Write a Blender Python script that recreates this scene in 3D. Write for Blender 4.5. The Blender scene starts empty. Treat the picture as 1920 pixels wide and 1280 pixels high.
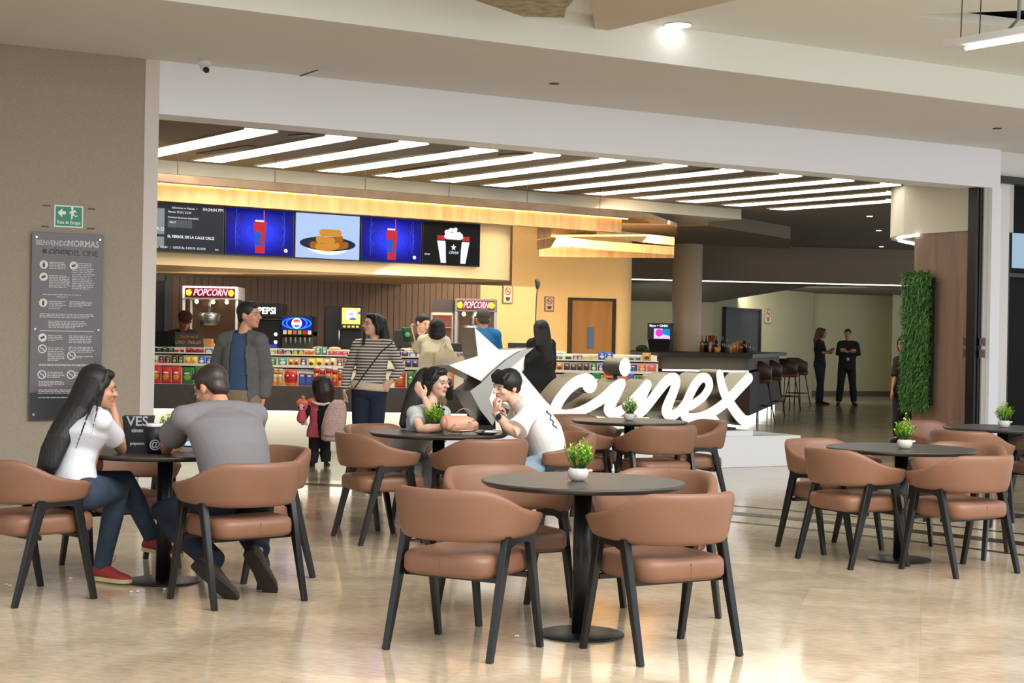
import bpy, math, random
from mathutils import Vector, Matrix, noise
random.seed(7)
sc = bpy.context.scene
COL = sc.collection
# ------------------------------------------------------------------ camera
F_PX, ROLL, CX, CY, EYE = 3000.0, 0.018, 960.0, 633.0, 1.4
cam_d = bpy.data.cameras.new('camera')
cam_d.sensor_width = 36.0
cam_d.lens = F_PX / 1920 * 36.0
cam_d.shift_y = -(640 - CY) / 1920.0
cam_d.clip_end = 200
cam = bpy.data.objects.new('camera', cam_d)
COL.objects.link(cam)
cam.matrix_world = Matrix.Translation((0, 0, EYE)) @ Matrix.Rotation(math.radians(90), 4, 'X') @ Matrix.Rotation(ROLL, 4, 'Z')
sc.camera = cam
# ------------------------------------------------------------------ world, light, exposure
sc.view_settings.view_transform = 'Standard'
sc.view_settings.look = 'None'
sc.view_settings.exposure = 0.14
sc.view_settings.gamma = 1.0
w = bpy.data.worlds.new('world'); sc.world = w; w.use_nodes = True
bg = w.node_tree.nodes['Background']
bg.inputs[0].default_value = (0.93, 0.97, 1.0, 1)
bg.inputs[1].default_value = 1.22


def area(name, loc, target, sx, sy, power, color=(1, 1, 1), spread=180):
    l = bpy.data.lights.new(name, 'AREA'); l.shape = 'RECTANGLE'; l.size = sx; l.size_y = sy
    l.energy = power; l.color = color; l.spread = math.radians(spread)
    o = bpy.data.objects.new(name, l); COL.objects.link(o); o.location = loc
    d = Vector(target) - Vector(loc)
    o.rotation_euler = d.to_track_quat('-Z', 'Y').to_euler()
    return o


area('skylight', (4.5, 3.0, 7.5), (2.0, 12.0, 1.5), 9, 6, 1300, (1.0, 0.98, 0.95))
area('skylight_side', (9.5, 7.0, 5.0), (1.0, 13.0, 1.0), 5, 3, 220, (0.95, 0.97, 1.0))

# ------------------------------------------------------------------ projection helpers (photo frame 1920x1280)
_c, _s = math.cos(ROLL), math.sin(ROLL)


def uv(px, py):
    a, b = px - CX, py - CY
    return a * _c - b * _s, a * _s + b * _c


def at(px, py, D):
    u, v = uv(px, py)
    return Vector((u / F_PX * D, D, EYE - v * D / F_PX))


def G(px, py, z=0.0):
    u, v = uv(px, py)
    D = (EYE - z) * F_PX / v
    return Vector((u / F_PX * D, D, z))


def onplane(px, py, o, t):
    u, v = uv(px, py); k = u / F_PX
    s = (k * o[1] - o[0]) / (t[0] - k * t[1]); y = o[1] + s * t[1]
    return s, EYE - v * y / F_PX


class Frame:
    def __init__(f, ox, oy, deg):
        a = math.radians(deg); f.a = a
        f.o = (ox, oy); f.t = (math.cos(a), math.sin(a)); f.n = (-math.sin(a), math.cos(a))

    def __call__(f, s, n, z):
        return Vector((f.o[0] + s * f.t[0] + n * f.n[0], f.o[1] + s * f.t[1] + n * f.n[1], z))

    def px(f, px, py, n=0.0):
        return onplane(px, py, (f.o[0] + n * f.n[0], f.o[1] + n * f.n[1]), f.t)

    def mat(f, s=0, n=0, z=0):
        return Matrix.Translation(f(s, n, z)) @ Matrix.Rotation(f.a, 4, 'Z')


WF = Frame(-3.26, 14.39, 30.5)      # plane of the cinema opening
SF = Frame(-4.05, 18.2, 36.0)       # plane of the menu screens


# ------------------------------------------------------------------ materials
def lin(c):
    return tuple((x / 12.92 if x <= 0.04045 else ((x + 0.055) / 1.055) ** 2.4) for x in [v / 255 for v in c])


MATS = {}


def mat(name, rgb, rough=0.5, metal=0.0, emit=None, es=1.0, noise_amt=0.0, nscale=20.0, bump=0.0, bscale=200.0, coat=0.0, spec=0.5, trans=0.0, detail=4.0, stretch=None, alpha=1.0):
    if name in MATS:
        return MATS[name]
    m = bpy.data.materials.new(name); m.use_nodes = True
    nt = m.node_tree; b = nt.nodes['Principled BSDF']
    c = (*lin(rgb), 1)
    b.inputs['Base Color'].default_value = c
    b.inputs['Roughness'].default_value = rough
    b.inputs['Metallic'].default_value = metal
    b.inputs['Coat Weight'].default_value = coat
    b.inputs['Specular IOR Level'].default_value = spec
    b.inputs['Transmission Weight'].default_value = trans
    b.inputs['Alpha'].default_value = alpha
    if emit is not None:
        b.inputs['Emission Color'].default_value = (*lin(emit), 1)
        b.inputs['Emission Strength'].default_value = es
    if noise_amt > 0 or bump > 0:
        tc = nt.nodes.new('ShaderNodeTexCoord')
        src = tc.outputs['Object']
        if stretch:
            mp = nt.nodes.new('ShaderNodeMapping'); mp.inputs['Scale'].default_value = stretch
            nt.links.new(src, mp.inputs[0]); src = mp.outputs[0]
    if noise_amt > 0:
        n = nt.nodes.new('ShaderNodeTexNoise'); n.inputs['Scale'].default_value = nscale; n.inputs['Detail'].default_value = detail
        nt.links.new(src, n.inputs['Vector'])
        r = nt.nodes.new('ShaderNodeValToRGB')
        r.color_ramp.elements[0].position = 0.3; r.color_ramp.elements[1].position = 0.7
        r.color_ramp.elements[0].color = tuple(x * (1 - noise_amt) for x in c[:3]) + (1,)
        r.color_ramp.elements[1].color = tuple(min(1, x * (1 + noise_amt)) for x in c[:3]) + (1,)
        nt.links.new(n.outputs['Fac'], r.inputs[0]); nt.links.new(r.outputs[0], b.inputs['Base Color'])
    if bump > 0:
        n2 = nt.nodes.new('ShaderNodeTexNoise'); n2.inputs['Scale'].default_value = bscale; n2.inputs['Detail'].default_value = 3
        nt.links.new(src, n2.inputs['Vector'])
        bp = nt.nodes.new('ShaderNodeBump'); bp.inputs['Strength'].default_value = bump; bp.inputs['Distance'].default_value = 0.004
        nt.links.new(n2.outputs['Fac'], bp.inputs['Height']); nt.links.new(bp.outputs[0], b.inputs['Normal'])
    MATS[name] = m
    return m


def glow(name, rgb, es=1.0):
    return mat(name, (6, 6, 6), 0.6, emit=rgb, es=es, spec=0.1)


def marble(name, base, dark, rough, tile, tint=0.5, joint=0.82):
    m = bpy.data.materials.new(name); m.use_nodes = True; MATS[name] = m
    nt = m.node_tree; b = nt.nodes['Principled BSDF']; N = nt.nodes.new; L = nt.links.new
    tc = N('ShaderNodeTexCoord')
    mp = N('ShaderNodeMapping'); mp.inputs['Rotation'].default_value = (0, 0, math.radians(-30.5 + 45 if tile else 0))
    L(tc.outputs['Object'], mp.inputs[0])
    br = N('ShaderNodeTexBrick'); br.offset = 0.0
    br.inputs['Scale'].default_value = 1.0; br.inputs['Brick Width'].default_value = tile or 3
    br.inputs['Row Height'].default_value = tile or 3; br.inputs['Mortar Size'].default_value = 0.004
    br.inputs['Color1'].default_value = (0.82, 0.82, 0.82, 1); br.inputs['Color2'].default_value = (1.12, 1.12, 1.12, 1)
    br.inputs['Mortar'].default_value = (joint, joint, joint, 1); br.inputs['Bias'].default_value = 0.0
    L(mp.outputs[0], br.inputs['Vector'])
    n1 = N('ShaderNodeTexNoise'); n1.inputs['Scale'].default_value = 1.6; n1.inputs['Detail'].default_value = 8
    n1.inputs['Distortion'].default_value = 1.2; L(mp.outputs[0], n1.inputs['Vector'])
    r = N('ShaderNodeValToRGB'); r.color_ramp.elements[0].position = 0.32; r.color_ramp.elements[1].position = 0.66
    r.color_ramp.elements[0].color = (*lin(dark), 1); r.color_ramp.elements[1].color = (*lin(base), 1)
    L(n1.outputs['Fac'], r.inputs[0])
    n2 = N('ShaderNodeTexNoise'); n2.inputs['Scale'].default_value = 14; n2.inputs['Detail'].default_value = 6
    mp2 = N('ShaderNodeMapping'); mp2.inputs['Scale'].default_value = (1, 3, 1); L(mp.outputs[0], mp2.inputs[0]); L(mp2.outputs[0], n2.inputs['Vector'])
    r2 = N('ShaderNodeValToRGB'); r2.color_ramp.elements[0].position = 0.35; r2.color_ramp.elements[1].position = 0.65
    r2.color_ramp.elements[0].color = (0.84, 0.82, 0.80, 1); r2.color_ramp.elements[1].color = (1.05, 1.05, 1.05, 1)
    L(n2.outputs['Fac'], r2.inputs[0])
    mx = N('ShaderNodeMix'); mx.data_type = 'RGBA'; mx.blend_type = 'MULTIPLY'; mx.inputs[0].default_value = 1.0
    L(r.outputs[0], mx.inputs[6]); L(r2.outputs[0], mx.inputs[7])
    mx2 = N('ShaderNodeMix'); mx2.data_type = 'RGBA'; mx2.blend_type = 'MULTIPLY'; mx2.inputs[0].default_value = tint
    L(mx.outputs[2], mx2.inputs[6]); L(br.outputs['Color'], mx2.inputs[7])
    L(mx2.outputs[2], b.inputs['Base Color'])
    b.inputs['Roughness'].default_value = rough
    mr = N('ShaderNodeMapRange'); mr.inputs[3].default_value = rough * 0.6; mr.inputs[4].default_value = rough * 1.5
    L(n1.outputs['Fac'], mr.inputs[0]); L(mr.outputs[0], b.inputs['Roughness'])
    b.inputs['Specular IOR Level'].default_value = 0.7
    return m


def wood(name, c1, c2, rough=0.45, axis='Z', scale=6.0, groove=None):
    m = bpy.data.materials.new(name); m.use_nodes = True; MATS[name] = m
    nt = m.node_tree; b = nt.nodes['Principled BSDF']; N = nt.nodes.new; L = nt.links.new
    tc = N('ShaderNodeTexCoord'); mp = N('ShaderNodeMapping')
    sc_ = {'Z': (1, 1, 0.08), 'X': (0.08, 1, 1)}[axis]
    mp.inputs['Scale'].default_value = sc_
    L(tc.outputs['Object'], mp.inputs[0])
    n = N('ShaderNodeTexNoise'); n.inputs['Scale'].default_value = scale; n.inputs['Detail'].default_value = 8; n.inputs['Distortion'].default_value = 0.6
    L(mp.outputs[0], n.inputs['Vector'])
    r = N('ShaderNodeValToRGB'); r.color_ramp.elements[0].position = 0.3; r.color_ramp.elements[1].position = 0.7
    r.color_ramp.elements[0].color = (*lin(c1), 1); r.color_ramp.elements[1].color = (*lin(c2), 1)
    L(n.outputs['Fac'], r.inputs[0]); L(r.outputs[0], b.inputs['Base Color'])
    b.inputs['Roughness'].default_value = rough
    return m


def striped(name, c1, c2, period, duty=0.5, rough=0.8):
    m = bpy.data.materials.new(name); m.use_nodes = True; MATS[name] = m
    nt = m.node_tree; b = nt.nodes['Principled BSDF']; N = nt.nodes.new; L = nt.links.new
    tc = N('ShaderNodeTexCoord'); sp = N('ShaderNodeSeparateXYZ'); L(tc.outputs['Object'], sp.inputs[0])
    a = N('ShaderNodeMath'); a.operation = 'DIVIDE'; a.inputs[1].default_value = period; L(sp.outputs['Z'], a.inputs[0])
    f = N('ShaderNodeMath'); f.operation = 'FRACT'; L(a.outputs[0], f.inputs[0])
    g = N('ShaderNodeMath'); g.operation = 'LESS_THAN'; g.inputs[1].default_value = duty; L(f.outputs[0], g.inputs[0])
    mx = N('ShaderNodeMix'); mx.data_type = 'RGBA'; L(g.outputs[0], mx.inputs[0])
    mx.inputs[6].default_value = (*lin(c1), 1); mx.inputs[7].default_value = (*lin(c2), 1)
    L(mx.outputs[2], b.inputs['Base Color']); b.inputs['Roughness'].default_value = rough
    return m


# ------------------------------------------------------------------ mesh builder
class MB:
    def __init__(s, M=None):
        s.v = []; s.f = []; s.mi = []; s.sm = []; s.M = M or Matrix.Identity(4); s.cur = 0

    def add(s, vs, fs, smooth=False, M=None):
        b = len(s.v); T = s.M @ M if M is not None else s.M
        s.v += [T @ Vector(p) for p in vs]
        for f in fs:
            s.f.append([i + b for i in f]); s.mi.append(s.cur); s.sm.append(smooth)
        return s

    def box(s, lo, hi, M=None, bev=0.0):
        x0, y0, z0 = lo; x1, y1, z1 = hi
        if bev <= 0:
            vs = [(x0, y0, z0), (x1, y0, z0), (x1, y1, z0), (x0, y1, z0), (x0, y0, z1), (x1, y0, z1), (x1, y1, z1), (x0, y1, z1)]
            return s.add(vs, [(0, 3, 2, 1), (4, 5, 6, 7), (0, 1, 5, 4), (1, 2, 6, 5), (2, 3, 7, 6), (3, 0, 4, 7)], False, M)
        def ring(ins, z):
            a = ins
            return [(x0 + a + bev, y0 + a, z), (x1 - a - bev, y0 + a, z), (x1 - a, y0 + a + bev, z), (x1 - a, y1 - a - bev, z), (x1 - a - bev, y1 - a, z), (x0 + a + bev, y1 - a, z), (x0 + a, y1 - a - bev, z), (x0 + a, y0 + a + bev, z)]
        return s.loft([ring(bev, z0), ring(0, z0 + bev), ring(0, z1 - bev), ring(bev, z1)], False, M=M)

    def loft(s, rings, smooth=True, caps=True, close=True, M=None):
        n = len(rings[0]); vs = [p for r in rings for p in r]; fs = []
        for i in range(len(rings) - 1):
            for j in range(n if close else n - 1):
                a = i * n + j; b = i * n + (j + 1) % n
                fs.append((a, b, b + n, a + n))
        s.add(vs, fs, smooth, M)
        if caps:
            b = len(s.v) - len(vs)
            s.f.append([b + j for j in range(n)][::-1]); s.mi.append(s.cur); s.sm.append(False)
            s.f.append([b + (len(rings) - 1) * n + j for j in range(n)]); s.mi.append(s.cur); s.sm.append(False)
        return s

    def tube(s, pts, rad, n=10, smooth=True, up=None, round_ends=False, squash=None):
        pts = [Vector(p) for p in pts]
        if not isinstance(rad, (list, tuple)):
            rad = [rad] * len(pts)
        rad = list(rad)
        if round_ends:
            d0 = (pts[0] - pts[1]).normalized(); d1 = (pts[-1] - pts[-2]).normalized()
            r0, r1 = rad[0], rad[-1]; P = []; Rr = []
            for a in (80, 55, 28):
                P.append(pts[0] + d0 * r0 * math.sin(math.radians(a))); Rr.append(r0 * math.cos(math.radians(a)))
            E = []; Er = []
            for a in (28, 55, 80):
                E.append(pts[-1] + d1 * r1 * math.sin(math.radians(a))); Er.append(r1 * math.cos(math.radians(a)))
            pts = P + pts + E; rad = Rr + rad + Er
        rings = []; prev = None
        for i, p in enumerate(pts):
            d = (pts[min(i + 1, len(pts) - 1)] - pts[max(i - 1, 0)]).normalized()
            if prev is None:
                a = up or (Vector((0, 0, 1)) if abs(d.z) < 0.9 else Vector((1, 0, 0)))
                x = d.cross(Vector(a)).normalized()
            else:
                x = (prev - d * prev.dot(d)).normalized()
            prev = x; y = d.cross(x)
            q = squash or 1.0
            rings.append([p + (x * math.cos(t) + y * math.sin(t) * q) * rad[i] for t in [2 * math.pi * k / n for k in range(n)]])
        return s.loft(rings, smooth)

    def beam(s, a, b, wa, wb, side, M=None):
        """square-section bar from a to b; wa, wb = (width along side, depth)"""
        a = Vector(a); b = Vector(b); d = (b - a).normalized(); x = Vector(side).normalized(); x = (x - d * x.dot(d)).normalized(); y = d.cross(x)
        rs = []
        for p, (w_, h_) in ((a, wa), (b, wb)):
            c = 0.22
            r = []
            for sx, sy in ((-1 + c, -1), (1 - c, -1), (1, -1 + c), (1, 1 - c), (1 - c, 1), (-1 + c, 1), (-1, 1 - c), (-1, -1 + c)):
                r.append(p + x * sx * w_ / 2 + y * sy * h_ / 2)
            rs.append(r)
        return s.loft(rs, False, M=M)

    def ell(s, c, r, ax=None, n=14, m=9):
        """ellipsoid at c with radii r along axes ax (3 vectors)"""
        c = Vector(c)
        if not isinstance(r, (tuple, list)):
            r = (r, r, r)
        ax = ax or (Vector((1, 0, 0)), Vector((0, 1, 0)), Vector((0, 0, 1)))
        rings = []
        for i in range(m):
            t = -math.pi / 2 + math.pi * (i + 0.35) / (m - 0.3)
            rings.append([c + ax[0] * r[0] * math.cos(t) * math.cos(p) + ax[1] * r[1] * math.cos(t) * math.sin(p) + ax[2] * r[2] * math.sin(t) for p in [2 * math.pi * k / n for k in range(n)]])
        return s.loft(rings)

    def lathe(s, prof, n=32, M=None, smooth=True):
        return s.loft([[(r * math.cos(2 * math.pi * k / n), r * math.sin(2 * math.pi * k / n), z) for k in range(n)] for r, z in prof], smooth, M=M)

    def prism(s, poly, z0, z1, M=None):
        n = len(poly)
        vs = [(x, y, z0) for x, y in poly] + [(x, y, z1) for x, y in poly]
        fs = [list(range(n))[::-1], list(range(n, 2 * n))] + [(i, (i + 1) % n, n + (i + 1) % n, n + i) for i in range(n)]
        return s.add(vs, fs, False, M)

    def text(s, body, M, size=1.0, depth=0.002, align='CENTER', shear=0.0, bold=0.0, sx=1.0):
        cu = bpy.data.curves.new('text', 'FONT'); cu.body = body; cu.size = size; cu.extrude = depth; cu.align_x = align; cu.shear = shear
        cu.offset = bold; cu.resolution_u = 3
        o = bpy.data.objects.new('text', cu); COL.objects.link(o)
        dg = bpy.context.evaluated_depsgraph_get(); dg.update()
        me = o.evaluated_get(dg).to_mesh()
        # text lies in local x (right) / z (up) of M, facing -y
        s.add([(v.co.x * sx, -v.co.z, v.co.y) for v in me.vertices], [list(p.vertices) for p in me.polygons], False, M)
        bpy.data.objects.remove(o); bpy.data.curves.remove(cu)
        return s

    def mesh(s, name, mats):
        me = bpy.data.meshes.new(name)
        me.from_pydata([tuple(v) for v in s.v], [], s.f)
        for m in (mats if isinstance(mats, (list, tuple)) else [mats]):
            me.materials.append(m)
        me.polygons.foreach_set('material_index', s.mi)
        me.polygons.foreach_set('use_smooth', s.sm)
        me.update()
        return me

    def build(s, name, mats, parent=None, kind=None):
        if parent is not None and parent.get('_o') is not None:
            o = Vector(parent['_o']); s.v = [v - o for v in s.v]
        ob = bpy.data.objects.new(name, s.mesh(name, mats)); COL.objects.link(ob)
        if parent is not None:
            ob.parent = parent
            if parent.get('_o') is not None:
                ob['_o'] = parent['_o']
        if kind:
            ob['kind'] = kind
        return ob


def tag(o, label, cat, group=None):
    o['label'] = label; o['category'] = cat
    if group:
        o['group'] = group
    return o


def thing(name, label, cat, loc=(0, 0, 0), rz=0.0, group=None, local=False):
    """Empty at the base. local=True: children are modelled in its own frame; else in world coordinates."""
    o = bpy.data.objects.new(name, None); COL.objects.link(o); o.empty_display_size = 0.1
    o.location = loc; o.rotation_euler = (0, 0, rz)
    tag(o, label, cat, group)
    if not local:
        o['_o'] = tuple(loc)
    return o


def kids(o):
    return [c for c in COL.objects if c.parent == o]


def dup(root, loc, rz, label, group=None):
    r = root.copy(); COL.objects.link(r); r.location = loc; r.rotation_euler = (0, 0, rz); r['label'] = label
    if group:
        r['group'] = group
    for ch in kids(root):
        c = ch.copy(); COL.objects.link(c); c.parent = r
        for g in kids(ch):
            d = g.copy(); COL.objects.link(d); d.parent = c
    return r


def struct(name, mb, m):
    return mb.build(name, m, None, 'structure')


# ------------------------------------------------------------------ common materials
white = mat('white_paint', (226, 224, 222), 0.6)
header_white = mat('header_white_paint', (240, 242, 248), 0.6)
beige = mat('beige_stucco', (160, 149, 133), 0.85, noise_amt=0.07, nscale=60, bump=0.5, bscale=120)
soffit_m = mat('soffit_paint', (222, 218, 214), 0.8)
black_metal = mat('black_metal', (26, 26, 28), 0.4, metal=0.2)
black_plastic = mat('black_plastic', (18, 18, 19), 0.4)
dark = mat('dark_panel', (38, 36, 36), 0.5)
chrome = mat('brushed_chrome', (190, 186, 178), 0.28, metal=1.0, bump=0.15, bscale=60)
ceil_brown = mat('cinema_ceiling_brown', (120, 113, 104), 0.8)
floor_m = marble('beige_marble', (206, 189, 162), (182, 163, 135), 0.11, 0.62, 0.55)
floor_in = marble('grey_cinema_floor', (140, 128, 108), (118, 106, 90), 0.20, 0.8, 0.3)
floor_mid = marble('pale_threshold_marble', (214, 206, 192), (190, 180, 162), 0.14, 0.8, 0.4)

# ------------------------------------------------------------------ floors
circ = [G(1900, 982), G(1480, 952), G(610, 921)]


def circle3(a, b, c):
    ax, ay, bx, by, cx, cy = a.x, a.y, b.x, b.y, c.x, c.y
    d = 2 * (ax * (by - cy) + bx * (cy - ay) + cx * (ay - by))
    ux = ((ax * ax + ay * ay) * (by - cy) + (bx * bx + by * by) * (cy - ay) + (cx * cx + cy * cy) * (ay - by)) / d
    uy = ((ax * ax + ay * ay) * (cx - bx) + (bx * bx + by * by) * (ax - cx) + (cx * cx + cy * cy) * (bx - ax)) / d
    return ux, uy, math.hypot(ax - ux, ay - uy)


ccx, ccy, ccr = circle3(*circ)
# mall floor: everything on our side of the opening
a0, b0 = WF(-12, 0.02, 0), WF(16, 0.02, 0)
struct('floor', MB().add([(-14, -6, 0), (18, -6, 0), tuple(b0), tuple(a0)], [(0, 1, 2, 3)]), floor_m)
a1, b1 = WF(-12, 0.02, 0), WF(16, 0.02, 0)
struct('floor_cinema', MB().add([tuple(a1), tuple(b1), (22, 52, 0), (-22, 52, 0)], [(0, 1, 2, 3)]), floor_in)


def ring_band(r0, r1, z, t0, t1, n=90):
    m = MB(); vs = []; fs = []
    for i in range(n + 1):
        t = t0 + (t1 - t0) * i / n
        vs += [(ccx + r0 * math.cos(t), ccy + r0 * math.sin(t), z), (ccx + r1 * math.cos(t), ccy + r1 * math.sin(t), z)]
    for i in range(n):
        fs.append((2 * i, 2 * i + 1, 2 * i + 3, 2 * i + 2))
    m.add(vs, fs); return m


tA = math.atan2(circ[0].y - ccy, circ[0].x - ccx); tC = math.atan2(circ[2].y - ccy, circ[2].x - ccx)
t0 = tA - 0.55; t1 = tC + 0.05
gr = mat('dark_granite_inlay', (34, 32, 30), 0.3, spec=0.25)
struct('trim_1', ring_band(ccr - 0.10, ccr + 0.10, 0.002, t0, t1), gr)
struct('trim_2', ring_band(ccr + 0.50, ccr + 0.56, 0.002, t0, tA + (tC - tA) * 0.62), gr)
struct('trim_3', ring_band(ccr - 0.58, ccr - 0.52, 0.002, t0, tA + (tC - tA) * 0.55), gr)

# ------------------------------------------------------------------ mall walls, header, soffit
struct('wall_left', MB(WF.mat()).box((-9, 0, 0), (-0.08, 0.4, 3.84)), beige)
struct('trim_4', MB(WF.mat()).box((-0.08, -0.004, 0), (0.05, 0.42, 3.84)), mat('jamb_white', (214, 208, 200), 0.7))
struct('baseboard_left', MB(WF.mat()).box((-9, -0.025, 0), (-0.14, 0.0, 0.13)), mat('black_skirting', (30, 30, 32), 0.25))
struct('trim_5', MB(WF.mat()).box((-0.14, -0.025, 0), (-0.105, 0.0, 0.135)).box((-1.2, -0.026, 0.13), (-0.105, 0.0, 0.138)), white)
struct('wall_header', MB(WF.mat()).box((0.05, 0, 3.36), (10.78, 0.38, 3.85)), header_white)
struct('wall_right', MB(WF.mat()).box((10.55, 0.04, 0), (10.63, 0.13, 3.36)), mat('jamb_grey', (196, 196, 188), 0.6))
struct('trim_6', MB(WF.mat()).box((10.63, -0.01, 0), (10.79, 0.38, 3.36)), header_white)
struct('trim_7', MB(WF.mat()).box((10.44, 0.06, 0), (10.475, 0.2, 3.36)).box((10.50, 0.06, 0), (10.55, 0.2, 3.36)), mat('shutter_track_dark', (40, 40, 42), 0.35, metal=0.6))
struct('trim_8', MB(WF.mat()).box((10.475, 0.10, 0), (10.50, 0.2, 3.36)), mat('shutter_track_grey', (150, 152, 150), 0.35, metal=0.5))
struct('wall_right_2', MB(WF.mat()).box((10.79, 0.12, 0), (11.08, 0.4, 3.85)).box((11.08, 0.12, 3.52), (15, 0.4, 3.85)), white)
struct('trim_9', MB(WF.mat()).box((10.80, 0.05, 3.44), (15, 0.13, 3.53)), mat('dark_frame', (34, 32, 36), 0.4))
struct('window_1', MB(WF.mat()).box((11.08, 0.22, 0), (15, 0.26, 3.44)), mat('dark_shop_glass', (12, 11, 14), 0.5, spec=0.1))
struct('trim_10', MB(WF.mat()).box((11.08, 0.14, 0), (11.125, 0.22, 3.44)).box((11.125, 0.16, 2.28), (15, 0.22, 2.33)), mat('dark_frame2', (24, 23, 26), 0.4))
ss = tag(MB(WF.mat()).box((11.24, 0.185, 2.40), (12.4, 0.215, 2.84)).build('shop_screen', glow('pale_blue_screen', (170, 200, 222), 0.8)), 'pale blue lit panel in the dark shop window at the right edge', 'screen')
# soffit at 3.84, raised ceiling at 4.17
struct('ceiling_soffit', MB(WF.mat()).box((-9, -8, 3.84), (-0.93, 0.4, 3.95)).box((-0.93, -2.55, 3.84), (16, 0.4, 3.95)), soffit_m)
struct('trim_11', MB(WF.mat()).box((-9, -8, 3.80), (-1.43, -0.0, 3.84)), mat('soffit_panel', (216, 211, 206), 0.8))
raised = mat('raised_ceiling_paint', (234, 236, 230), 0.8)
struct('trim_12', MB(WF.mat()).box((-0.96, -2.57, 3.84), (16, -2.55, 4.2)).box((-0.95, -8, 3.84), (-0.93, -2.57, 4.2)), raised)
p1, p2 = G(1680, 2, 4.17), G(1900, 20, 4.17)
cl = MB(); q = [WF(-1.0, -2.5, 0), WF(16, -2.5, 0), p2 + (p2 - p1) * 2.0, p2, p1, WF(7.8, -7.0, 0), WF(-1.0, -5.0, 0)]
cl.prism([(a.x, a.y) for a in q], 4.17, 4.25); struct('ceiling', cl, raised)
bm_ = MB(); q = [G(1096, 58, 4.06), G(1076, -60, 4.06), G(1520, -60, 4.06)]
bm_.prism([(a.x, a.y) for a in q], 4.06, 4.17); struct('trim_13', bm_, mat('beam_beige', (205, 192, 172), 0.8))
cb = MB(); q = [G(1036, 30, 3.98), G(960, 31, 3.98), G(850, -2, 3.98), G(800, -60, 3.98), G(1100, -60, 3.98), G(1040, 12, 3.98)]
cb.prism([(a.x, a.y) for a in q], 3.98, 4.17); struct('trim_14', cb, mat('raw_concrete', (170, 160, 132), 0.9, noise_amt=0.3, nscale=12))
# added dark slab over the mall ceiling opening, hides the sky, reads as unlit depth
q = [p1 + Vector((-1.5, -4, 0)), p2 + Vector((6, -4, 0)), p2 + Vector((6, 5, 0)), p1 + Vector((-1.5, 5, 0))]
struct('void_slab', MB().prism([(a.x, a.y) for a in q], 4.32, 4.4), mat('unlit_void_tone', (30, 28, 34), 0.7))
# ------------------------------------------------------------------ cinema shell
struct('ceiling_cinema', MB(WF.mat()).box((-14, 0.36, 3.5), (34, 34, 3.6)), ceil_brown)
struct('wall_cinema_left', MB(WF.mat()).box((-8.2, 0.4, 0), (-8.0, 30, 3.5)), beige)
struct('trim_16', MB(SF.mat()).box((-3, 1.3, 3.34), (10.4, 3.2, 3.5)), mat('pale_ceiling_band', (188, 188, 180), 0.7))
# ceiling light strips
farl = [(225, 316), (350, 322), (468, 328), (582, 333), (690, 338), (795, 344), (893, 349), (988, 354), (1082, 358), (1173, 362), (1260, 366), (1345, 370), (1430, 374)]
near = [(445, 260), (597, 267), (735, 273), (868, 281), (988, 286), (1112, 291), (1231, 297), (1338, 303), (1450, 309), (1550, 314), (1640, 319), (1652, 334), (1652, 349)]
strip_e = glow('strip_diffuser', (250, 248, 232), 5.5)
strip_frame = mat('strip_frame', (200, 196, 180), 0.5)
ordn = ['first', 'second', 'third', 'fourth', 'fifth', 'sixth', 'seventh', 'eighth', 'ninth', 'tenth', 'eleventh', 'twelfth', 'thirteenth']
dirs = None
for i, (a, b) in enumerate(zip(farl, near)):
    A = G(*a, 3.49); B = G(*b, 3.49)
    wv = Vector((WF.t[0], WF.t[1], 0)) * 0.36
    A = A + wv * 0.0
    n_ = thing('ceiling_light', '%s long slanted white ceiling light of the cinema, counted from the beige wall' % ordn[i], 'light', ((A + B) / 2), group='slanted ceiling lights over the candy counter')
    quad = [A, A + wv, B + wv, B]
    MB().prism([(p.x, p.y) for p in quad], 3.485, 3.4995).build('diffuser', strip_e, n_)
    e = (A - B).normalized() * 0.02; g = wv.normalized() * 0.02
    fr = MB()
    fr.prism([(p.x, p.y) for p in (A - g, A, B, B - g)], 3.482, 3.4998)
    fr.prism([(p.x, p.y) for p in (A + wv, A + wv + g, B + wv + g, B + wv)], 3.482, 3.4998)
    fr.build('frame', strip_frame, n_)
# vents between strips
for i, (x, y, lab) in enumerate([(400, 301, 'leftmost'), (770, 322, 'middle'), (1290, 308, 'rightmost of the long slits')]):
    A = G(x - 45, y + 8, 3.495); B = G(x + 50, y - 10, 3.495); g = Vector((WF.t[0], WF.t[1], 0)) * 0.12
    v = MB().prism([(p.x, p.y) for p in (A, A + g, B + g, B)], 3.49, 3.4999).build('ceiling_vent', black_plastic)
    tag(v, '%s dark slit vent between the cinema ceiling lights' % lab, 'vent', 'ceiling vents')
for i, (x, y, lab) in enumerate([(545, 267, 'small dark ceiling vent above the left lights by the header'), (940, 289, 'small dark ceiling vent near the middle of the header')]):
    A = G(x - 18, y + 2, 3.495); B = G(x + 16, y - 2, 3.495); g = Vector((WF.t[0], WF.t[1], 0)) * 0.1
    v = MB().prism([(p.x, p.y) for p in (A, A + g, B + g, B)], 3.49, 3.4999).build('ceiling_vent', black_plastic)
    tag(v, lab, 'vent', 'ceiling vents')
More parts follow.
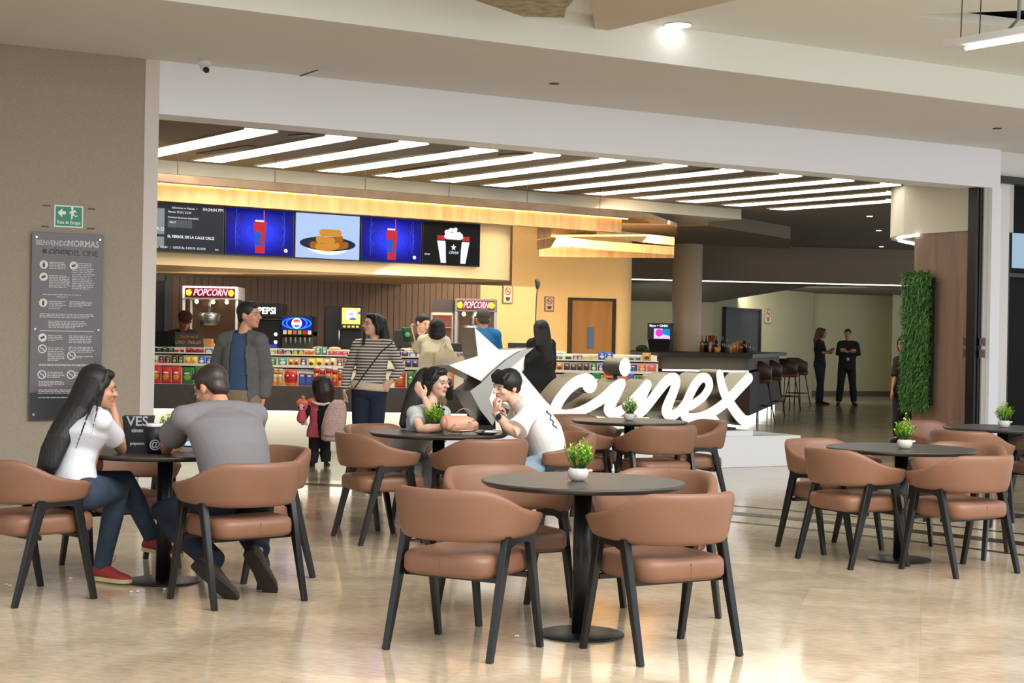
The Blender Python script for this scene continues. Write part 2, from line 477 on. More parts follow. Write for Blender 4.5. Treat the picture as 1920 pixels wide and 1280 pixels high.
# ------------------------------------------------------------------ menu fascia and canopy
fas = mat('fascia_cream', (226, 196, 146), 0.55)
wood_lit = wood('honey_wood', (184, 138, 88), (214, 172, 122), 0.5, 'Z', 10)
wood_top = wood('brown_slab', (104, 82, 62), (128, 102, 78), 0.6, 'X', 5)
fb = MB(SF.mat())
poly = [(-3, 0.02), (4.75, 0.02)] + [(4.75 + 0.42 * math.sin(a), 0.44 - 0.42 * math.cos(a)) for a in [i * math.pi / 16 for i in range(1, 9)]] + [(5.17, 3.4), (-3, 3.4)]
fb.prism(poly, 2.16, 2.92)
struct('wall_fascia', fb, fas)
can = thing('ceiling_canopy', 'long honey wood light canopy running above the row of menu screens', 'canopy', SF(3.4, -0.3, 2.9))
MB(SF.mat()).box((-3, -0.16, 2.885), (6.72, -0.10, 3.06)).build('wood_band', wood_lit, can)
MB(SF.mat()).box((-3, -0.20, 2.87), (6.66, -0.06, 2.886)).build('lower_edge', wood_lit, can)
MB(SF.mat()).box((-3, -0.36, 3.07), (6.92, 0.3, 3.16)).build('top_slab', wood_top, can)
led = glow('warm_led', (255, 190, 96), 9.0)
MB(SF.mat()).box((-3, -0.20, 3.058), (6.8, -0.185, 3.069)).build('led_strip', led, can)
for k in range(7):
    p = SF(-1 + k * 1.25, 0.1, 3.33)
    MB().tube([SF(-1 + k * 1.25, 0.05, 3.16), SF(-1 + k * 1.25, 0.05, 3.5)], 0.004, 6).build('hanger', black_metal, can)
area('canopy_led', SF(2.2, -0.45, 3.0), SF(2.2, 0.0, 2.5), 8.5, 0.08, 17, (1.0, 0.77, 0.48))
# second canopy: angular wood pieces over the wooden door
ca2 = thing('ceiling_canopy', 'angular honey wood light canopy of crossing bands above the wooden door', 'canopy', at(1130, 450, 23.5))


def band(pts, h, name, m, th=0.04):
    P = [at(*p) for p in pts]; mb = MB()
    for a, b in zip(P[:-1], P[1:]):
        d = (b - a).normalized(); n = Vector((-d.y, d.x, 0)) * th
        mb.add([a, b, b + n, a + n, a + Vector((0, 0, h)), b + Vector((0, 0, h)), b + n + Vector((0, 0, h)), a + n + Vector((0, 0, h))], [(0, 3, 2, 1), (4, 5, 6, 7), (0, 1, 5, 4), (1, 2, 6, 5), (2, 3, 7, 6), (3, 0, 4, 7)])
    return mb.build(name, m, ca2)


band([(1005, 479, 24.6), (1100, 477, 24.8), (1258, 473, 25.6)], 0.17, 'wood_band', wood_lit)
band([(1005, 466, 22.8), (1048, 457, 23.3), (1110, 462, 23.8), (1258, 467, 24.6)], 0.13, 'wood_band', wood_lit)
band([(1005, 446, 21.6), (1090, 428, 23.0)], 0.16, 'wood_band', wood_lit)
band([(1112, 439, 22.4), (1258, 449, 23.6)], 0.12, 'wood_band', wood_lit)
P4 = [at(1005, 420, 21.4), at(1210, 425, 22.2), at(1262, 432, 24.0), at(1262, 440, 26.0), at(1005, 440, 26.0)]
MB().prism([(p.x, p.y) for p in P4], 3.10, 3.16).build('top_slab', wood_top, ca2)
MB().tube([at(1010, 440, 21.9), at(1210, 432, 22.6)], 0.012, 6).build('led_strip', led, ca2)
MB().tube([at(1030, 458, 24.2), at(1250, 456, 25.0)], 0.012, 6).build('led_strip', led, ca2)
area('canopy_led_door', at(1120, 435, 23.2), at(1120, 600, 24.6), 2.2, 1.0, 165, (1.0, 0.78, 0.50))

# five menu screens
scr = glow('screen_black', (14, 14, 18), 0.6)
blue1 = glow('screen_blue', (14, 28, 226), 1.0); blue2 = glow('screen_deep_blue', (6, 8, 120), 1.0); blue3 = glow('screen_light_blue', (60, 100, 240), 1.0)
sred = glow('screen_red', (196, 40, 48), 1.0); scup = glow('screen_cup_blue', (34, 84, 190), 1.0); sstraw = glow('screen_straw', (190, 70, 120), 1.0)
swhite = glow('screen_white', (236, 242, 250), 1.0); spale = glow('screen_pale', (176, 200, 240), 1.0); splate = glow('screen_plate', (26, 34, 58), 1.0)
sgold = glow('screen_gold', (206, 140, 48), 1.0); sgold2 = glow('screen_gold_dark', (160, 92, 26), 1.0); sgrey = glow('screen_grey', (82, 86, 92), 1.0); sgrey2 = glow('screen_grey2', (130, 140, 146), 1.0)
sdkgrey = glow('screen_dkgrey', (44, 46, 52), 1.0)
edges = [-0.03, 0.80, 1.715, 2.63, 3.53, 4.43]
edges[0] = edges[1] - 0.915
labs = ['leftmost menu screen with a dark film schedule page and white text', 'menu screen with a red and blue cup on bright blue, next to the schedule screen', 'middle menu screen showing golden cheese sticks on a dark plate', 'menu screen with a red and blue cup on bright blue, right of the cheese sticks', 'rightmost menu screen, black with two white cups and popcorn']


def disc(mb, cx, cz, rx, rz, y, n=24):
    mb.add([(cx + rx * math.cos(2 * math.pi * k / n), y, cz + rz * math.sin(2 * math.pi * k / n)) for k in range(n)], [list(range(n))])


def poly2(mb, pts, y):
    mb.add([(x, y, z) for x, z in pts], [list(range(len(pts)))])


zb, zt = 2.31, 2.865
for i in range(5):
    s0, s1 = edges[i] + 0.006, edges[i + 1] - 0.006
    W_, H_ = s1 - s0, zt - zb
    t = thing('menu_screen', labs[i], 'screen', SF(s0, -0.03, zb), SF.a, 'menu screens above the counter', local=True)
    MB().box((0, -0.03, 0), (W_, 0.05, H_)).build('bezel', black_plastic, t)
    m = MB(); y = -0.0315
    if i in (1, 3):
        m.cur = 1 if i == 1 else 1
        poly2(m, [(0.01, 0.01), (W_ - 0.01, 0.01), (W_ - 0.01, H_ - 0.01), (0.01, H_ - 0.01)], y)
        m.cur = 0
        for kk in range(6):
            m.cur = 7 + kk; disc(m, W_ / 2, H_ * 0.5, W_ * (0.485 - .055 * kk), H_ * (0.485 - .055 * kk), y - 0.0008 - kk * 0.0002, 36)
        m.cur = 2
        # faint web lines in two corners
        for sx in (0.14, 0.86):
            for k in range(7):
                a = math.radians(-80 + k * 26)
                x0 = W_ * sx; z0 = H_ * 0.55
                dx, dz = math.cos(a) * 0.11 * (1 if sx < 0.5 else -1) * 0.6, math.sin(a) * 0.24
                poly2(m, [(x0, z0), (x0 + dx, z0 + dz), (x0 + dx + 0.004, z0 + dz), (x0 + 0.004, z0)], y - 0.003)
        cx = W_ * 0.5; zz = H_ * 0.06
        m.cur = 4
        poly2(m, [(cx - 0.062, zz), (cx + 0.062, zz), (cx + 0.085, H_ * 0.72), (cx - 0.085, H_ * 0.72)], y - 0.004)
        m.cur = 3
        poly2(m, [(cx - 0.062, zz), (cx + 0.062, zz), (cx + 0.066, zz + 0.09), (cx - 0.066, zz + 0.09)], y - 0.005)
        poly2(m, [(cx - 0.08, H_ * 0.52), (cx + 0.03, H_ * 0.50), (cx + 0.085, H_ * 0.72), (cx - 0.085, H_ * 0.72)], y - 0.005)
        poly2(m, [(cx + 0.0, H_ * 0.28), (cx + 0.05, H_ * 0.25), (cx + 0.08, H_ * 0.6), (cx + 0.03, H_ * 0.6)], y - 0.005)
        m.cur = 5
        poly2(m, [(cx + 0.045, H_ * 0.72), (cx + 0.062, H_ * 0.72), (cx + 0.055, H_ * 0.97), (cx + 0.04, H_ * 0.97)], y - 0.005)
        m.cur = 6
        for k in range(4):
            disc(m, cx - 0.05 + k * 0.03, H_ * 0.745, 0.02, 0.012, y - 0.004, 10)
        disc(m, W_ * 0.88, H_ * 0.14, 0.028, 0.026, y - 0.004, 5)
        mm = [blue1, blue2, blue3, sred, scup, sstraw, swhite] + [glow('screen_halo_%s' % 'abcdef'[kk], (8 + 7 * kk, 12 + 9 * kk, 140 + 20 * kk), 1.0) for kk in range(6)]
    elif i == 2:
        m.cur = 1
        poly2(m, [(0.01, 0.01), (W_ - 0.01, 0.01), (W_ - 0.01, H_ - 0.01), (0.01, H_ - 0.01)], y)
        m.cur = 0
        disc(m, W_ / 2, H_ * 0.3, W_ * 0.34, H_ * 0.20, y - 0.001)
        m.cur = 2
        disc(m, W_ / 2, H_ * 0.34, W_ * 0.43, H_ * 0.155, y - 0.002)
        m.cur = 4
        disc(m, W_ / 2, H_ * 0.345, W_ * 0.32, H_ * 0.09, y - 0.0025)
        def stick(x0, z0, x1, z1, r, c):
            m.cur = c
            d = Vector((x1 - x0, z1 - z0)).normalized(); n = Vector((-d.y, d.x)) * r
            pts = [(x0 + n.x * math.cos(a) - d.x * r * math.sin(a), z0 + n.y * math.cos(a) - d.y * r * math.sin(a)) for a in [math.pi * k / 6 for k in range(7)]]
            pts += [(x1 - n.x * math.cos(a) + d.x * r * math.sin(a), z1 - n.y * math.cos(a) + d.y * r * math.sin(a)) for a in [math.pi * k / 6 for k in range(7)]]
            poly2(m, pts, stick.y); stick.y -= 0.0004
        stick.y = y - 0.003
        for (a, b, c, d, cc) in [(0.62, 0.44, 0.69, 0.46, 5), (0.68, 0.30, 0.77, 0.33, 5), (0.27, 0.30, 0.36, 0.29, 5), (0.56, 0.28, 0.63, 0.31, 3), (0.35, 0.27, 0.52, 0.25, 3), (0.58, 0.42, 0.62, 0.44, 5), (0.36, 0.43, 0.56, 0.40, 3), (0.41, 0.58, 0.66, 0.58, 3)]:
            stick(W_ * a, H_ * b, W_ * c, H_ * d, 0.043, cc)
        mm = [swhite, spale, splate, sgold, sdkgrey, sgold2]
    elif i == 0:
        m.cur = 0
        poly2(m, [(0.01, 0.01), (W_ - 0.01, 0.01), (W_ - 0.01, H_ - 0.01), (0.01, H_ - 0.01)], y)
        m.cur = 1
        poly2(m, [(0.02, H_ * 0.35), (0.16, H_ * 0.35), (0.16, H_ * 0.88), (0.02, H_ * 0.88)], y - 0.001)
        poly2(m, [(0.02, H_ * 0.10), (0.16, H_ * 0.10), (0.16, H_ * 0.3), (0.02, H_ * 0.3)], y - 0.001)
        m.cur = 3
        poly2(m, [(0.2, H_ * 0.5), (0.5, H_ * 0.5), (0.5, H_ * 0.66), (0.2, H_ * 0.66)], y - 0.001)
        m.cur = 2
        ty = Matrix.Translation
        m.text('04:24:04 PM', ty((W_ * 0.84, y - 0.002, H_ * 0.88)), 0.052, 0.0005)
        m.text('Seleccione su Película  >', ty((W_ * 0.45, y - 0.002, H_ * 0.89)), 0.032, 0.0005)
        m.text('Martes 19:15 | 22:30', ty((0.2, y - 0.002, H_ * 0.80)), 0.034, 0.0005, 'LEFT')
        m.text('Próximas funciones disponibles', ty((0.2, y - 0.002, H_ * 0.69)), 0.03, 0.0005, 'LEFT')
        m.text('Sala 5', ty((0.22, y - 0.002, H_ * 0.59)), 0.034, 0.0005, 'LEFT')
        m.text('EL FERROL DE LA CALLE CRUZ', ty((0.2, y - 0.002, H_ * 0.29)), 0.042, 0.0005, 'LEFT', bold=0.001)
        m.text('LA D', ty((0.03, y - 0.003, H_ * 0.42)), 0.06, 0.0005, 'LEFT')
        m.text('Bs. 356,84   |   DESDE Bs. 5.555,70  0572/05', ty((0.06, y - 0.002, H_ * 0.07)), 0.034, 0.0005, 'LEFT')
        m.text('Sala', ty((W_ * 0.9, y - 0.002, H_ * 0.07)), 0.03, 0.0005)
        mm = [sdkgrey, sgrey2, swhite, sgrey]
    else:
        m.cur = 0
        poly2(m, [(0.01, 0.01), (W_ - 0.01, 0.01), (W_ - 0.01, H_ - 0.01), (0.01, H_ - 0.01)], y)
        m.cur = 1
        cx = W_ * 0.53
        for sx in (-1, 1):
            poly2(m, [(cx + sx * 0.11, 0.03), (cx + sx * 0.19, 0.03), (cx + sx * 0.25, H_ * 0.56), (cx + sx * 0.12, H_ * 0.56)][::sx], y - 0.001)
        m.cur = 2
        for sx in (-1, 1):
            poly2(m, [(cx + sx * 0.13, H_ * 0.58), (cx + sx * 0.25, H_ * 0.58), (cx + sx * 0.25, H_ * 0.68), (cx + sx * 0.13, H_ * 0.68)][::sx], y - 0.001)
        m.cur = 1
        for k in range(16):
            disc(m, cx - 0.12 + 0.24 * random.random(), H_ * 0.70 + 0.08 * random.random(), 0.03, 0.026, y - 0.0015 - k * 0.0001, 8)
        disc(m, cx, H_ * 0.66, 0.15, 0.045, y - 0.004)
        m.cur = 0
        poly2(m, [(cx - 0.09, 0.0), (cx + 0.09, 0.0), (cx + 0.13, H_ * 0.6), (cx - 0.13, H_ * 0.6)], y - 0.005)
        m.cur = 1
        star = [(cx + (0.045 if k % 2 == 0 else 0.02) * math.sin(k * math.pi / 5), H_ * 0.42 + (0.045 if k % 2 == 0 else 0.02) * math.cos(k * math.pi / 5)) for k in range(10)]
        poly2(m, star, y - 0.006)
        m.text('cinex', Matrix.Translation((cx, y - 0.006, H_ * 0.27)), 0.07, 0.0005, shear=0.3)
        m.text('cinex', Matrix.Translation((W_ * 0.08, y - 0.004, H_ * 0.22)), 0.04, 0.0005)
        mm = [scr, swhite, sred]
    m.build('picture', mm, t)

# back wall of the counter area: slatted panel, cream wall
slat = mat('brown_slat', (118, 94, 80), 0.6); slat_line = mat('slat_line', (150, 126, 108), 0.6)
S2 = 3.0
sL = -2.5; sR = SF.px(898, 560, S2)[0]
mb = MB(SF.mat(0, S2, 0)); mb.box((sL, 0.02, 0), (sR, 0.2, 2.2))
k = sL
n_ = 0
while k < sR:
    mb.cur = 0; mb.box((k, 0.0, 0), (min(k + 0.095, sR), 0.03, 2.2)); mb.cur = 1; mb.box((k + 0.097, 0.01, 0), (k + 0.104, 0.025, 2.2)); k += 0.106
struct('wall_back', mb, [slat, slat_line])
s3 = SF.px(1004, 560, S2)[0]
cream = mat('cream_wall', (206, 182, 132), 0.6)
struct('wall_back_2', MB(SF.mat(0, S2, 0)).box((sR, 0.0, 0), (s3, 0.3, 2.2)), cream)
q = [SF.px(285, 530, S2)[0] - 0.6, SF.px(305, 530, S2)[0]]
struct('door_1', MB(SF.mat(0, S2, 0)).box((q[0], -0.05, 0), (q[1], 0.0, 2.08)), mat('black_door', (24, 22, 22), 0.5))
struct('trim_17', MB(SF.mat(0, S2, 0)).box((q[1] - 0.02, -0.06, 0), (q[1] + 0.05, 0.0, 2.14)).box((q[0], -0.06, 2.08), (q[1], 0, 2.14)), mat('door_frame_grey', (74, 76, 84), 0.5))

# yellow wall with wooden door and rounded corner
YF = Frame(*at(1000, 600, 26.4)[:2], 20)
yel = mat('yellow_wall', (240, 202, 140), 0.6)
sa, sb = 0.0 - 0.4, YF.px(1158, 560)[0]
r = 0.35
arc = [(sb + r * math.sin(a), r - r * math.cos(a)) for a in [i * math.pi / 16 for i in range(0, 9)]]
struct('wall_yellow', MB(YF.mat()).prism([(sa, 0)] + arc + [(sb + r, 6.0), (sa, 6.0)], 0, 3.5), yel)
d0, d1 = YF.px(1068, 600)[0], YF.px(1144, 600)[0]
zt_ = YF.px(1106, 558)[1]
dw = wood('door_wood', (150, 104, 52), (170, 122, 64), 0.45, 'Z', 8)
struct('door_2', MB(YF.mat()).box((d0, -0.06, 0), (d1, -0.02, zt_)), dw)
struct('trim_18', MB(YF.mat()).box((d0 - 0.05, -0.09, 0), (d0, 0, zt_ + 0.04)).box((d1, -0.09, 0), (d1 + 0.055, 0, zt_ + 0.04)).box((d0, -0.09, zt_), (d1, 0, zt_ + 0.04)), mat('door_frame_black', (40, 30, 22), 0.5))
sx_ = YF.px(1104, 600)[0]
tag(MB(YF.mat()).box((sx_ - 0.055, -0.075, 1.25), (sx_ + 0.055, -0.061, 1.60)).build('door_notice', mat('blue_notice', (74, 104, 140), 0.6)), 'small blue notice fixed to the wooden door', 'notice')


# no smoking signs
def notice(frame, px, py, wpx, hpx, n, label, col=(120, 30, 30)):
    s_, z_ = frame.px(px, py, n)
    y = frame(s_, n, 0).y; w_ = wpx * y / F_PX / math.cos(frame.a); h_ = hpx * y / F_PX
    M = frame.mat(s_, n, z_)
    t = thing('wall_sign', label, 'sign', frame(s_, n, z_), frame.a, 'framed prohibition signs', local=True)
    MB().box((-w_ / 2, -0.02, -h_ / 2), (w_ / 2, 0, h_ / 2)).build('board', mat('sign_board_cream', (214, 190, 168), 0.6), t)
    m = MB(); rr = w_ * 0.34
    ring = [(rr * f * math.cos(a), -0.022, h_ * 0.18 + rr * f * math.sin(a)) for a in [2 * math.pi * k / 24 for k in range(24)] for f in (1, 0.78)]
    m.add(ring, [(2 * k, (2 * k + 2) % 48, (2 * k + 3) % 48, 2 * k + 1) for k in range(24)])
    m.box((-rr * 0.1, -0.023, -rr * 0.85), (rr * 0.1, -0.0215, rr * 0.85), Matrix.Translation((0, 0, h_ * 0.18)) @ Matrix.Rotation(math.radians(-45), 4, 'Y'))
    m.build('prohibition_ring', mat('sign_red', (122, 40, 38), 0.6), t)
    m = MB(); m.box((-rr * 0.55, -0.0215, h_ * 0.18 - rr * 0.12), (rr * 0.5, -0.0205, h_ * 0.18 + rr * 0.1))
    for k in range(3):
        m.box((-rr * (0.8 - 0.15 * k), -0.0215, -h_ * (0.2 + 0.07 * k) - 0.01), (rr * (0.8 - 0.15 * k), -0.0205, -h_ * (0.2 + 0.07 * k) + 0.008))
    m.build('print', mat('sign_print', (70, 44, 40), 0.6), t)
    m = MB()
    m.box((-w_ / 2 - 0.008, -0.024, -h_ / 2 - 0.008), (-w_ / 2 + 0.01, 0, h_ / 2 + 0.008)).box((w_ / 2 - 0.01, -0.024, -h_ / 2 - 0.008), (w_ / 2 + 0.008, 0, h_ / 2 + 0.008))
    m.box((-w_ / 2, -0.024, h_ / 2 - 0.01), (w_ / 2, 0, h_ / 2 + 0.008)).box((-w_ / 2, -0.024, -h_ / 2 - 0.008), (w_ / 2, 0, -h_ / 2 + 0.01))
    m.build('frame', mat('sign_frame', (150, 120, 110), 0.6), t)


notice(SF, 948, 552, 17, 32, S2 - 0.005, 'no smoking sign on the cream wall beside the right popcorn machine')
notice(YF, 1027, 567, 16, 26, -0.005, 'no smoking sign on the yellow wall left of the wooden door')
# wall camera with cable at the corner of cream wall
t = thing('wall_camera', 'small dark camera with a hanging cable at the corner of the cream wall', 'camera', at(1004, 530, 22.9))
MB().tube([at(1003, 524, 22.75), at(1005, 530, 22.7), at(1004, 540, 22.7)], [0.035, 0.04, 0.02], 12).build('housing', mat('cam_grey', (90, 92, 98), 0.4), t)
MB().tube([at(1004, 540, 22.7), at(1003, 560, 22.72), at(1003, 640, 22.72)], 0.008, 6).build('cable', black_plastic, t)

# ------------------------------------------------------------------ lobby beyond the bar
grn = mat('sage_wall', (176, 170, 140), 0.7)
P = lambda px, D: (at(px, 600, D).x, D)
# lintel band with LED line
LB0, LB1 = at(1130, 509, 34.5), at(1760, 509, 35.5)
lint = MB(); d = (LB1 - LB0); d.z = 0; nn = Vector((-d.y, d.x, 0)).normalized() * 0.3
a, b = LB0, LB1
zl = 2.72
lint.prism([(a.x, a.y), (b.x, b.y), (b.x + nn.x, b.y + nn.y), (a.x + nn.x, a.y + nn.y)], zl, 3.5)
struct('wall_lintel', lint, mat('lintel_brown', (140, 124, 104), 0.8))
e = Vector((-d.y, d.x, 0)).normalized()
o_ = tag(MB().prism([(p.x, p.y) for p in (a + e * 0.01, b + e * 0.01, b + e * 0.06, a + e * 0.06)], zl - 0.02, zl).build('led_strip', glow('cool_led', (252, 246, 224), 4)), 'long white light line under the brown lintel over the bar', 'light')
for px_, py_, n1_ in [(1622, 382, 'nearest'), (1640, 408, 'middle'), (1646, 438, 'farthest')]:
    p_ = G(px_, py_, 3.492)
    tag(MB(Matrix.Translation(p_)).lathe([(0.05, 0), (0.05, 0.008)], 16).build('spot_lamp', glow('spot_e', (255, 250, 235), 3)), '%s tiny spot lamp in the dark cinema ceiling left of the bulkhead' % n1_, 'light', 'tiny ceiling spots')
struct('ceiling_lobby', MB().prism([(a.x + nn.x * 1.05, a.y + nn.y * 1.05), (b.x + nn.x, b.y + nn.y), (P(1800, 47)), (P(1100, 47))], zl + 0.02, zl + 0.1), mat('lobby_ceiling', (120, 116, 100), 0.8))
# sloping grey soffit at left
sl = [at(1150, 509, 35.0), at(1525, 511, 36.6), at(1335, 553, 37.2), at(1150, 556, 37.0)]
sl[0].z = zl; sl[1].z = zl
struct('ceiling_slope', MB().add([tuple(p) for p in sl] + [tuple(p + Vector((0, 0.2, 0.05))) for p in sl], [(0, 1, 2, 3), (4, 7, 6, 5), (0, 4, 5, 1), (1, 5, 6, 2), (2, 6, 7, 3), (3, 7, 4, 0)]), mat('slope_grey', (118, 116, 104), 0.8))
wl = MB()
q = [P(1150, 37.2), P(1335, 37.4), P(1523, 42.5), P(1523, 43), P(1150, 43)]
wl.prism(q, 0, zl + 0.02)
struct('wall_lobby', wl, grn)
struct('wall_far', MB().prism([P(1523, 43), P(1672, 44), P(1672, 43), P(1800, 44.5), P(1800, 45.5), P(1500, 45.5)], 0, zl + 0.02), grn)
struct('baseboard_far', MB().prism([P(1523, 42.9), P(1672, 43.9), P(1672, 44.0), P(1523, 43.0)], 0, 0.12), mat('grey_skirting', (90, 84, 76), 0.6))
dd0, dd1 = at(1350, 560, 37.3), at(1411, 560, 38.8)
BF = Frame(dd0.x, dd0.y, math.degrees(math.atan2(dd1.y - dd0.y, dd1.x - dd0.x)))
BF = Frame(P(1335, 37.4)[0], 37.4, math.degrees(math.atan2(42.5 - 37.4, P(1523, 42.5)[0] - P(1335, 37.4)[0])))
s0 = BF.px(1353, 600)[0]; s1 = BF.px(1420, 600)[0]; zd = BF.px(1385, 562)[1]
struct('door_3', MB(BF.mat()).box((s0 + 0.05, -0.06, 0), (s1 - 0.05, -0.01, zd - 0.05)), mat('black_door2', (30, 30, 34), 0.5))
struct('trim_19', MB(BF.mat()).box((s0, -0.1, 0), (s0 + 0.05, 0, zd)).box((s1 - 0.05, -0.1, 0), (s1, 0, zd)).box((s0, -0.1, zd - 0.05), (s1, 0, zd)), mat('black_frame3', (20, 20, 22), 0.5))
notice(BF, 1437, 575, 14, 26, -0.005, 'small white and red notice right of the black lobby door')
area('lobby_light', at(1480, 530, 38.0), at(1560, 700, 41), 3.5, 0.3, 60, (1.0, 0.96, 0.80), 150)
area('lobby_light_left', at(1250, 560, 34.8), at(1260, 640, 37), 2.2, 0.3, 12, (1.0, 0.96, 0.82), 150)

# round column with a beige drop beam
colx = at(1286, 600, 31.2)
cap = MB(Matrix.Translation((colx.x, colx.y, 0)))
cap.lathe([(0.29, 0), (0.29, 3.5)], 40)
struct('column', cap, mat('column_bronze', (216, 198, 174), 0.45, metal=0.0, spec=0.6))
bmx = [at(1245, 421, 26.5), at(1320, 417, 26), at(1475, 428, 29), at(1475, 440, 32), at(1245, 432, 31)]
struct('ceiling_drop', MB().prism([(p.x, p.y) for p in bmx], 3.28, 3.5), mat('drop_brown', (130, 116, 98), 0.8))

# ------------------------------------------------------------------ right interior: wood wall, bulkhead, plant wall
RF = Frame(*WF(10.565, 0.32, 0)[:2], 90 + 30.5)
RE = RF.px(1711, 600)[0]       # runs inward
wd = wood('walnut_panel', (108, 84, 70), (138, 110, 92), 0.5, 'Z', 7)
mb = MB()
z_cuts = [0, 0.46, 2.22, 2.84]
mb2 = MB(RF.mat())
for k in range(3):
    mb2.box((-0.19, -0.3, z_cuts[k] + 0.008), (RE, 0, z_cuts[k + 1]))
struct('wall_wood', mb2, wd)
struct('trim_20', MB(RF.mat()).box((-0.18, -0.28, 0.0), (RE - 0.01, -0.006, 2.83)), mat('panel_gap', (158, 132, 110), 0.6))
bk = [(5.92 + 0.15, 20.1), (5.36, 21.16)]
bp_ = [RF(-0.19, 0.02, 0), RF(RE, 0.02, 0), at(1686, 360, 20.95), at(1668, 360, 21.2), at(1661, 360, 21.6), at(1664, 360, 22.2), at(1760, 360, 24.0), RF(-0.19, -0.6, 0)]
struct('wall_bulkhead', MB().prism([(p.x, p.y) for p in bp_], 2.84, 3.5), mat('bulkhead_beige', (208, 202, 186), 0.7))
va = thing('ceiling_light', 'V shaped white light strip under the beige bulkhead above the plant wall', 'light', at(1690, 420, 21.8))
MB().tube([G(1714, 413, 2.825), G(1684, 418, 2.825), G(1677, 421, 2.825), G(1679, 425, 2.825), G(1708, 430, 2.825)], 0.02, 8).build('diffuser', glow('vlight', (255, 250, 235), 5), va)
# foliage panel
pw = thing('plant_wall', 'tall panel of green artificial foliage hung on the wooden wall', 'plant panel', RF(RE, 0.02, 1.4))
s0_, zA = RF.px(1750, 490, 0.05); s1_ = 1.32
zA = 2.32; zB = 0.58
MB(RF.mat()).box((RE - 0.38, 0.0, zB + 0.05), (RE + 0.03, 0.05, zA - 0.05)).build('backing', mat('dark_green_backing', (18, 40, 16), 0.9), pw)
lv = MB()
rnd = random.Random(3)
for k in range(5200):
    s = rnd.uniform(RE - 0.40, RE + 0.09); z = rnd.uniform(zB, zA); y = rnd.uniform(0.05, 0.10)
    a = rnd.uniform(0, 6.28); L = rnd.uniform(0.05, 0.11); out = rnd.uniform(0.02, 0.07)
    dx, dz = math.cos(a) * L * 0.6, math.sin(a) * L - 0.02
    c0 = Vector((s, y, z)); c1 = Vector((s + dx, y + out, z + dz)); md = (c0 + c1) / 2 + Vector((0, 0.012, 0.01))
    wv = Vector((-dz, 0, dx)).normalized() * rnd.uniform(0.005, 0.011)
    lv.cur = rnd.choice((0, 0, 1, 1, 2))
    lv.add([c0, md + wv, c1, md - wv], [(0, 1, 2, 3)], False, RF.mat())
lv.build('foliage', [mat('leaf_a', (44, 96, 34), 0.6), mat('leaf_b', (52, 104, 40), 0.6), mat('leaf_c', (78, 128, 54), 0.6)], pw)
# socket plates
for i, (px, py) in enumerate([(1812, 609), (1812, 631), (1841, 609), (1841, 631)]):
    where = ['upper dark switch plate on the wood wall', 'lower dark switch plate on the wood wall', 'upper dark switch plate on the pale jamb', 'lower dark switch plate on the pale jamb'][i]
    if i < 2:
        s_, z_ = RF.px(px, py, 0.0); M = RF.mat(s_, 0.0, z_) @ Matrix.Rotation(math.pi, 4, 'Z')
    else:
        s_, z_ = WF.px(px, py, 0.04); M = WF.mat(s_, 0.04, z_)
    t = thing('switch_plate', where + ', right of the plant panel', 'switch', M.translation, M.to_euler().z, 'switch plates', local=True)
    MB().box((-0.05, -0.012, -0.05), (0.05, 0, 0.05), bev=0.003).build('plate', mat('bronze_plate', (92, 74, 62), 0.4), t)
    MB().box((-0.025, -0.016, -0.03), (0.025, -0.011, 0.03)).build('rocker', mat('bronze_plate_d', (74, 58, 48), 0.4), t)

# ------------------------------------------------------------------ ceiling fittings of the mall
dl = thing('downlight', 'round bright downlight in the raised mall ceiling near the top', 'light', G(1250, 36, 4.168))
MB(Matrix.Translation(dl.location)).lathe([(0.125, -0.004), (0.125, 0.0)], 32).build('rim', white, dl)
MB(Matrix.Translation(dl.location)).lathe([(0.112, -0.008), (0.112, -0.004)], 32).build('diffuser', glow('down_e', (255, 255, 250), 6), dl)
dc = thing('dome_camera', 'white dome security camera under the soffit above the beige wall', 'camera', at(365, 131, 14.35))
MB(Matrix.Translation((dc.location.x, dc.location.y, 3.84))).lathe([(0.055, 0), (0.058, -0.03), (0.045, -0.055)], 24).build('mount', white, dc)
c_ = dc.location.copy(); c_.z = 3.775
MB().ell(c_, 0.042).build('dome', white, dc)
MB().tube([c_ + Vector((0.015, -0.02, -0.02)), c_ + Vector((0.03, -0.045, -0.035))], 0.026, 14).build('lens', black_plastic, dc)
for px, py, lab in [(1022, 154, 'small dark round sprinkler hole in the soffit near the middle'), (1855, 208, 'small dark sprinkler hole in the soffit at the far right')]:
    p = G(px, py, 3.84)
    tag(MB(Matrix.Translation(p)).lathe([(0.05, -0.006), (0.05, 0.0)], 20).build('sprinkler', dark), lab, 'sprinkler')
hp = [G(450, 150, 3.838), G(543, 157, 3.838), G(577, 144, 3.838)]
m = MB()
for a, b in zip(hp[:-1], hp[1:]):
    d = (b - a).normalized(); n = Vector((-d.y, d.x, 0)) * 0.012
    m.prism([(p.x, p.y) for p in (a, b, b + n, a + n)], 3.832, 3.8401)
tag(m.build('ceiling_hatch', mat('hatch_gap', (90, 82, 74), 0.8)), 'outline of an access hatch in the soffit right of the dome camera', 'hatch')
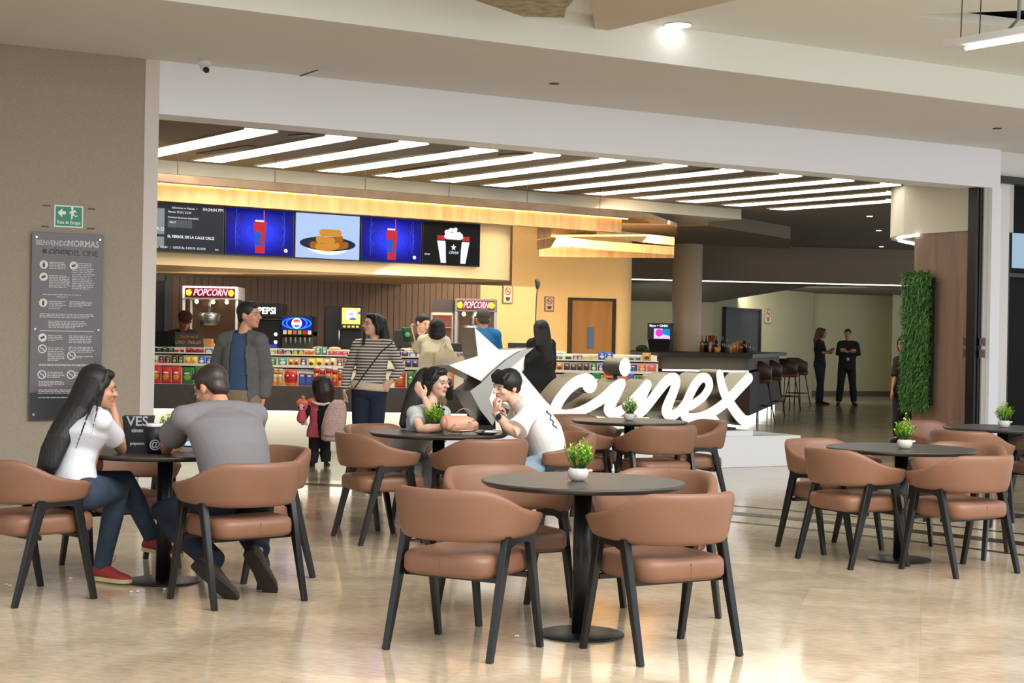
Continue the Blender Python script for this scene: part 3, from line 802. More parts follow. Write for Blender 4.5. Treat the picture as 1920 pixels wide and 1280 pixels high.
# hanging linear light, upper right
lf = thing('pendant_light', 'white hanging linear light fixture at the upper right corner', 'light', at(1850, 45, 11.0))
A = at(1767, 54, 11.6); B = at(2010, 2, 9.8)
MB().beam(A, B, (0.16, 0.055), (0.16, 0.055), (B - A).cross(Vector((0, 0, 1)))).build('housing', white, lf)
d = (B - A).normalized(); sd = d.cross(Vector((0, 0, 1))).normalized()
MB().tube([A + d * 0.28 + Vector((0, 0, -0.05)) + sd * 0.03, A + d * 0.75 + Vector((0, 0, -0.05)) + sd * 0.03], 0.014, 10).build('tube_lamp', glow('tube_e', (255, 252, 244), 8), lf)
MB().tube([A + d * 0.78 + Vector((0, 0, -0.05)) + sd * 0.03, B + Vector((0, 0, -0.05)) + sd * 0.03], 0.014, 10).build('tube_lamp', glow('tube_e', (255, 252, 244), 8), lf)
for k in (0.12, 0.42, 1.1):
    MB().tube([A + d * k, A + d * k + Vector((0.02, 0, 0.9))], 0.004, 6).build('wire', black_metal, lf)
MB().tube([A + d * 0.85 + Vector((0, 0, 0.03)), A + d * 0.95 + Vector((0.02, 0, 0.1)), A + d * 0.98 + Vector((0.02, 0, 0.6))], 0.012, 8).build('cable', mat('cable_grey', (90, 96, 90), 0.5), lf)

# ------------------------------------------------------------------ escape sign and rules panel on the beige wall
s_a, z_t = WF.px(93, 415); s_b, z_b = WF.px(148, 457)
es = thing('exit_sign', 'small green escape route sign with arrow and running figure on the beige wall', 'sign', WF(s_a, 0, z_b), WF.a, local=True)
W_, H_ = s_b - s_a, z_t - z_b
MB().box((0, -0.012, 0), (W_, 0, H_)).build('board', mat('sign_white', (226, 232, 228), 0.4), es)
MB().box((0.012, -0.014, 0.012), (W_ - 0.012, -0.011, H_ - 0.012)).build('green_field', mat('sign_green', (0, 132, 98), 0.4), es)
m = MB(); y = -0.0155
poly2(m, [(0.03, 0.125), (0.068, 0.165), (0.068, 0.14), (0.10, 0.14), (0.10, 0.112), (0.068, 0.112), (0.068, 0.085)], y)
disc(m, 0.155, 0.168, 0.011, 0.013, y)
poly2(m, [(0.145, 0.105), (0.165, 0.105), (0.178, 0.150), (0.158, 0.158), (0.145, 0.148)], y)
poly2(m, [(0.145, 0.148), (0.128, 0.128), (0.134, 0.120), (0.15, 0.136)], y - 0.0002)
poly2(m, [(0.17, 0.15), (0.19, 0.128), (0.196, 0.133), (0.178, 0.158)], y - 0.0002)
poly2(m, [(0.146, 0.108), (0.16, 0.108), (0.158, 0.075), (0.148, 0.068), (0.146, 0.09)], y - 0.0003)
poly2(m, [(0.158, 0.11), (0.172, 0.105), (0.186, 0.092), (0.204, 0.104), (0.198, 0.112), (0.185, 0.104), (0.165, 0.12)], y - 0.0003)
m.text('Ruta de Escape', Matrix.Translation((W_ / 2, y, 0.03)), 0.042, 0.0008, bold=0.0006, sx=W_ * 3.1)
m.build('print', mat('sign_white_print', (232, 238, 234), 0.4), es)
m = MB(WF.mat()); 
for px, py in [(80, 417), (78, 456), (164, 420), (164, 457)]:
    s_, z_ = WF.px(px, py); m.box((s_ - 0.035, -0.003, z_ - 0.006), (s_ + 0.03, 0.0, z_ + 0.006))
struct('trim_21', m, mat('old_glue_mark', (104, 92, 74), 0.9, noise_amt=0.4, nscale=90))

s_a, z_t = WF.px(52, 467); s_b, z_b = WF.px(192, 812)
z_b = WF.px(57, 820)[1]
W_, H_ = s_b - s_a, z_t - z_b
rp = thing('rules_panel', 'tall grey brown glass panel of cinema rules on the beige wall', 'sign', WF(s_a, -0.03, z_b), WF.a, local=True)
MB().box((0, -0.01, 0), (W_, 0.0, H_), bev=0.002).build('glass_plate', mat('smoked_panel', (88, 80, 82), 0.12, coat=0.6, spec=0.7), rp)
MB().box((0.002, -0.0112, 0.002), (W_ - 0.002, -0.0101, 0.24)).build('lower_band', mat('smoked_dark', (52, 50, 58), 0.15), rp)
for ux in (0.035, W_ - 0.035):
    for uz in (0.05, H_ * 0.485, H_ - 0.045):
        M = Matrix.Translation((ux, -0.01, uz)) @ Matrix.Rotation(math.pi / 2, 4, 'X')
        MB(M).lathe([(0.012, -0.03), (0.013, 0.002), (0.010, 0.010)], 14).build('standoff', chrome, rp)
m = MB(); y = -0.0115
X = lambda u: u * W_; Z = lambda u: H_ * (1 - u)
m.text('BIENVENIDO A', Matrix.Translation((X(0.31), y, Z(0.068))), 0.062, 0.0006, bold=0.001, sx=0.78)
m.text('NORMAS', Matrix.Translation((X(0.71), y, Z(0.069))), 0.075, 0.0006, bold=0.002, sx=0.9)
prs = random.Random(5)


def para(u0, u1, v0, v1, n):
    m = MB()
    for k in range(n):
        z = Z(v0 + (v1 - v0) * (k + 0.5) / n); a_ = X(u0); e_ = X(u1 - prs.uniform(0, 0.05) * (1 if k < n - 1 else 4))
        x_ = a_
        while x_ < e_ - 0.01:
            l_ = min(prs.uniform(0.012, 0.045), e_ - x_); m.box((x_, y - 0.0004, z - 0.0035), (x_ + l_, y + 0.0006, z + 0.0035)); x_ += l_ + 0.006
    m.build('text_block', mat('panel_print', (190, 186, 186), 0.5), rp)


for a in [(0.24, 0.50, 0.155, 0.195, 5), (0.56, 0.88, 0.155, 0.30, 15), (0.24, 0.55, 0.225, 0.295, 8), (0.15, 0.86, 0.325, 0.335, 1), (0.35, 0.6, 0.338, 0.345, 1), (0.24, 0.48, 0.362, 0.41, 5), (0.53, 0.88, 0.362, 0.395, 4),
          (0.12, 0.9, 0.43, 0.455, 3), (0.24, 0.78, 0.468, 0.51, 5), (0.24, 0.48, 0.545, 0.58, 4), (0.53, 0.87, 0.545, 0.59, 5), (0.24, 0.48, 0.61, 0.685, 8), (0.53, 0.9, 0.605, 0.64, 4), (0.63, 0.9, 0.655, 0.67, 2),
          (0.12, 0.9, 0.70, 0.712, 2), (0.24, 0.48, 0.74, 0.775, 4), (0.63, 0.9, 0.74, 0.775, 4), (0.12, 0.48, 0.79, 0.82, 4), (0.12, 0.88, 0.835, 0.86, 3), (0.12, 0.7, 0.875, 0.885, 1)]:
    para(*a)
m.box((X(0.12), y - 0.0006, Z(0.5265)), (X(0.88), y + 0.0006, Z(0.5215)))
m.build('white_print', mat('panel_print', (190, 186, 186), 0.5), rp)
m = MB()
m.text('cinex', Matrix.Translation((X(0.36), y, Z(0.112))), 0.085, 0.0006, shear=0.4, bold=0.001)
m.text('DEL CINE', Matrix.Translation((X(0.71), y, Z(0.118))), 0.068, 0.0006, sx=0.9)
star = [(X(0.17) + (0.032 if k % 2 == 0 else 0.014) * math.sin(k * math.pi / 5 - 0.2), Z(0.1) + (0.032 if k % 2 == 0 else 0.014) * math.cos(k * math.pi / 5 - 0.2)) for k in range(10)]
poly2(m, star, y)
m.build('dark_print', mat('panel_dark_print', (40, 34, 38), 0.5), rp)
icons = [(0.165, 0.172, 0), (0.58, 0.172, 1), (0.165, 0.237, 1), (0.165, 0.375, 0), (0.165, 0.56, 1), (0.165, 0.62, 2), (0.57, 0.655, 2), (0.165, 0.757, 2), (0.57, 0.757, 2)]
for ux, uz, kind in icons:
    cx, cz = X(ux), Z(uz)
    if kind < 2:
        m = MB(); disc(m, cx, cz, 0.036, 0.036, y - 0.0002); m.build('icon_disc', mat('icon_white', (222, 218, 214), 0.5), rp)
    else:
        m = MB(); n = 28
        m.add([(cx + f * math.cos(a), y - 0.0002, cz + f * math.sin(a)) for a in [2 * math.pi * k / n for k in range(n)] for f in (0.038, 0.029)], [(2 * k, (2 * k + 2) % (2 * n), (2 * k + 3) % (2 * n), 2 * k + 1) for k in range(n)])
        m.box((-0.003, -0.0006, -0.03), (0.003, 0.0, 0.03), Matrix.Translation((cx, y, cz)) @ Matrix.Rotation(math.radians(-45), 4, 'Y'))
        m.build('icon_ring', mat('icon_white', (222, 218, 214), 0.5), rp)
    m = MB(); yy = y - 0.0008
    m.cur = 0
    if kind == 0:
        disc(m, cx, cz + 0.016, 0.006, 0.006, yy); poly2(m, [(cx - 0.008, cz - 0.024), (cx + 0.008, cz - 0.024), (cx + 0.011, cz + 0.01), (cx - 0.011, cz + 0.01)], yy)
    elif kind == 1:
        m.box((-0.018, -0.0004, -0.009), (0.018, 0.0, 0.009), Matrix.Translation((cx, yy, cz)) @ Matrix.Rotation(math.radians(-25), 4, 'Y'))
    else:
        m.box((-0.016, -0.0004, -0.005), (0.016, 0.0, 0.005), Matrix.Translation((cx, yy, cz)) @ Matrix.Rotation(math.radians(15), 4, 'Y'))
    m.build('icon_symbol', mat('icon_dark', (40, 36, 38) if kind < 2 else (40, 36, 39), 0.5) if kind < 2 else mat('icon_light', (190, 186, 184), 0.5), rp)

# ================================================================== FURNITURE
leather = mat('tan_leather', (128, 90, 68), 0.42, noise_amt=0.05, nscale=8, bump=0.25, bscale=260, spec=0.45)
ebony = mat('black_lacquered_wood', (15, 15, 17), 0.3, noise_amt=0.15, nscale=30)
seam = mat('leather_seam', (120, 82, 62), 0.6)


def make_chair(label):
    root = thing('armchair', label, 'chair', group='tan leather barrel chairs', local=True)
    # backrest
    mb = MB(); rings = []
    A = math.radians(108); nseg = 44
    for i in range(nseg + 1):
        t = -1 + 2 * i / nseg; a = A * t; q = abs(math.degrees(a))
        x = 0.272 * math.sin(a) * (1 + 0.06 * (1 - abs(t))); y = -0.262 * math.cos(a) + 0.0
        if q > 80:
            y += (q - 80) / 28 * 0.085
        f = 0.0 if q < 38 else min(1, (q - 38) / 66)
        f = f * f * (3 - 2 * f)
        zt = 0.738 - 0.112 * f; zb = 0.508 + 0.010 * f
        e = 1.0
        if i < 4 or i > nseg - 4:
            k = min(i, nseg - i); e = [0.42, 0.86, 0.97, 1.0][k]
        zc = (zt + zb) / 2; hz = (zt - zb) / 2 * (0.55 + 0.45 * e if e < 1 else 1); th = 0.028 * (0.35 + 0.65 * e)
        nrm = Vector((math.sin(a), -math.cos(a), 0)); r = []
        for k in range(20):
            p = 2 * math.pi * k / 20; cs, sn = math.cos(p), math.sin(p)
            u = math.copysign(abs(cs) ** 0.7, cs); v = math.copysign(abs(sn) ** 0.45, sn)
            lean = (0.018 * v + 0.01)
            r.append(Vector((x, y, zc)) + nrm * (u * th + lean) + Vector((0, 0, v * hz)))
        rings.append(r)
    mb.loft(rings); mb.build('backrest', leather, root)
    # seat cushion
    mb = MB(); rings = []
    prof = [(0.030, 0.345), (0.008, 0.352), (0.0, 0.368), (0.0, 0.412), (0.004, 0.430), (0.016, 0.444), (0.045, 0.451), (0.12, 0.456)]
    for ins, z in prof:
        r = []
        for k in range(40):
            p = 2 * math.pi * k / 40; cs, sn = math.cos(p), math.sin(p)
            hx, hy = 0.238 - ins, 0.245 - ins
            x = math.copysign(abs(cs) ** 0.38, cs) * hx; y = math.copysign(abs(sn) ** 0.38, sn) * hy + 0.02
            x *= 1 - 0.05 * (0.3 - y)
            r.append((x, y, z))
        rings.append(r)
    mb.loft(rings); st = mb.build('seat', leather, root)
    mb = MB(); mb.box((-0.0015, -0.2262, 0.36), (0.0015, -0.2242, 0.425)); mb.build('seam', seam, st)
    # two side frames: rear leg, front leg, arm rail
    for sx in (-1, 1):
        side = Vector((0, 1, 0))
        rt, rf = Vector((sx * 0.262, -0.09, 0.524)), Vector((sx * 0.268, -0.235, 0.0))
        ft, ff = Vector((sx * 0.264, 0.105, 0.524)), Vector((sx * 0.272, 0.215, 0.0))
        MB().beam(rf, rt, (0.030, 0.028), (0.052, 0.036), side).build('leg', ebony, root)
        MB().beam(ff, ft, (0.030, 0.028), (0.050, 0.036), side).build('leg', ebony, root)
        m = MB(); ring = []
        for y, zb in ((-0.115, 0.49), (-0.085, 0.478), (-0.04, 0.492), (0.06, 0.496), (0.10, 0.484), (0.138, 0.492)):
            ring.append([(sx * 0.263 + dx, y, z) for dx, z in ((-0.018, zb), (0.018, zb), (0.018, 0.53), (-0.018, 0.53))])
        m.loft(ring, False); m.build('arm_rail', ebony, root)
    m = MB(); m.box((-0.25, -0.12, 0.325), (0.25, -0.08, 0.348)).box((-0.25, 0.12, 0.325), (0.25, 0.16, 0.348)); m.build('seat_rail', ebony, root)
    return root


chairs = [
    # x, y, facing (fx, fy), label
    (-0.19, 7.21, 0.49, 0.87, 'tan leather chair seen from behind at the left front of the nearest table'),
    (0.69, 7.20, -0.50, 0.86, 'tan leather chair seen from behind at the right front of the nearest table'),
    (-0.01, 8.08, 0.50, -0.85, 'tan leather chair facing us behind the left side of the nearest table'),
    (0.72, 8.03, -0.50, -0.85, 'tan leather chair facing us behind the right side of the nearest table'),
    (-2.50, 8.38, 0.70, 0.72, 'tan leather chair cut by the left edge, under the woman in white tee'),
    (-1.42, 8.40, -0.65, 0.76, 'tan leather chair seen from behind under the man in grey tee'),
    (-1.47, 9.27, -0.79, -0.61, 'tan leather chair mostly hidden behind the seated man in grey tee'),
    (-2.30, 9.50, 0.60, -0.78, 'tan leather chair behind the far side of the leftmost table'),
    (-0.89, 10.98, 0.90, 0.44, 'empty tan leather chair at the left front of the couple table'),
    (-0.20, 10.66, -0.47, 0.88, 'empty tan leather chair with its back to us at the couple table'),
    (-0.90, 11.78, 0.72, -0.69, 'tan leather chair under the girl with glasses'),
    (0.30, 11.30, -0.93, -0.30, 'tan leather chair under the boy in white tee leaning on the couple table'),
    (0.52, 12.95, 0.80, 0.60, 'tan leather chair left of the table in front of the letters, beside the boy'),
    (1.16, 12.72, -0.40, 0.91, 'tan leather chair with its back to us at the table before the letters'),
    (1.50, 13.40, -0.93, -0.35, 'tan leather chair at the right side of the table before the letters'),
    (0.62, 13.85, 0.50, -0.86, 'tan leather chair hidden behind the table before the letters'),
    (2.21, 10.26, 0.89, 0.45, 'tan leather chair at the left front of the right-hand table'),
    (2.80, 9.95, -0.52, 0.85, 'tan leather chair at the right front of the right-hand table'),
    (2.20, 10.93, 0.55, -0.83, 'tan leather chair behind the left side of the right-hand table'),
    (3.02, 10.80, -0.60, -0.80, 'tan leather chair behind the right side of the right-hand table'),
    (3.70, 13.85, 0.55, -0.83, 'tan leather chair behind the farthest right table, against the wood wall'),
    (3.66, 12.72, 0.62, 0.78, 'tan leather chair in front of the farthest right table, its back to us'),
    (4.52, 13.35, -0.85, -0.50, 'tan leather chair cut by the right edge at the farthest right table'),
]
c0 = None
for x, y, fx, fy, lab in chairs:
    rz = math.atan2(fy, fx) - math.pi / 2
    if c0 is None:
        c0 = make_chair(lab); c0.location = (x, y, 0); c0.rotation_euler = (0, 0, rz)
    else:
        dup(c0, (x, y, 0), rz, lab)

top_m = mat('dark_table_top', (54, 50, 47), 0.36, noise_amt=0.08, nscale=25, spec=0.6)


def make_table(label):
    root = thing('round_table', label, 'table', group='round black pedestal tables', local=True)
    MB().lathe([(0.30, 0.699), (0.462, 0.704), (0.480, 0.716), (0.484, 0.724), (0.482, 0.729), (0.474, 0.731)], 72).build('table_top', top_m, root)
    MB().lathe([(0.043, 0.01), (0.043, 0.70)], 32).build('pedestal', black_metal, root)
    MB().lathe([(0.2, 0.0), (0.206, 0.003), (0.206, 0.007), (0.2, 0.010), (0.05, 0.013)], 56).build('base_plate', black_metal, root)
    MB().lathe([(0.13, 0.688), (0.13, 0.70)], 32).build('mounting_plate', black_metal, root)
    return root


tables = [((0.35, 7.58), 'round black table nearest to us, in the centre with an empty top but one plant'),
          ((-1.93, 8.97), 'round black table at the left with the woman in white and the man in grey'),
          ((-0.50, 11.19), 'round black table of the young couple, holding a pink handbag'),
          ((0.99, 13.31), 'round black table in front of the white letters'),
          ((2.55, 10.42), 'round black table at the right, in front of the cinema floor'),
          ((4.08, 13.26), 'round black table at the right edge, beside the white pillar')]
t0_ = None
for (x, y), lab in tables:
    if t0_ is None:
        t0_ = make_table(lab); t0_.location = (x, y, 0)
    else:
        dup(t0_, (x, y, 0), 0, lab)

# potted plants
pot_m = mat('pale_stone_pot', (190, 184, 174), 0.7, noise_amt=0.08, nscale=60)
lf_m = [mat('plant_leaf_lime', (160, 206, 44), 0.5), mat('plant_leaf_green', (108, 166, 40), 0.5), mat('plant_leaf_dark', (54, 100, 34), 0.55), mat('plant_leaf_yellow', (200, 214, 84), 0.5)]


def make_plant(label, seed, style=0):
    rd = random.Random(seed)
    root = thing('potted_plant', label, 'plant', group='small potted plants on the tables', local=True)
    pt = MB().lathe([(0.024, 0), (0.034, 0.004), (0.045, 0.018), (0.050, 0.034), (0.047, 0.050), (0.040, 0.060), (0.036, 0.060), (0.038, 0.050), (0.02, 0.046)], 28).build('pot', pot_m, root)
    MB().tube([(0.044, 0, 0.046), (0.062, 0, 0.049)], [0.008, 0.007], 10, round_ends=True).build('knob', pot_m, pt)
    m = MB(); st = MB()
    for k in range(46):
        a = rd.uniform(0, 6.283); r = rd.uniform(0, 1) ** 0.6; h = 0.06 + rd.uniform(0.05, 0.135) * (1.05 - 0.45 * r)
        tip = Vector((math.cos(a) * r * 0.075, math.sin(a) * r * 0.075, h + 0.02))
        b = Vector((math.cos(a) * r * 0.022, math.sin(a) * r * 0.022, 0.05))
        mid = b.lerp(tip, 0.5) + Vector((math.cos(a), math.sin(a), 0)) * 0.006
        st.tube([b, mid, tip], [0.0013, 0.0012, 0.0008], 4)
        for j in range(9):
            f = 0.38 + 0.62 * j / 8
            p = b.lerp(mid, f * 2) if f < 0.5 else mid.lerp(tip, f * 2 - 1)
            aa = rd.uniform(0, 6.283); L = rd.uniform(0.014, 0.024) * (1 if style == 0 else 1.35)
            d = Vector((math.cos(aa) * 0.8, math.sin(aa) * 0.8, rd.uniform(0.1, 1.0))).normalized() * L
            sd = d.cross(Vector((0, 0, 1))).normalized() * L * (0.30 if style == 0 else 0.16)
            zrel = (p.z - 0.06) / 0.13
            m.cur = 2 if rd.random() > 0.45 + zrel * 0.9 else rd.choice((0, 0, 1, 1, 3 if zrel > .7 else 0))
            mid2 = p + d * 0.5 + Vector((0, 0, 0.003))
            m.add([p, mid2 + sd, p + d, mid2 - sd], [(0, 1, 2, 3)])
    m.build('foliage', lf_m, root); st.build('stems', lf_m[2], root)
    return root


pl = [((1093, 893), 0.35, 7.55, 1.0, 'lime green plant in a pale stone pot on the nearest table', 1, 0),
      ((820, 812), 0, 11.16, 1.0, 'round bright green plant in a pale pot beside the pink handbag', 2, 0),
      ((1185, 778), 0, 13.25, 1.0, 'small green plant in a pale pot in front of the white letters', 3, 0),
      ((1703, 815), 0, 10.30, 1.0, 'small green plant in a white pot on the right-hand table', 4, 0),
      ((1888, 768), 0, 13.2, 1.0, 'small leafy plant in a white pot on the table at the right edge', 5, 1),
      ((321, 862), 0, 9.10, 1.0, 'dark leafy plant beside the black popcorn tubs at the left table', 6, 1)]
for (px, py), xx, D, sc_, lab, seed, style in pl:
    p = at(px, py, D); r = make_plant(lab, seed, style); r.location = (p.x, D, 0.7312); r.scale = (1, 1, 1)

# ------------------------------------------------------------------ things on the tables
TZ = 0.7312
# black popcorn tub and cup with white print at the left table
blk = mat('black_card', (20, 20, 24), 0.5); prw = mat('card_print', (170, 170, 178), 0.6)


def box_tub(name, label, px, D, w0, w1, h, rz, lines, rim=False):
    p = at(px, 860, D)
    t = thing(name, label, 'tub' if 'tub' in name else 'cup', (p.x, D, TZ), rz, local=True)
    m = MB(); n = 28
    if 'tub' in name:
        m.loft([[(x * k, y * k, z) for x, y in ((-1, -1), (1, -1), (1, 1), (-1, 1))] for k, z in ((w0 / 2, 0), (w1 / 2, h))], False, caps=False)
        m.loft([[(x * k, y * k, z) for x, y in ((-1, -1), (1, -1), (1, 1), (-1, 1))] for k, z in ((w1 / 2 - 0.002, h), (w0 / 2 - 0.002, 0.003))], False)
    else:
        m.lathe([(w0 / 2, 0), (w1 / 2, h), (w1 / 2 - 0.002, h), (w0 / 2 - 0.002, 0.003)], 28)
    m.build('body', blk, t)
    if rim:
        MB().lathe([(w1 / 2 - 0.001, h - 0.018), (w1 / 2 + 0.003, h - 0.016), (w1 / 2 + 0.003, h - 0.001), (w1 / 2 - 0.001, h), (w1 / 2 - 0.02, h + 0.001)], 28).build('lid', mat('white_lid', (222, 224, 226), 0.4), t)
    m = MB(); ang = math.atan2((w1 - w0) / 2, h)
    for txt, z, size in lines:
        wz = (w0 + (w1 - w0) * z / h) / 2
        m.text(txt, Matrix.Translation((0, -wz - 0.0015, z)) @ Matrix.Rotation(ang, 4, 'X'), size, 0.0004, bold=0.001)
    m.build('print', prw, t)
    return t


box_tub('popcorn_tub', 'black square popcorn tub with white letters on the leftmost table', 267, 8.85, 0.125, 0.165, 0.20, 0.15, [('VES', 0.15, 0.075), ('cinex', 0.115, 0.03), ('popcorn', 0.045, 0.022)])
box_tub('popcorn_cup', 'black cup with white lid and round emblem beside the popcorn tub', 298, 8.76, 0.075, 0.095, 0.165, 0.2, [('@', 0.035, 0.06)], rim=True)
# phones
ph_glow = glow('phone_screen', (150, 175, 240), 1.6)


def phone(label, c, rot, size=(0.072, 0.15)):
    t = thing('smartphone', label, 'phone', c, 0, local=True); t.rotation_euler = rot
    MB().box((-size[0] / 2, -size[1] / 2, 0), (size[0] / 2, size[1] / 2, 0.009), bev=0.002).build('body', black_plastic, t)
    MB().box((-size[0] / 2 + 0.004, -size[1] / 2 + 0.006, 0.0088), (size[0] / 2 - 0.004, size[1] / 2 - 0.006, 0.0096)).build('screen', ph_glow, t)
    return t


phone('lit smartphone held over the table by the man in grey tee', at(366, 848, 9.02), (math.radians(50), 0, math.radians(-10)), (0.06, 0.09))
phone('lit smartphone tilted up beside the dark plant, left of the grey tee', at(326, 816, 9.2), (math.radians(70), 0.3, math.radians(-25)), (0.045, 0.06))

# pink handbag
pk = mat('pink_leather', (214, 158, 132), 0.35, noise_amt=0.08, nscale=20, bump=0.2); pk2 = mat('pink_leather_dark', (176, 120, 98), 0.4); gold = mat('gold_trim', (196, 168, 140), 0.3, metal=0.7)
hb = thing('handbag', 'pink leather handbag lying on the couple table', 'bag', at(865, 812, 10.98))
c = at(862, 792, 11.0)
m = MB(); rings = []
for k, (f, r) in enumerate([(-1, 0.03), (-0.93, 0.055), (-0.75, 0.066), (-0.4, 0.07), (0, 0.07), (0.45, 0.066), (0.8, 0.055), (1.0, 0.03)]):
    rings.append([Vector((c.x + 0.02 + f * 0.12 + 0.010 * math.sin(3 * a), c.y + r * math.cos(a) * 0.8, TZ + 0.065 + 0.004 * math.sin(5 * f) + r * 0.93 * math.sin(a) * (1 if math.sin(a) > -0.6 else 0.85))) for a in [2 * math.pi * j / 24 for j in range(24)]])
m.loft(rings); m.build('body', pk, hb)
m = MB(); m.ell(at(838, 797, 10.93), (0.028, 0.045, 0.05)); m.build('end_pocket', pk2, hb)
m = MB(); m.tube([at(862, 778, 10.96), at(866, 772, 10.95), at(873, 769, 10.95), at(882, 770, 10.97), at(888, 777, 11.0)], 0.007, 8, squash=0.4); m.build('handle', pk, hb)
m = MB(); m.tube([at(852, 811, 10.88), at(870, 810.5, 10.86), at(890, 809, 10.88), at(900, 805, 10.93), at(900, 798, 11.0)], 0.011, 8, squash=0.5); m.build('strap', gold, hb)
m = MB(); m.tube([at(850, 809, 10.89), at(858, 799, 10.90), at(866, 806, 10.88)], 0.004, 6).tube([at(884, 795, 10.9), at(896, 790, 10.93)], 0.005, 6); m.build('buckle', gold, hb)
# plate with napkin and phone next to the boy
pc = at(918, 808, 11.0)
pt = thing('plate', 'dark round plate beside the boy on the couple table', 'plate', (pc.x, 11.0, TZ), local=True)
MB().lathe([(0.045, 0), (0.06, 0.003), (0.085, 0.016), (0.083, 0.018), (0.05, 0.006)], 32).build('dish', mat('slate_plate', (44, 48, 54), 0.3), pt)
MB().ell((-0.01, 0, 0.018), (0.028, 0.02, 0.014)).build('leftovers', mat('leftover', (84, 76, 46), 0.8), pt)
nk = thing('napkin', 'white folded napkin on the dark plate', 'napkin', (pc.x + 0.03, 10.99, TZ + 0.019), 0.2, local=True)
MB().box((-0.045, -0.025, 0), (0.075, 0.03, 0.006)).build('fold', mat('napkin_white', (226, 224, 220), 0.8), nk)
MB().box((-0.04, -0.022, 0.006), (0.07, 0.027, 0.010)).build('fold', mat('napkin_white', (226, 224, 220), 0.8), nk)
cupb = thing('drink_cup', 'black lidded drink cup standing behind the plant on the couple table', 'cup', (at(828, 780, 11.3).x, 11.3, TZ), local=True)
MB().lathe([(0.032, 0), (0.04, 0.15), (0.032, 0.152)], 24).build('body', blk, cupb)
MB().lathe([(0.042, 0.15), (0.043, 0.158), (0.034, 0.168), (0.015, 0.17)], 24).build('lid', black_plastic, cupb)
for k in range(4):
    a = k * 1.5
    MB().tube([(0.02 * math.cos(a), 0.02 * math.sin(a), 0.168), (0.026 * math.cos(a), 0.026 * math.sin(a), 0.20)], 0.005, 6).build('straw', black_plastic, cupb)
# crumbs on the floor
cr = mat('popcorn_crumb', (226, 214, 190), 0.8)
for i, (px, py) in enumerate([(150, 1114), (263, 1135), (276, 1134), (30, 1130), (36, 1132), (325, 1128), (1085, 1130), (990, 1192)]):
    p = G(px, py, 0.004)
    m = MB()
    for k in range(3):
        m.ell(p + Vector((random.uniform(-.007, .007), random.uniform(-.007, .007), 0.002)), 0.0065, n=8, m=5)
    where = 'left' if px < 600 else 'middle'
    tag(m.build('popcorn_piece', cr), 'tiny popcorn crumb on the marble near the %s table' % ('leftmost' if px < 600 else 'nearest centre'), 'popcorn', 'popcorn crumbs by the leftmost table' if px < 600 else 'popcorn crumbs by the centre table')

#@@PART3
# ================================================================== SIGN ON ITS PLINTH
pl_m = mat('plinth_white', (236, 238, 240), 0.25, coat=0.3)
ped = thing('sign_plinth', 'long white glossy plinth carrying the star and letters', 'plinth', WF(5.2, 0.5, 0))
MB(WF.mat()).box((3.02, 0.02, 0), (7.65, 1.25, 0.345), bev=0.004).build('base', pl_m, ped)
MB(WF.mat()).box((3.1, 0.10, 0.345), (7.02, 1.0, 0.405), bev=0.004).build('step', pl_m, ped)
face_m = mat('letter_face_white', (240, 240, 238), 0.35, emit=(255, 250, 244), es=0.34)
sign = thing('cinema_sign', 'large white star and script letters reading cinex on a white plinth', 'sign', WF(5.2, 0.3, 0.405))
SN, SD = 0.16, 0.32
z8 = lambda x, y: (1140 + x / 5.053, 560 + y / 5.053)
z5 = lambda x, y: (980 + x / 3.2, 380 + y / 3.2)
z7 = lambda x, y: (820 + x / 2.743, 600 + y / 2.743)


def cat(P, n=7):
    out = []
    for i in range(len(P) - 1):
        p0 = P[max(i - 1, 0)]; p1 = P[i]; p2 = P[i + 1]; p3 = P[min(i + 2, len(P) - 1)]
        for k in range(n):
            t = k / n
            out.append(tuple(0.5 * ((2 * b) + (-a + c) * t + (2 * a - 5 * b + 4 * c - d) * t * t + (-a + 3 * b - 3 * c + d) * t ** 3) for a, b, c, d in zip(p0, p1, p2, p3)))
    out.append(P[-1]); return out


def stroke(mb, pts, conv):
    """round brush stroke as an extruded solid: pts (x, y, radius_m) in traced units"""
    Q = []
    for x, y, r in pts:
        s, z = WF.px(*conv(x, y), SN); Q.append((s, z, r))
    Q = cat(Q)
    L = []; R_ = []
    for i, (s, z, r) in enumerate(Q):
        a = Q[max(i - 1, 0)]; b = Q[min(i + 1, len(Q) - 1)]
        d = Vector((b[0] - a[0], b[1] - a[1])).normalized(); n = Vector((-d.y, d.x))
        L.append((s + n.x * r, z + n.y * r)); R_.append((s - n.x * r, z - n.y * r))
    def capf(q, prev, sgn):
        d = Vector((q[0] - prev[0], q[1] - prev[1])).normalized(); n = Vector((-d.y, d.x))
        return [(q[0] + (n.x * math.cos(t) + d.x * math.sin(t)) * q[2], q[1] + (n.y * math.cos(t) + d.y * math.sin(t)) * q[2]) for t in [math.pi * k / 12 for k in range(1, 12)]]
    end = capf(Q[-1], Q[-2], 1); start = capf(Q[0], Q[1], 1)
    M = WF.mat()
    front, back = SN, SN + SD
    out = L + end + R_[::-1] + start
    n = len(out)
    # front and back faces as strips
    for yy, flip in ((front, False), (back, True)):
        mb.cur = 0 if not flip else 1
        vs = [(s, yy, z) for s, z in L + R_]; m_ = len(L)
        mb.add(vs, [(i, i + 1, m_ + i + 1, m_ + i) for i in range(m_ - 1)], False, M)
        for arc, a, b in ((end, L[-1], R_[-1]), (start, R_[0], L[0])):
            mb.add([(s, yy, z) for s, z in [a] + arc + [b]], [list(range(len(arc) + 2))], False, M)
    mb.cur = 1
    vs = [(s, front, z) for s, z in out] + [(s, back, z) for s, z in out]
    mb.add(vs, [(i, (i + 1) % n, n + (i + 1) % n, n + i) for i in range(n)], True, M)
    # thin dark trim cap edge
    return mb


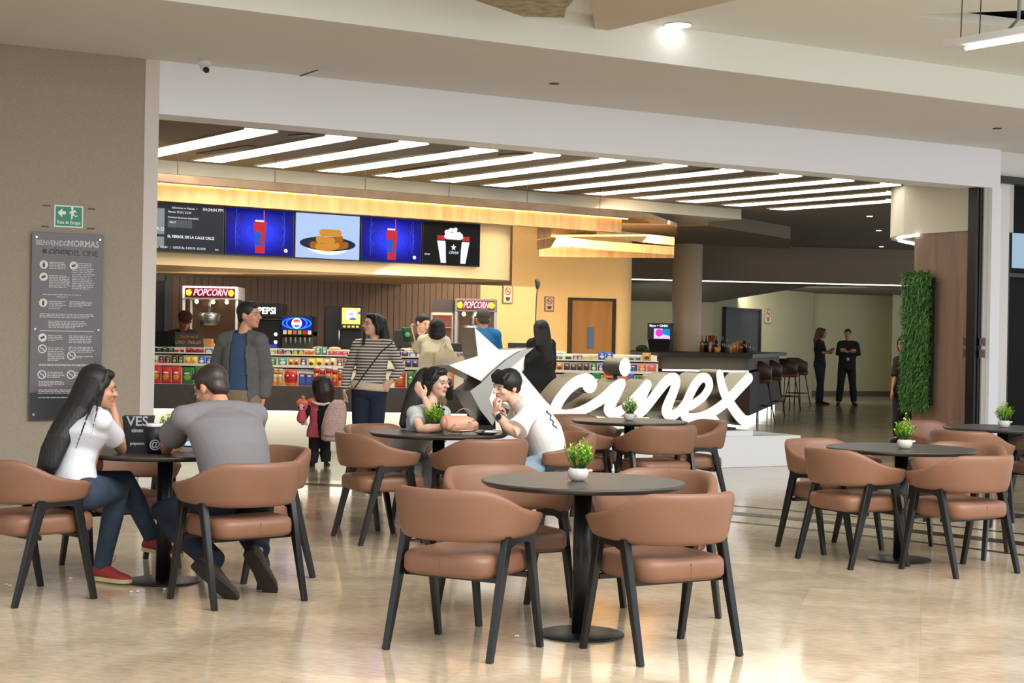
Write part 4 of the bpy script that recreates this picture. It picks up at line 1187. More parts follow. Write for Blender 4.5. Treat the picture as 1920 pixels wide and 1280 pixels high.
side_m = mat('letter_side_metal', (128, 124, 110), 0.32, metal=0.85, bump=0.15, bscale=60)
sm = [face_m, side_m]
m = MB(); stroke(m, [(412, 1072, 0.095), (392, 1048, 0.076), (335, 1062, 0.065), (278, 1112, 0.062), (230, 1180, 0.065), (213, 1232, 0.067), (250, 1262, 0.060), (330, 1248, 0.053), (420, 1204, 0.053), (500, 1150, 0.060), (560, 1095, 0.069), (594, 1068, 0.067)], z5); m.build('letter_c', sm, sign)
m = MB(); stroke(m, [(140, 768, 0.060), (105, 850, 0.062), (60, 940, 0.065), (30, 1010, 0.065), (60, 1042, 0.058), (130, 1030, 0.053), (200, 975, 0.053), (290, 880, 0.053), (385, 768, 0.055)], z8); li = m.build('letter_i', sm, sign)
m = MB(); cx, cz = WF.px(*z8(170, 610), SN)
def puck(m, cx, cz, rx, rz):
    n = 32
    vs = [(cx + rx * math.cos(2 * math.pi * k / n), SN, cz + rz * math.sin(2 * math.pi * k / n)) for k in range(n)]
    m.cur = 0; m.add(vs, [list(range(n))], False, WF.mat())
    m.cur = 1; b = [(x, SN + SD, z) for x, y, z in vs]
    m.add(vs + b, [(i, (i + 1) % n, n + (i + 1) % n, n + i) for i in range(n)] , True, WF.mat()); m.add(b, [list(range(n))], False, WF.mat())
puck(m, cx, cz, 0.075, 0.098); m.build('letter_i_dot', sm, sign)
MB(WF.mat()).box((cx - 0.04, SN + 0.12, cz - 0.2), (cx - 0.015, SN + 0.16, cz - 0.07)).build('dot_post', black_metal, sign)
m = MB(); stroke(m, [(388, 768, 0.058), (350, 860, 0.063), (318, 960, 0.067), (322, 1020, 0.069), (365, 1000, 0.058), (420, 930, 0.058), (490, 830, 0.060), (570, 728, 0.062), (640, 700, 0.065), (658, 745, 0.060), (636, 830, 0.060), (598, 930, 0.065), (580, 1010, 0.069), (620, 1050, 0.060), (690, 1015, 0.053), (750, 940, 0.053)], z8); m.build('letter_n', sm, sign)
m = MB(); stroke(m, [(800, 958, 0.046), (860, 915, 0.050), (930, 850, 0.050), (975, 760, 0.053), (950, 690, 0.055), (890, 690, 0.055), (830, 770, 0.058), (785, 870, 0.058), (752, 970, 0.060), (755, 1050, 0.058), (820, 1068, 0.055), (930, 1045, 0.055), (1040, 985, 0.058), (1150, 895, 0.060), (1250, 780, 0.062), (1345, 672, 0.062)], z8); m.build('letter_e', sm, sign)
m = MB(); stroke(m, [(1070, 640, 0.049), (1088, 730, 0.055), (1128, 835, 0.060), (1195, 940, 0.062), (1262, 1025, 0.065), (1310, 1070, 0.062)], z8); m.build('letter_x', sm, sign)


def plate(name, pts, n0, n1, mats, conv=z7, ins=0.0):
    S = [WF.px(*conv(x, y), n0) for x, y in pts]
    n = len(S); m = MB()
    m.cur = 0; m.add([(s, n0, z) for s, z in S], [list(range(n))], False, WF.mat())
    m.cur = 1; m.add([(s, n0, z) for s, z in S] + [(s, n1, z) for s, z in S], [(i, (i + 1) % n, n + (i + 1) % n, n + i) for i in range(n)] + [list(range(n, 2 * n))], False, WF.mat())
    return m.build(name, mats, sign)


dchrome = mat('dark_chrome', (96, 94, 92), 0.25, metal=0.9)
plate('star', [(190, 45), (322, 157), (462, 143), (438, 262), (560, 400), (690, 524), (480, 470), (345, 425), (296, 538), (262, 395), (240, 322), (66, 243), (212, 190)], SN, SN + SD, [face_m, chrome])
plate('swoosh', [(499, 138), (430, 158), (360, 206), (290, 270), (235, 328), (178, 372), (236, 470), (300, 545), (318, 500), (280, 408), (300, 345), (370, 258), (440, 192)], SN - 0.05, SN + SD - 0.02, [chrome, dchrome])
# foot plates to the plinth
MB(WF.mat()).box((3.15, SN + 0.05, 0.405), (3.7, SN + 0.3, 0.5)).build('star_foot', black_metal, sign)
MB(WF.mat()).box((4.1, SN + 0.1, 0.405), (6.9, SN + 0.26, 0.43)).build('letter_rail', black_metal, sign)

# ================================================================== CANDY COUNTER
cw = mat('counter_white', (232, 226, 212), 0.4); cdk = mat('counter_dark', (82, 76, 72), 0.45, noise_amt=0.08, nscale=6)
YC = 18.7; XL, XR = -6.6, 1.75
ct = thing('candy_counter', 'long candy counter with dark front and three stepped white shelves', 'counter', (-2.4, 19.3, 0))
MB().box((XL, YC, 0.50), (XR, YC + 0.03, 0.79)).box((XL, YC + 0.03, 0.50), (XR, 20.0, 0.53)).build('front_panel', cdk, ct)
MB().box((XL, YC + 0.55, 0), (XR - 0.3, 20.0, 0.50)).build('plinth_base', mat('counter_base_white', (236, 232, 218), 0.5), ct)
m = MB().box((XL, YC + 0.03, 0.76), (XR, YC + 0.22, 0.79)).box((XL, YC + 0.22, 0.53), (XR, YC + 0.24, 1.0)).box((XL, YC + 0.205, 0.985), (XR, YC + 0.40, 1.0)).box((XL, YC + 0.205, 0.985), (XR, YC + 0.215, 1.03))
m.box((XL, YC + 0.40, 0.9), (XR, YC + 0.42, 1.14)).box((XL, YC + 0.385, 1.125), (XR, YC + 0.56, 1.14)).box((XL, YC + 0.385, 1.125), (XR, YC + 0.395, 1.155)).box((XL, YC + 0.56, 1.1), (XR, 20.0, 1.215))
m.build('stepped_shelf', cw, ct)
m = MB().box((XR, YC, 0.50), (XR + 0.03, 20.0, 0.79)); m.build('end_panel', cdk, ct)
MB().box((XL, YC + 0.50, 0.46), (XR - 0.3, YC + 0.545, 0.495)).build('toe_light', glow('toe_led', (255, 250, 228), 3), ct)
area('counter_toe', (-2.4, YC + 0.35, 0.49), (-2.4, YC + 0.3, 0), 7.6, 0.25, 22, (1, 0.97, 0.86))
area('back_bar_fill', (-2.4, 20.0, 2.14), (-2.2, 21.0, 0.9), 5.5, 0.2, 42, (1, 0.9, 0.78))  # added fill under the fascia to brighten the slatted wall, no fitting there
area('shelf_light', (-2.4, YC - 0.9, 3.25), (-2.4, YC + 0.3, 1.0), 8.0, 0.3, 75, (1, 0.93, 0.80))

GC = {'red': (190, 40, 36), 'gold': (208, 146, 60), 'green': (40, 112, 52), 'teal': (64, 140, 130), 'yellow': (224, 196, 52), 'blue': (50, 92, 176), 'purple': (72, 58, 120), 'pink': (206, 90, 116), 'brown': (82, 56, 42), 'black': (40, 34, 34), 'white': (222, 216, 204), 'orange': (214, 106, 44), 'cream': (214, 194, 150), 'mulberry': (120, 40, 66), 'lime': (140, 178, 60)}
good_mesh = {}


def good(kind, c1, c2):
    key = (kind, c1, c2)
    if key in good_mesh:
        return good_mesh[key]
    m = MB()
    ms = [mat('pack_' + c1, GC[c1], 0.35), mat('pack_' + c2, GC[c2], 0.35), mat('pack_white', GC['white'], 0.4)]
    if kind == 'bag':
        w_, h_, d_ = 0.125, 0.19, 0.07; rings = []
        for i, (u, k) in enumerate([(0, 0.08), (0.05, 0.12), (0.15, 0.75), (0.35, 1), (0.65, 0.95), (0.85, 0.6), (0.95, 0.12), (1, 0.08)]):
            z = u * h_; ww = w_ / 2 * (0.93 + 0.07 * (1 - k)); dd = d_ / 2 * k
            rings.append([(ww * math.copysign(abs(math.cos(a)) ** 0.6, math.cos(a)), dd * math.copysign(abs(math.sin(a)) ** 0.8, math.sin(a)), z) for a in [2 * math.pi * j / 16 for j in range(16)]])
        m.loft(rings)
        m.cur = 1; m.ell((0, -d_ / 2 * 0.72, h_ * 0.40), (w_ * 0.36, 0.012, h_ * 0.20), n=14, m=7)
        m.cur = 2; m.ell((0, -d_ / 2 * 0.92, h_ * 0.62), (w_ * 0.28, 0.008, h_ * 0.07), n=12, m=5)
    elif kind == 'tube':
        m.lathe([(0.037, 0), (0.037, 0.075)], 18); m.cur = 1; m.lathe([(0.0372, 0.075), (0.0372, 0.135)], 18); m.cur = 0; m.lathe([(0.037, 0.135), (0.037, 0.185)], 18)
        m.cur = 2; m.lathe([(0.039, 0.185), (0.039, 0.20), (0.034, 0.203)], 18)
        m.cur = 1; m.ell((0, -0.036, 0.10), (0.02, 0.004, 0.025), n=10, m=5)
    elif kind == 'tub':
        m.lathe([(0.045, 0), (0.062, 0.05), (0.066, 0.11), (0.055, 0.155), (0.03, 0.17)], 20); m.cur = 1
        m.lathe([(0.046, 0.0), (0.054, 0.02), (0.055, 0.03)], 20)
        m.cur = 2; m.ell((-0.022, -0.058, 0.105), (0.014, 0.008, 0.012), n=10, m=5); m.ell((0.026, -0.056, 0.105), (0.014, 0.008, 0.012), n=10, m=5)
    elif kind == 'carton':
        m.box((-0.055, -0.04, 0), (0.055, 0.04, 0.14), bev=0.003); m.cur = 1; m.box((-0.04, -0.0415, 0.03), (0.04, -0.039, 0.10)); m.cur = 2; m.box((-0.03, -0.043, 0.105), (0.03, -0.039, 0.125))
    elif kind == 'packet':
        w_, h_, d_ = 0.085, 0.105, 0.05; rings = []
        for u, k in [(0, 0.1), (0.08, 0.4), (0.3, 1), (0.7, 0.95), (0.92, 0.4), (1, 0.1)]:
            rings.append([(w_ / 2 * math.copysign(abs(math.cos(a)) ** 0.5, math.cos(a)), d_ / 2 * k * math.sin(a), u * h_) for a in [2 * math.pi * j / 14 for j in range(14)]])
        m.loft(rings); m.cur = 1; m.ell((0, -d_ * 0.40, h_ * 0.45), (w_ * 0.34, 0.009, h_ * 0.2), n=12, m=5)
        m.cur = 2; m.ell((0, -d_ * 0.34, h_ * 0.75), (w_ * 0.26, 0.006, h_ * 0.07), n=10, m=5)
    elif kind == 'bar':
        m.box((-0.038, -0.03, 0), (0.038, 0.03, 0.062), bev=0.006); m.cur = 1; m.box((-0.028, -0.0315, 0.015), (0.028, -0.029, 0.042)); m.cur = 2; m.box((-0.02, -0.033, 0.045), (0.02, -0.029, 0.053))
    me = m.mesh({'bag': 'crisp_bag', 'tube': 'crisp_tube', 'tub': 'candy_tub', 'carton': 'candy_carton', 'packet': 'candy_packet', 'bar': 'candy_bar'}[kind], ms)
    good_mesh[key] = me; return me


KN = {'bag': ('crisp_bag', 'crisp bag', 0.13), 'tube': ('crisp_tube', 'crisp tube', 0.082), 'tub': ('candy_tub', 'rounded candy tub', 0.135), 'carton': ('candy_carton', 'carton', 0.118), 'packet': ('candy_packet', 'candy packet', 0.092), 'bar': ('candy_bar', 'candy box', 0.082)}
ROW = {3: (0.791, YC + 0.12, 'bottom'), 2: (1.001, YC + 0.31, 'middle'), 1: (1.141, YC + 0.47, 'top')}
segs = [
    (3, 285, 343, 'bag', 'red', 'gold', 'at the left end'), (3, 343, 388, 'bag', 'green', 'lime', 'right of the red bags'), (3, 388, 412, 'bag', 'green', 'yellow', 'left of the jacket man'),
    (3, 503, 514, 'tube', 'red', 'gold', 'touching the jacket of the standing man'), (3, 514, 533, 'tube', 'gold', 'cream', 'left of the red rounded tubs'), (3, 534, 562, 'tub', 'red', 'orange', 'between the tubes and the purple cartons'),
    (3, 563, 590, 'carton', 'purple', 'blue', 'left of the child hair'), (3, 590, 636, 'tube', 'red', 'gold', 'above the head of the child'), (3, 636, 655, 'tube', 'gold', 'red', 'left of the striped sleeve'),
    (3, 742, 764, 'bag', 'red', 'orange', 'right of the striped sleeve'), (3, 765, 795, 'bag', 'green', 'lime', 'above the girl with glasses'), (3, 838, 855, 'bag', 'orange', 'gold', 'left of the star'),
    (3, 1030, 1062, 'carton', 'red', 'brown', 'right of the long-haired woman'), (3, 1062, 1110, 'carton', 'brown', 'red', 'behind the letter c'), (3, 1112, 1130, 'bag', 'green', 'orange', 'above the letter i'), (3, 1132, 1160, 'bag', 'orange', 'brown', 'left below the dot of the i'),
    (3, 1166, 1180, 'bag', 'orange', 'red', 'right below the dot of the i'), (3, 1180, 1192, 'bag', 'blue', 'white', 'right of the dot of the i'), (3, 1193, 1206, 'bag', 'green', 'teal', 'near the right end'), (3, 1207, 1232, 'tube', 'gold', 'brown', 'at the right end'),
    (2, 285, 298, 'packet', 'cream', 'brown', 'at the left end'), (2, 299, 322, 'packet', 'brown', 'pink', 'second group from the left end'), (2, 323, 347, 'packet', 'black', 'lime', 'left of the yellow packets'), (2, 348, 372, 'packet', 'yellow', 'gold', 'near the left end'), (2, 373, 402, 'packet', 'blue', 'white', 'left of the man in jacket'),
    (2, 503, 522, 'packet', 'green', 'lime', 'touching the jacket of the standing man'), (2, 523, 541, 'packet', 'teal', 'white', 'beside the green packets'), (2, 542, 564, 'packet', 'gold', 'brown', 'above the red rounded tubs'), (2, 565, 578, 'packet', 'purple', 'white', 'above the purple cartons'), (2, 579, 608, 'packet', 'yellow', 'brown', 'above the red tubes'), (2, 609, 632, 'packet', 'cream', 'mulberry', 'left of the striped woman'), (2, 633, 656, 'packet', 'mulberry', 'white', 'touching the striped sleeve'),
    (2, 742, 760, 'packet', 'orange', 'gold', 'right of the striped woman'), (2, 761, 800, 'packet', 'purple', 'black', 'below the cream tote bag'), (2, 838, 880, 'packet', 'orange', 'yellow', 'left of the upper star tip'),
    (2, 1030, 1042, 'packet', 'yellow', 'lime', 'right of the long-haired woman'), (2, 1043, 1058, 'packet', 'gold', 'brown', 'left above the letter c'), (2, 1059, 1108, 'packet', 'brown', 'black', 'above the letter c'), (2, 1109, 1122, 'packet', 'green', 'white', 'above the letter i'), (2, 1123, 1146, 'packet', 'purple', 'white', 'left of the dot of the i'),
    (2, 1180, 1198, 'packet', 'purple', 'blue', 'right of the dot of the i'), (2, 1199, 1214, 'packet', 'orange', 'cream', 'above the green bags near the right end'), (2, 1215, 1234, 'packet', 'pink', 'orange', 'at the right end'),
    (1, 285, 328, 'bar', 'black', 'green', 'at the left end'), (1, 329, 350, 'bar', 'white', 'red', 'near the left end'), (1, 351, 384, 'bar', 'red', 'mulberry', 'below the price card'), (1, 385, 402, 'bar', 'blue', 'white', 'left of the man in jacket'),
    (1, 503, 520, 'bar', 'lime', 'white', 'touching the jacket of the standing man'), (1, 521, 535, 'bar', 'purple', 'pink', 'below the blue soda dispenser'), (1, 536, 550, 'bar', 'black', 'cream', 'below the dispenser nozzles'), (1, 551, 572, 'bar', 'green', 'yellow', 'below the nozzles at right'), (1, 573, 591, 'bar', 'gold', 'orange', 'left of the taller teal packets'),
    (1, 592, 616, 'packet', 'teal', 'cream', 'between the two soda machines'), (1, 617, 655, 'bar', 'red', 'pink', 'below the black juice machine'), (1, 742, 768, 'bar', 'purple', 'brown', 'right of the striped woman'), (1, 769, 795, 'bar', 'blue', 'white', 'left of the cream top'),
    (1, 845, 880, 'bar', 'blue', 'orange', 'left of the star tip'), (1, 1040, 1058, 'bar', 'white', 'teal', 'right of the long-haired woman'), (1, 1059, 1075, 'bar', 'white', 'black', 'left of the purple boxes'), (1, 1076, 1094, 'bar', 'purple', 'cream', 'below the wooden door'), (1, 1095, 1122, 'bar', 'cream', 'yellow', 'below the right door post'), (1, 1123, 1152, 'packet', 'blue', 'white', 'left of the dot of the i'),
    (1, 1180, 1204, 'bar', 'cream', 'blue', 'right of the dot of the i'), (1, 1205, 1224, 'packet', 'gold', 'brown', 'at the right end'),
]
gr_ = random.Random(11)
seen = {}
for row, x0, x1, kind, c1, c2, where in segs:
    z, y, rn = ROW[row]; nm, words_k, w_ = KN[kind]
    X0, X1 = at(x0, 700, y).x, at(x1, 700, y).x
    n = max(1, int(round((X1 - X0) / (w_ * 0.93)))); fx = (X1 - X0) / (n * w_) * 0.99
    lab = '%s and %s %s on %s shelf, %s' % (c1, c2, words_k, rn, where)
    for k in range(n):
        o = bpy.data.objects.new(nm, good(kind, c1, c2)); COL.objects.link(o)
        o.location = (X0 + (k + 0.5) * (X1 - X0) / n, y + gr_.uniform(-0.01, 0.01), z); o.rotation_euler = (0, 0, gr_.uniform(-0.12, 0.12))
        o.scale = (min(1.2, fx), 1.0, gr_.uniform(0.96, 1.14))
        tag(o, lab, 'snack', '%s and %s %s, %s shelf' % (c1, c2, words_k, rn) if n > 1 else None)
# loose snacks lying on the counter top
for i, (px, lab) in enumerate([(598, 'cream snack pack lying on the counter top above the teal packets'), (628, 'golden snack pack lying on the counter top above the red boxes'), (760, 'pale snack tray on the counter top left of the cream top woman'), (780, 'golden snack tray on the counter top under the green bag'), (1050, 'pale pastry pack on the counter top right of the long-haired woman')]):
    p = at(px, 665, 19.4)
    tag(MB().ell((p.x, 19.42, 1.215 + 0.018), (0.075, 0.05, 0.018)).build('snack_pack', mat('snack_gold', (226, 190, 130), 0.5) if i % 2 else mat('snack_cream', (226, 214, 190), 0.5)), lab, 'snack')

# ------------------------------------------------------------------ back counter and machines
bc = thing('back_counter', 'dark back counter carrying the popcorn and soda machines', 'counter', (-1.5, 20.6, 0))
MB().box((-6.5, 20.25, 0), (0.0, 21.0, 0.92)).build('body', dark, bc)
MB().box((-6.5, 20.2, 0.92), (0.0, 21.05, 0.96)).build('worktop', mat('worktop_black', (34, 34, 36), 0.3), bc)
BZ = 0.96
neon = glow('neon_pink', (255, 70, 110), 2.2); neonw = glow('neon_white', (255, 225, 215), 2.6); neony = glow('neon_yellow', (255, 200, 40), 2.0)
steel = mat('steel', (176, 176, 174), 0.3, metal=0.8); glassm = mat('cabinet_glass', (210, 205, 200), 0.05, trans=1.0, alpha=0.25)
popc = mat('popcorn', (238, 206, 140), 0.8, noise_amt=0.25, nscale=60, bump=1.0, bscale=60)


def popcorn_machine(label, px0, px1, ytop, D, frame_m, head_m, ang):
    a, b = at(px0, ytop, D), at(px1, ytop, D); W_ = b.x - a.x; H_ = a.z - BZ; dp = 0.55
    t = thing('popcorn_machine', label, 'popcorn machine', ((a.x + b.x) / 2, D, BZ), ang, local=True)
    hw = W_ / 2; hh = 0.165
    MB().box((-hw, 0, H_ - hh), (hw, dp, H_), bev=0.008).build('header', head_m, t)
    for sx in (-1, 1):
        for y in (0.02, dp - 0.03):
            MB().box((sx * hw - (0.03 if sx > 0 else 0), y, 0.12), (sx * hw + (0.03 if sx < 0 else 0), y + 0.03, H_ - hh)).build('post', frame_m, t)
    MB().box((-hw, 0, 0), (hw, dp, 0.12), bev=0.005).build('base', frame_m, t)
    MB().box((-hw + 0.02, dp - 0.02, 0.12), (hw - 0.02, dp - 0.01, H_ - hh)).build('back_panel', mat('warm_back_panel', (120, 92, 74), 0.35, metal=0.4), t)
    m = MB(); m.lathe([(0.13, 0.0), (0.14, 0.14), (0.12, 0.16), (0.0001, 0.165)], 24, Matrix.Translation((-hw * 0.15, dp * 0.5, H_ - hh - 0.33))); m.build('kettle', steel, t)
    MB().tube([(-hw * 0.15, dp * .5, H_ - hh - 0.17), (-hw * 0.15, dp * .5, H_ - hh)], 0.02, 10).build('kettle_rod', steel, t)
    m = MB()
    for k in range(26):
        m.ell((random.uniform(-hw * .8, hw * .8), random.uniform(0.1, dp - 0.1), 0.15 + random.uniform(0, 0.12)), 0.06, n=8, m=5)
    o = m.build('popcorn_heap', popc, t); o['kind'] = 'stuff'
    for k in (-0.6, 0.0, 0.5):
        MB().ell((hw * k, dp * 0.4, H_ - hh - 0.03), (0.025, 0.025, 0.025)).build('bulb', glow('bulb', (255, 235, 200), 9), t)
    z = H_ - hh * 0.72
    m = MB(); m.text('POPCORN', Matrix.Translation((0, -0.012, z)), 0.118, 0.004, shear=0.35, bold=0.004, sx=W_ * 1.08); m.build('neon_glow', neon, t)
    MB().box((-hw * .90, -0.006, H_ - hh * .88), (hw * .90, 0.002, H_ - hh * .14)).build('sign_panel', mat('sign_maroon', (74, 22, 34), 0.4), t)
    m = MB(); m.text('POPCORN', Matrix.Translation((0, -0.020, z)), 0.118, 0.002, shear=0.35, bold=-0.002, sx=W_ * 1.08); m.build('neon_letters', neonw, t)
    for sx in (-1, 1):
        m = MB()
        for k in range(5):
            m.ell((sx * hw * 0.76 + 0.018 * math.cos(k * 1.26), -0.006, H_ - hh * 0.5 + 0.022 * math.sin(k * 1.26)), (0.022, 0.008, 0.022), n=10, m=5)
        m.build('neon_kernel', neony, t)
    return t


popcorn_machine('white popcorn machine with pink neon lettering at the left of the counter', 339, 443, 558, 20.45, mat('enamel_white', (226, 222, 218), 0.4), mat('enamel_white', (226, 222, 218), 0.4), 0)
popcorn_machine('grey steel popcorn machine with neon lettering beside the cream wall', 851, 929, 563, 20.35, steel, mat('header_grey', (120, 112, 96), 0.5), 0)
a = at(806, 566, 20.5); b = at(848, 566, 20.5)
t = thing('food_warmer', 'dark food warmer cabinet with red light left of the right popcorn machine', 'warmer', (a.x, 20.5, BZ), local=True)
W_, H_ = b.x - a.x, a.z - BZ
MB().box((0, 0, H_ - 0.17), (W_, 0.5, H_)).build('header', mat('warmer_dark', (58, 44, 38), 0.5), t)
MB().box((0, 0.48, 0), (W_, 0.5, H_ - 0.17)).build('back_panel', mat('warmer_copper', (176, 116, 86), 0.3, metal=0.5), t)
MB().box((0, 0, 0), (W_, 0.5, 0.1)).build('base', steel, t)
for x in (0, W_ - 0.02):
    MB().box((x, 0, 0.1), (x + 0.02, 0.02, H_ - 0.17)).build('post', steel, t)
MB().box((0.02, 0.05, H_ - 0.20), (W_ - 0.02, 0.1, H_ - 0.17)).build('lamp', glow('warmer_lamp', (255, 150, 110), 4), t)
for z in (0.35, 0.55):
    MB().box((0.01, 0.02, z), (W_ - 0.01, 0.47, z + 0.012)).build('rack', steel, t)

# soda machines
a = at(490, 585, 20.5); b = at(527, 585, 20.5)
t = thing('soda_machine', 'tall black soda machine with lit lettering behind the man in jacket', 'soda machine', (a.x - 0.12, 20.5, BZ), local=True)
W_, H_ = b.x - a.x + 0.12, a.z - BZ
MB().box((0, 0, 0), (W_, 0.5, H_ - 0.21), bev=0.01).build('body', black_plastic, t)
MB().box((-0.02, -0.05, H_ - 0.19), (W_ + 0.01, 0.45, H_), bev=0.01).build('top_sign', black_plastic, t)
m = MB(); m.text('PEPSI', Matrix.Translation((W_ / 2, -0.052, H_ - 0.135)), 0.115, 0.002, bold=0.003, sx=0.92); m.build('lettering', glow('sign_cream', (240, 236, 214), 2.5), t)
for z in (0.33, 0.43):
    MB().ell((W_ * 0.80, -0.005, z), (0.022, 0.008, 0.022)).build('indicator_light', glow('cool_dot', (200, 220, 255), 5), t)
MB().box((W_ * 0.35, -0.006, 0.24), (W_ * 0.85, 0.0, 0.30)).build('display', glow('dim_blue', (60, 70, 150), 1.0), t)
a = at(526, 607, 20.4); b = at(585, 607, 20.4)
t = thing('soda_dispenser', 'blue lit soda dispenser with a round red white and blue globe emblem', 'soda dispenser', (a.x, 20.4, BZ), local=True)
W_, H_ = b.x - a.x, a.z - BZ
MB().box((0, 0.1, 0), (W_, 0.5, H_ - 0.2)).build('body', mat('grey_green_unit', (92, 92, 82), 0.4, metal=0.3), t)
MB().box((0, 0, H_ - 0.27), (W_, 0.5, H_), bev=0.02).build('head', black_plastic, t)
m = MB(); cx, cz = W_ / 2, H_ - 0.095
m.cur = 1; poly2(m, [(0.01, H_ - 0.175), (W_ - 0.01, H_ - 0.175), (W_ - 0.01, H_ - 0.02), (0.01, H_ - 0.02)], -0.002)
m.cur = 0
for r_, y in ((0.19, -0.003), (0.14, -0.005)):
    m.cur = 0; disc(m, cx, cz, r_, 0.076, y); m.cur = 1; disc(m, cx, cz, r_ - 0.02, 0.066, y - 0.001)
m.build('blue_panel', [glow('dispenser_blue', (40, 110, 250), 2.0), glow('dispenser_deep', (8, 26, 150), 1.2)], t)
m = MB(); m.cur = 0; disc(m, cx, cz, 0.066, 0.066, -0.008)
m.cur = 1; poly2(m, [(cx + 0.052 * math.cos(a), cz + 0.052 * math.sin(a)) for a in [math.radians(15 + 150 * k / 12) for k in range(13)]], -0.009)
m.cur = 2; poly2(m, [(cx + 0.052 * math.cos(a), cz + 0.052 * math.sin(a)) for a in [math.radians(205 + 130 * k / 12) for k in range(13)]], -0.009)
m.build('globe_emblem', [glow('globe_white', (255, 255, 255), 2.4), glow('globe_red', (220, 60, 70), 1.6), glow('globe_blue', (50, 90, 220), 1.6)], t)
for k in range(6):
    c_ = ['white', 'yellow', 'pink', 'lime', 'red', 'white'][k]
    MB().box((0.03 + k * W_ / 6.4, -0.012, H_ - 0.235), (0.075 + k * W_ / 6.4, 0.0, H_ - 0.185)).build('flavour_button', mat('btn_' + c_, GC[c_], 0.3), t)
    MB().tube([(0.06 + k * W_ / 6.6, 0.03, H_ - 0.27), (0.06 + k * W_ / 6.6, 0.03, H_ - 0.36)], 0.014, 8).build('nozzle', mat('nozzle_grey', (130, 130, 120), 0.4), t)
a = at(605, 586, 20.3); b = at(676, 586, 20.3)
t = thing('juice_machine', 'big black drinks machine with a bright yellow picture beside the striped woman', 'drinks machine', (a.x, 20.3, BZ), local=True)
W_, H_ = b.x - a.x, a.z - BZ
MB().box((0, 0.1, 0), (W_, 0.55, H_), bev=0.015).build('body', black_plastic, t)
MB().box((W_ * 0.44, -0.05, H_ - 0.30), (W_ + 0.01, 0.15, H_ + 0.0), bev=0.015).build('head', black_plastic, t)
m = MB(); x0, x1 = W_ * 0.5, W_ * 0.98
m.cur = 0; poly2(m, [(x0, H_ - 0.225), (x1, H_ - 0.225), (x1, H_ - 0.02), (x0, H_ - 0.02)], -0.052)
m.cur = 1; disc(m, (x0 + x1) / 2, H_ - 0.11, 0.075, 0.075, -0.053); m.cur = 2; disc(m, (x0 + x1) / 2 + 0.02, H_ - 0.16, 0.045, 0.02, -0.054); m.cur = 3; disc(m, (x0 + x1) / 2, H_ - 0.10, 0.035, 0.014, -0.055)
m.cur = 2; poly2(m, [(x1 - 0.04, H_ - 0.10), (x1, H_ - 0.10), (x1, H_ - 0.06), (x1 - 0.03, H_ - 0.07)], -0.055)
m.build('lit_picture', [glow('pic_yellow', (250, 214, 90), 2.0), glow('pic_white', (255, 250, 230), 2.4), glow('pic_green', (80, 120, 200), 1.2), glow('pic_pink', (236, 120, 190), 1.6)], t)
for k in range(4):
    MB().box((x0 + 0.015 + k * 0.055, -0.056, H_ - 0.27), (x0 + 0.05 + k * 0.055, -0.05, H_ - 0.245)).build('flavour_button', mat('btn_yellow', GC['yellow'], 0.3, emit=GC['yellow'], es=0.4), t)
MB().tube([(W_ * 0.42, 0.06, H_ - 0.3), (W_ * 0.4, 0.06, 0.3)], 0.012, 8).build('lever', steel, t)
# price display / till at left, laptop tills
t = thing('price_card', 'dark price board reading 766.63 on the left end of the counter', 'price board', at(350, 672, 19.3))
q = [at(286, 645, 19.38), at(378, 645, 19.38)]
a_ = [at(330, 672, 19.28), at(383, 672, 19.28), at(379, 645, 19.42), at(326, 645, 19.42)]
m = MB(); m.add([tuple(p) for p in a_] + [tuple(p + Vector((0, 0.02, 0))) for p in a_], [(0, 1, 2, 3), (4, 7, 6, 5), (0, 4, 5, 1), (1, 5, 6, 2), (2, 6, 7, 3), (3, 7, 4, 0)]); m.build('board', mat('slate_card', (70, 66, 64), 0.5), t)
M = Matrix.Translation(a_[0].lerp(a_[2], 0.5) + Vector((0, -0.012, 0))) @ Matrix.Rotation(math.radians(-38), 4, 'X')
m = MB(); m.text('TASA BS.S/', M @ Matrix.Translation((0.0, 0, 0.03)), 0.05, 0.0006); m.text('USD  766,63', M @ Matrix.Translation((0.0, 0, -0.06)), 0.06, 0.0006, bold=0.001); m.build('print', mat('ochre_print', (186, 140, 92), 0.6), t)


def till(label, px0, px1, y0, y1, D, tilt=0.04, glow_m=None):
    a, b = at(px0, y1, D), at(px1, y0, D)
    t = thing('till_screen', label, 'till', (a.x, D, a.z - 0.02), local=True)
    W_, H_ = b.x - a.x, b.z - a.z
    M = Matrix.Rotation(math.radians(-12), 4, 'X')
    MB(M).box((0, 0, 0), (W_, 0.03, H_), bev=0.006).build('monitor', black_plastic, t)
    MB().box((W_ * 0.4, 0.0, -(a.z - 0.02 - 1.216)), (W_ * 0.6, 0.08, 0.02)).box((W_ * 0.2, -0.05, -(a.z - 0.02 - 1.216)), (W_ * 0.8, 0.12, -(a.z - 0.02 - 1.216) + 0.02)).build('stand', black_plastic, t)
    if glow_m:
        MB(M).box((W_ * 0.66, -0.003, H_ * 0.15), (W_ * 0.97, 0.0, H_ * 0.7)).build('lit_window', glow_m, t)
    return t


till('black till screen at the left end of the counter beside the price board', 286, 328, 640, 668, 19.35)
till('black till screen between the striped woman and the ponytail attendant', 739, 764, 622, 655, 19.4)
till('dark blue backed screen between the cream top and the blue shirt man', 843, 868, 643, 664, 19.4)
till('black till screen with blue light beside the long-haired woman', 953, 998, 638, 662, 19.4, glow_m=glow('till_blue', (40, 90, 130), 1.0))
tag(MB().box((at(386, 660, 20.0).x, 19.75, 1.215), (at(404, 660, 20.0).x, 19.9, 1.32)).build('carton_box', mat('tan_box', (214, 156, 92), 0.6)), 'tan paper box on the counter between price board and jacket man', 'box')

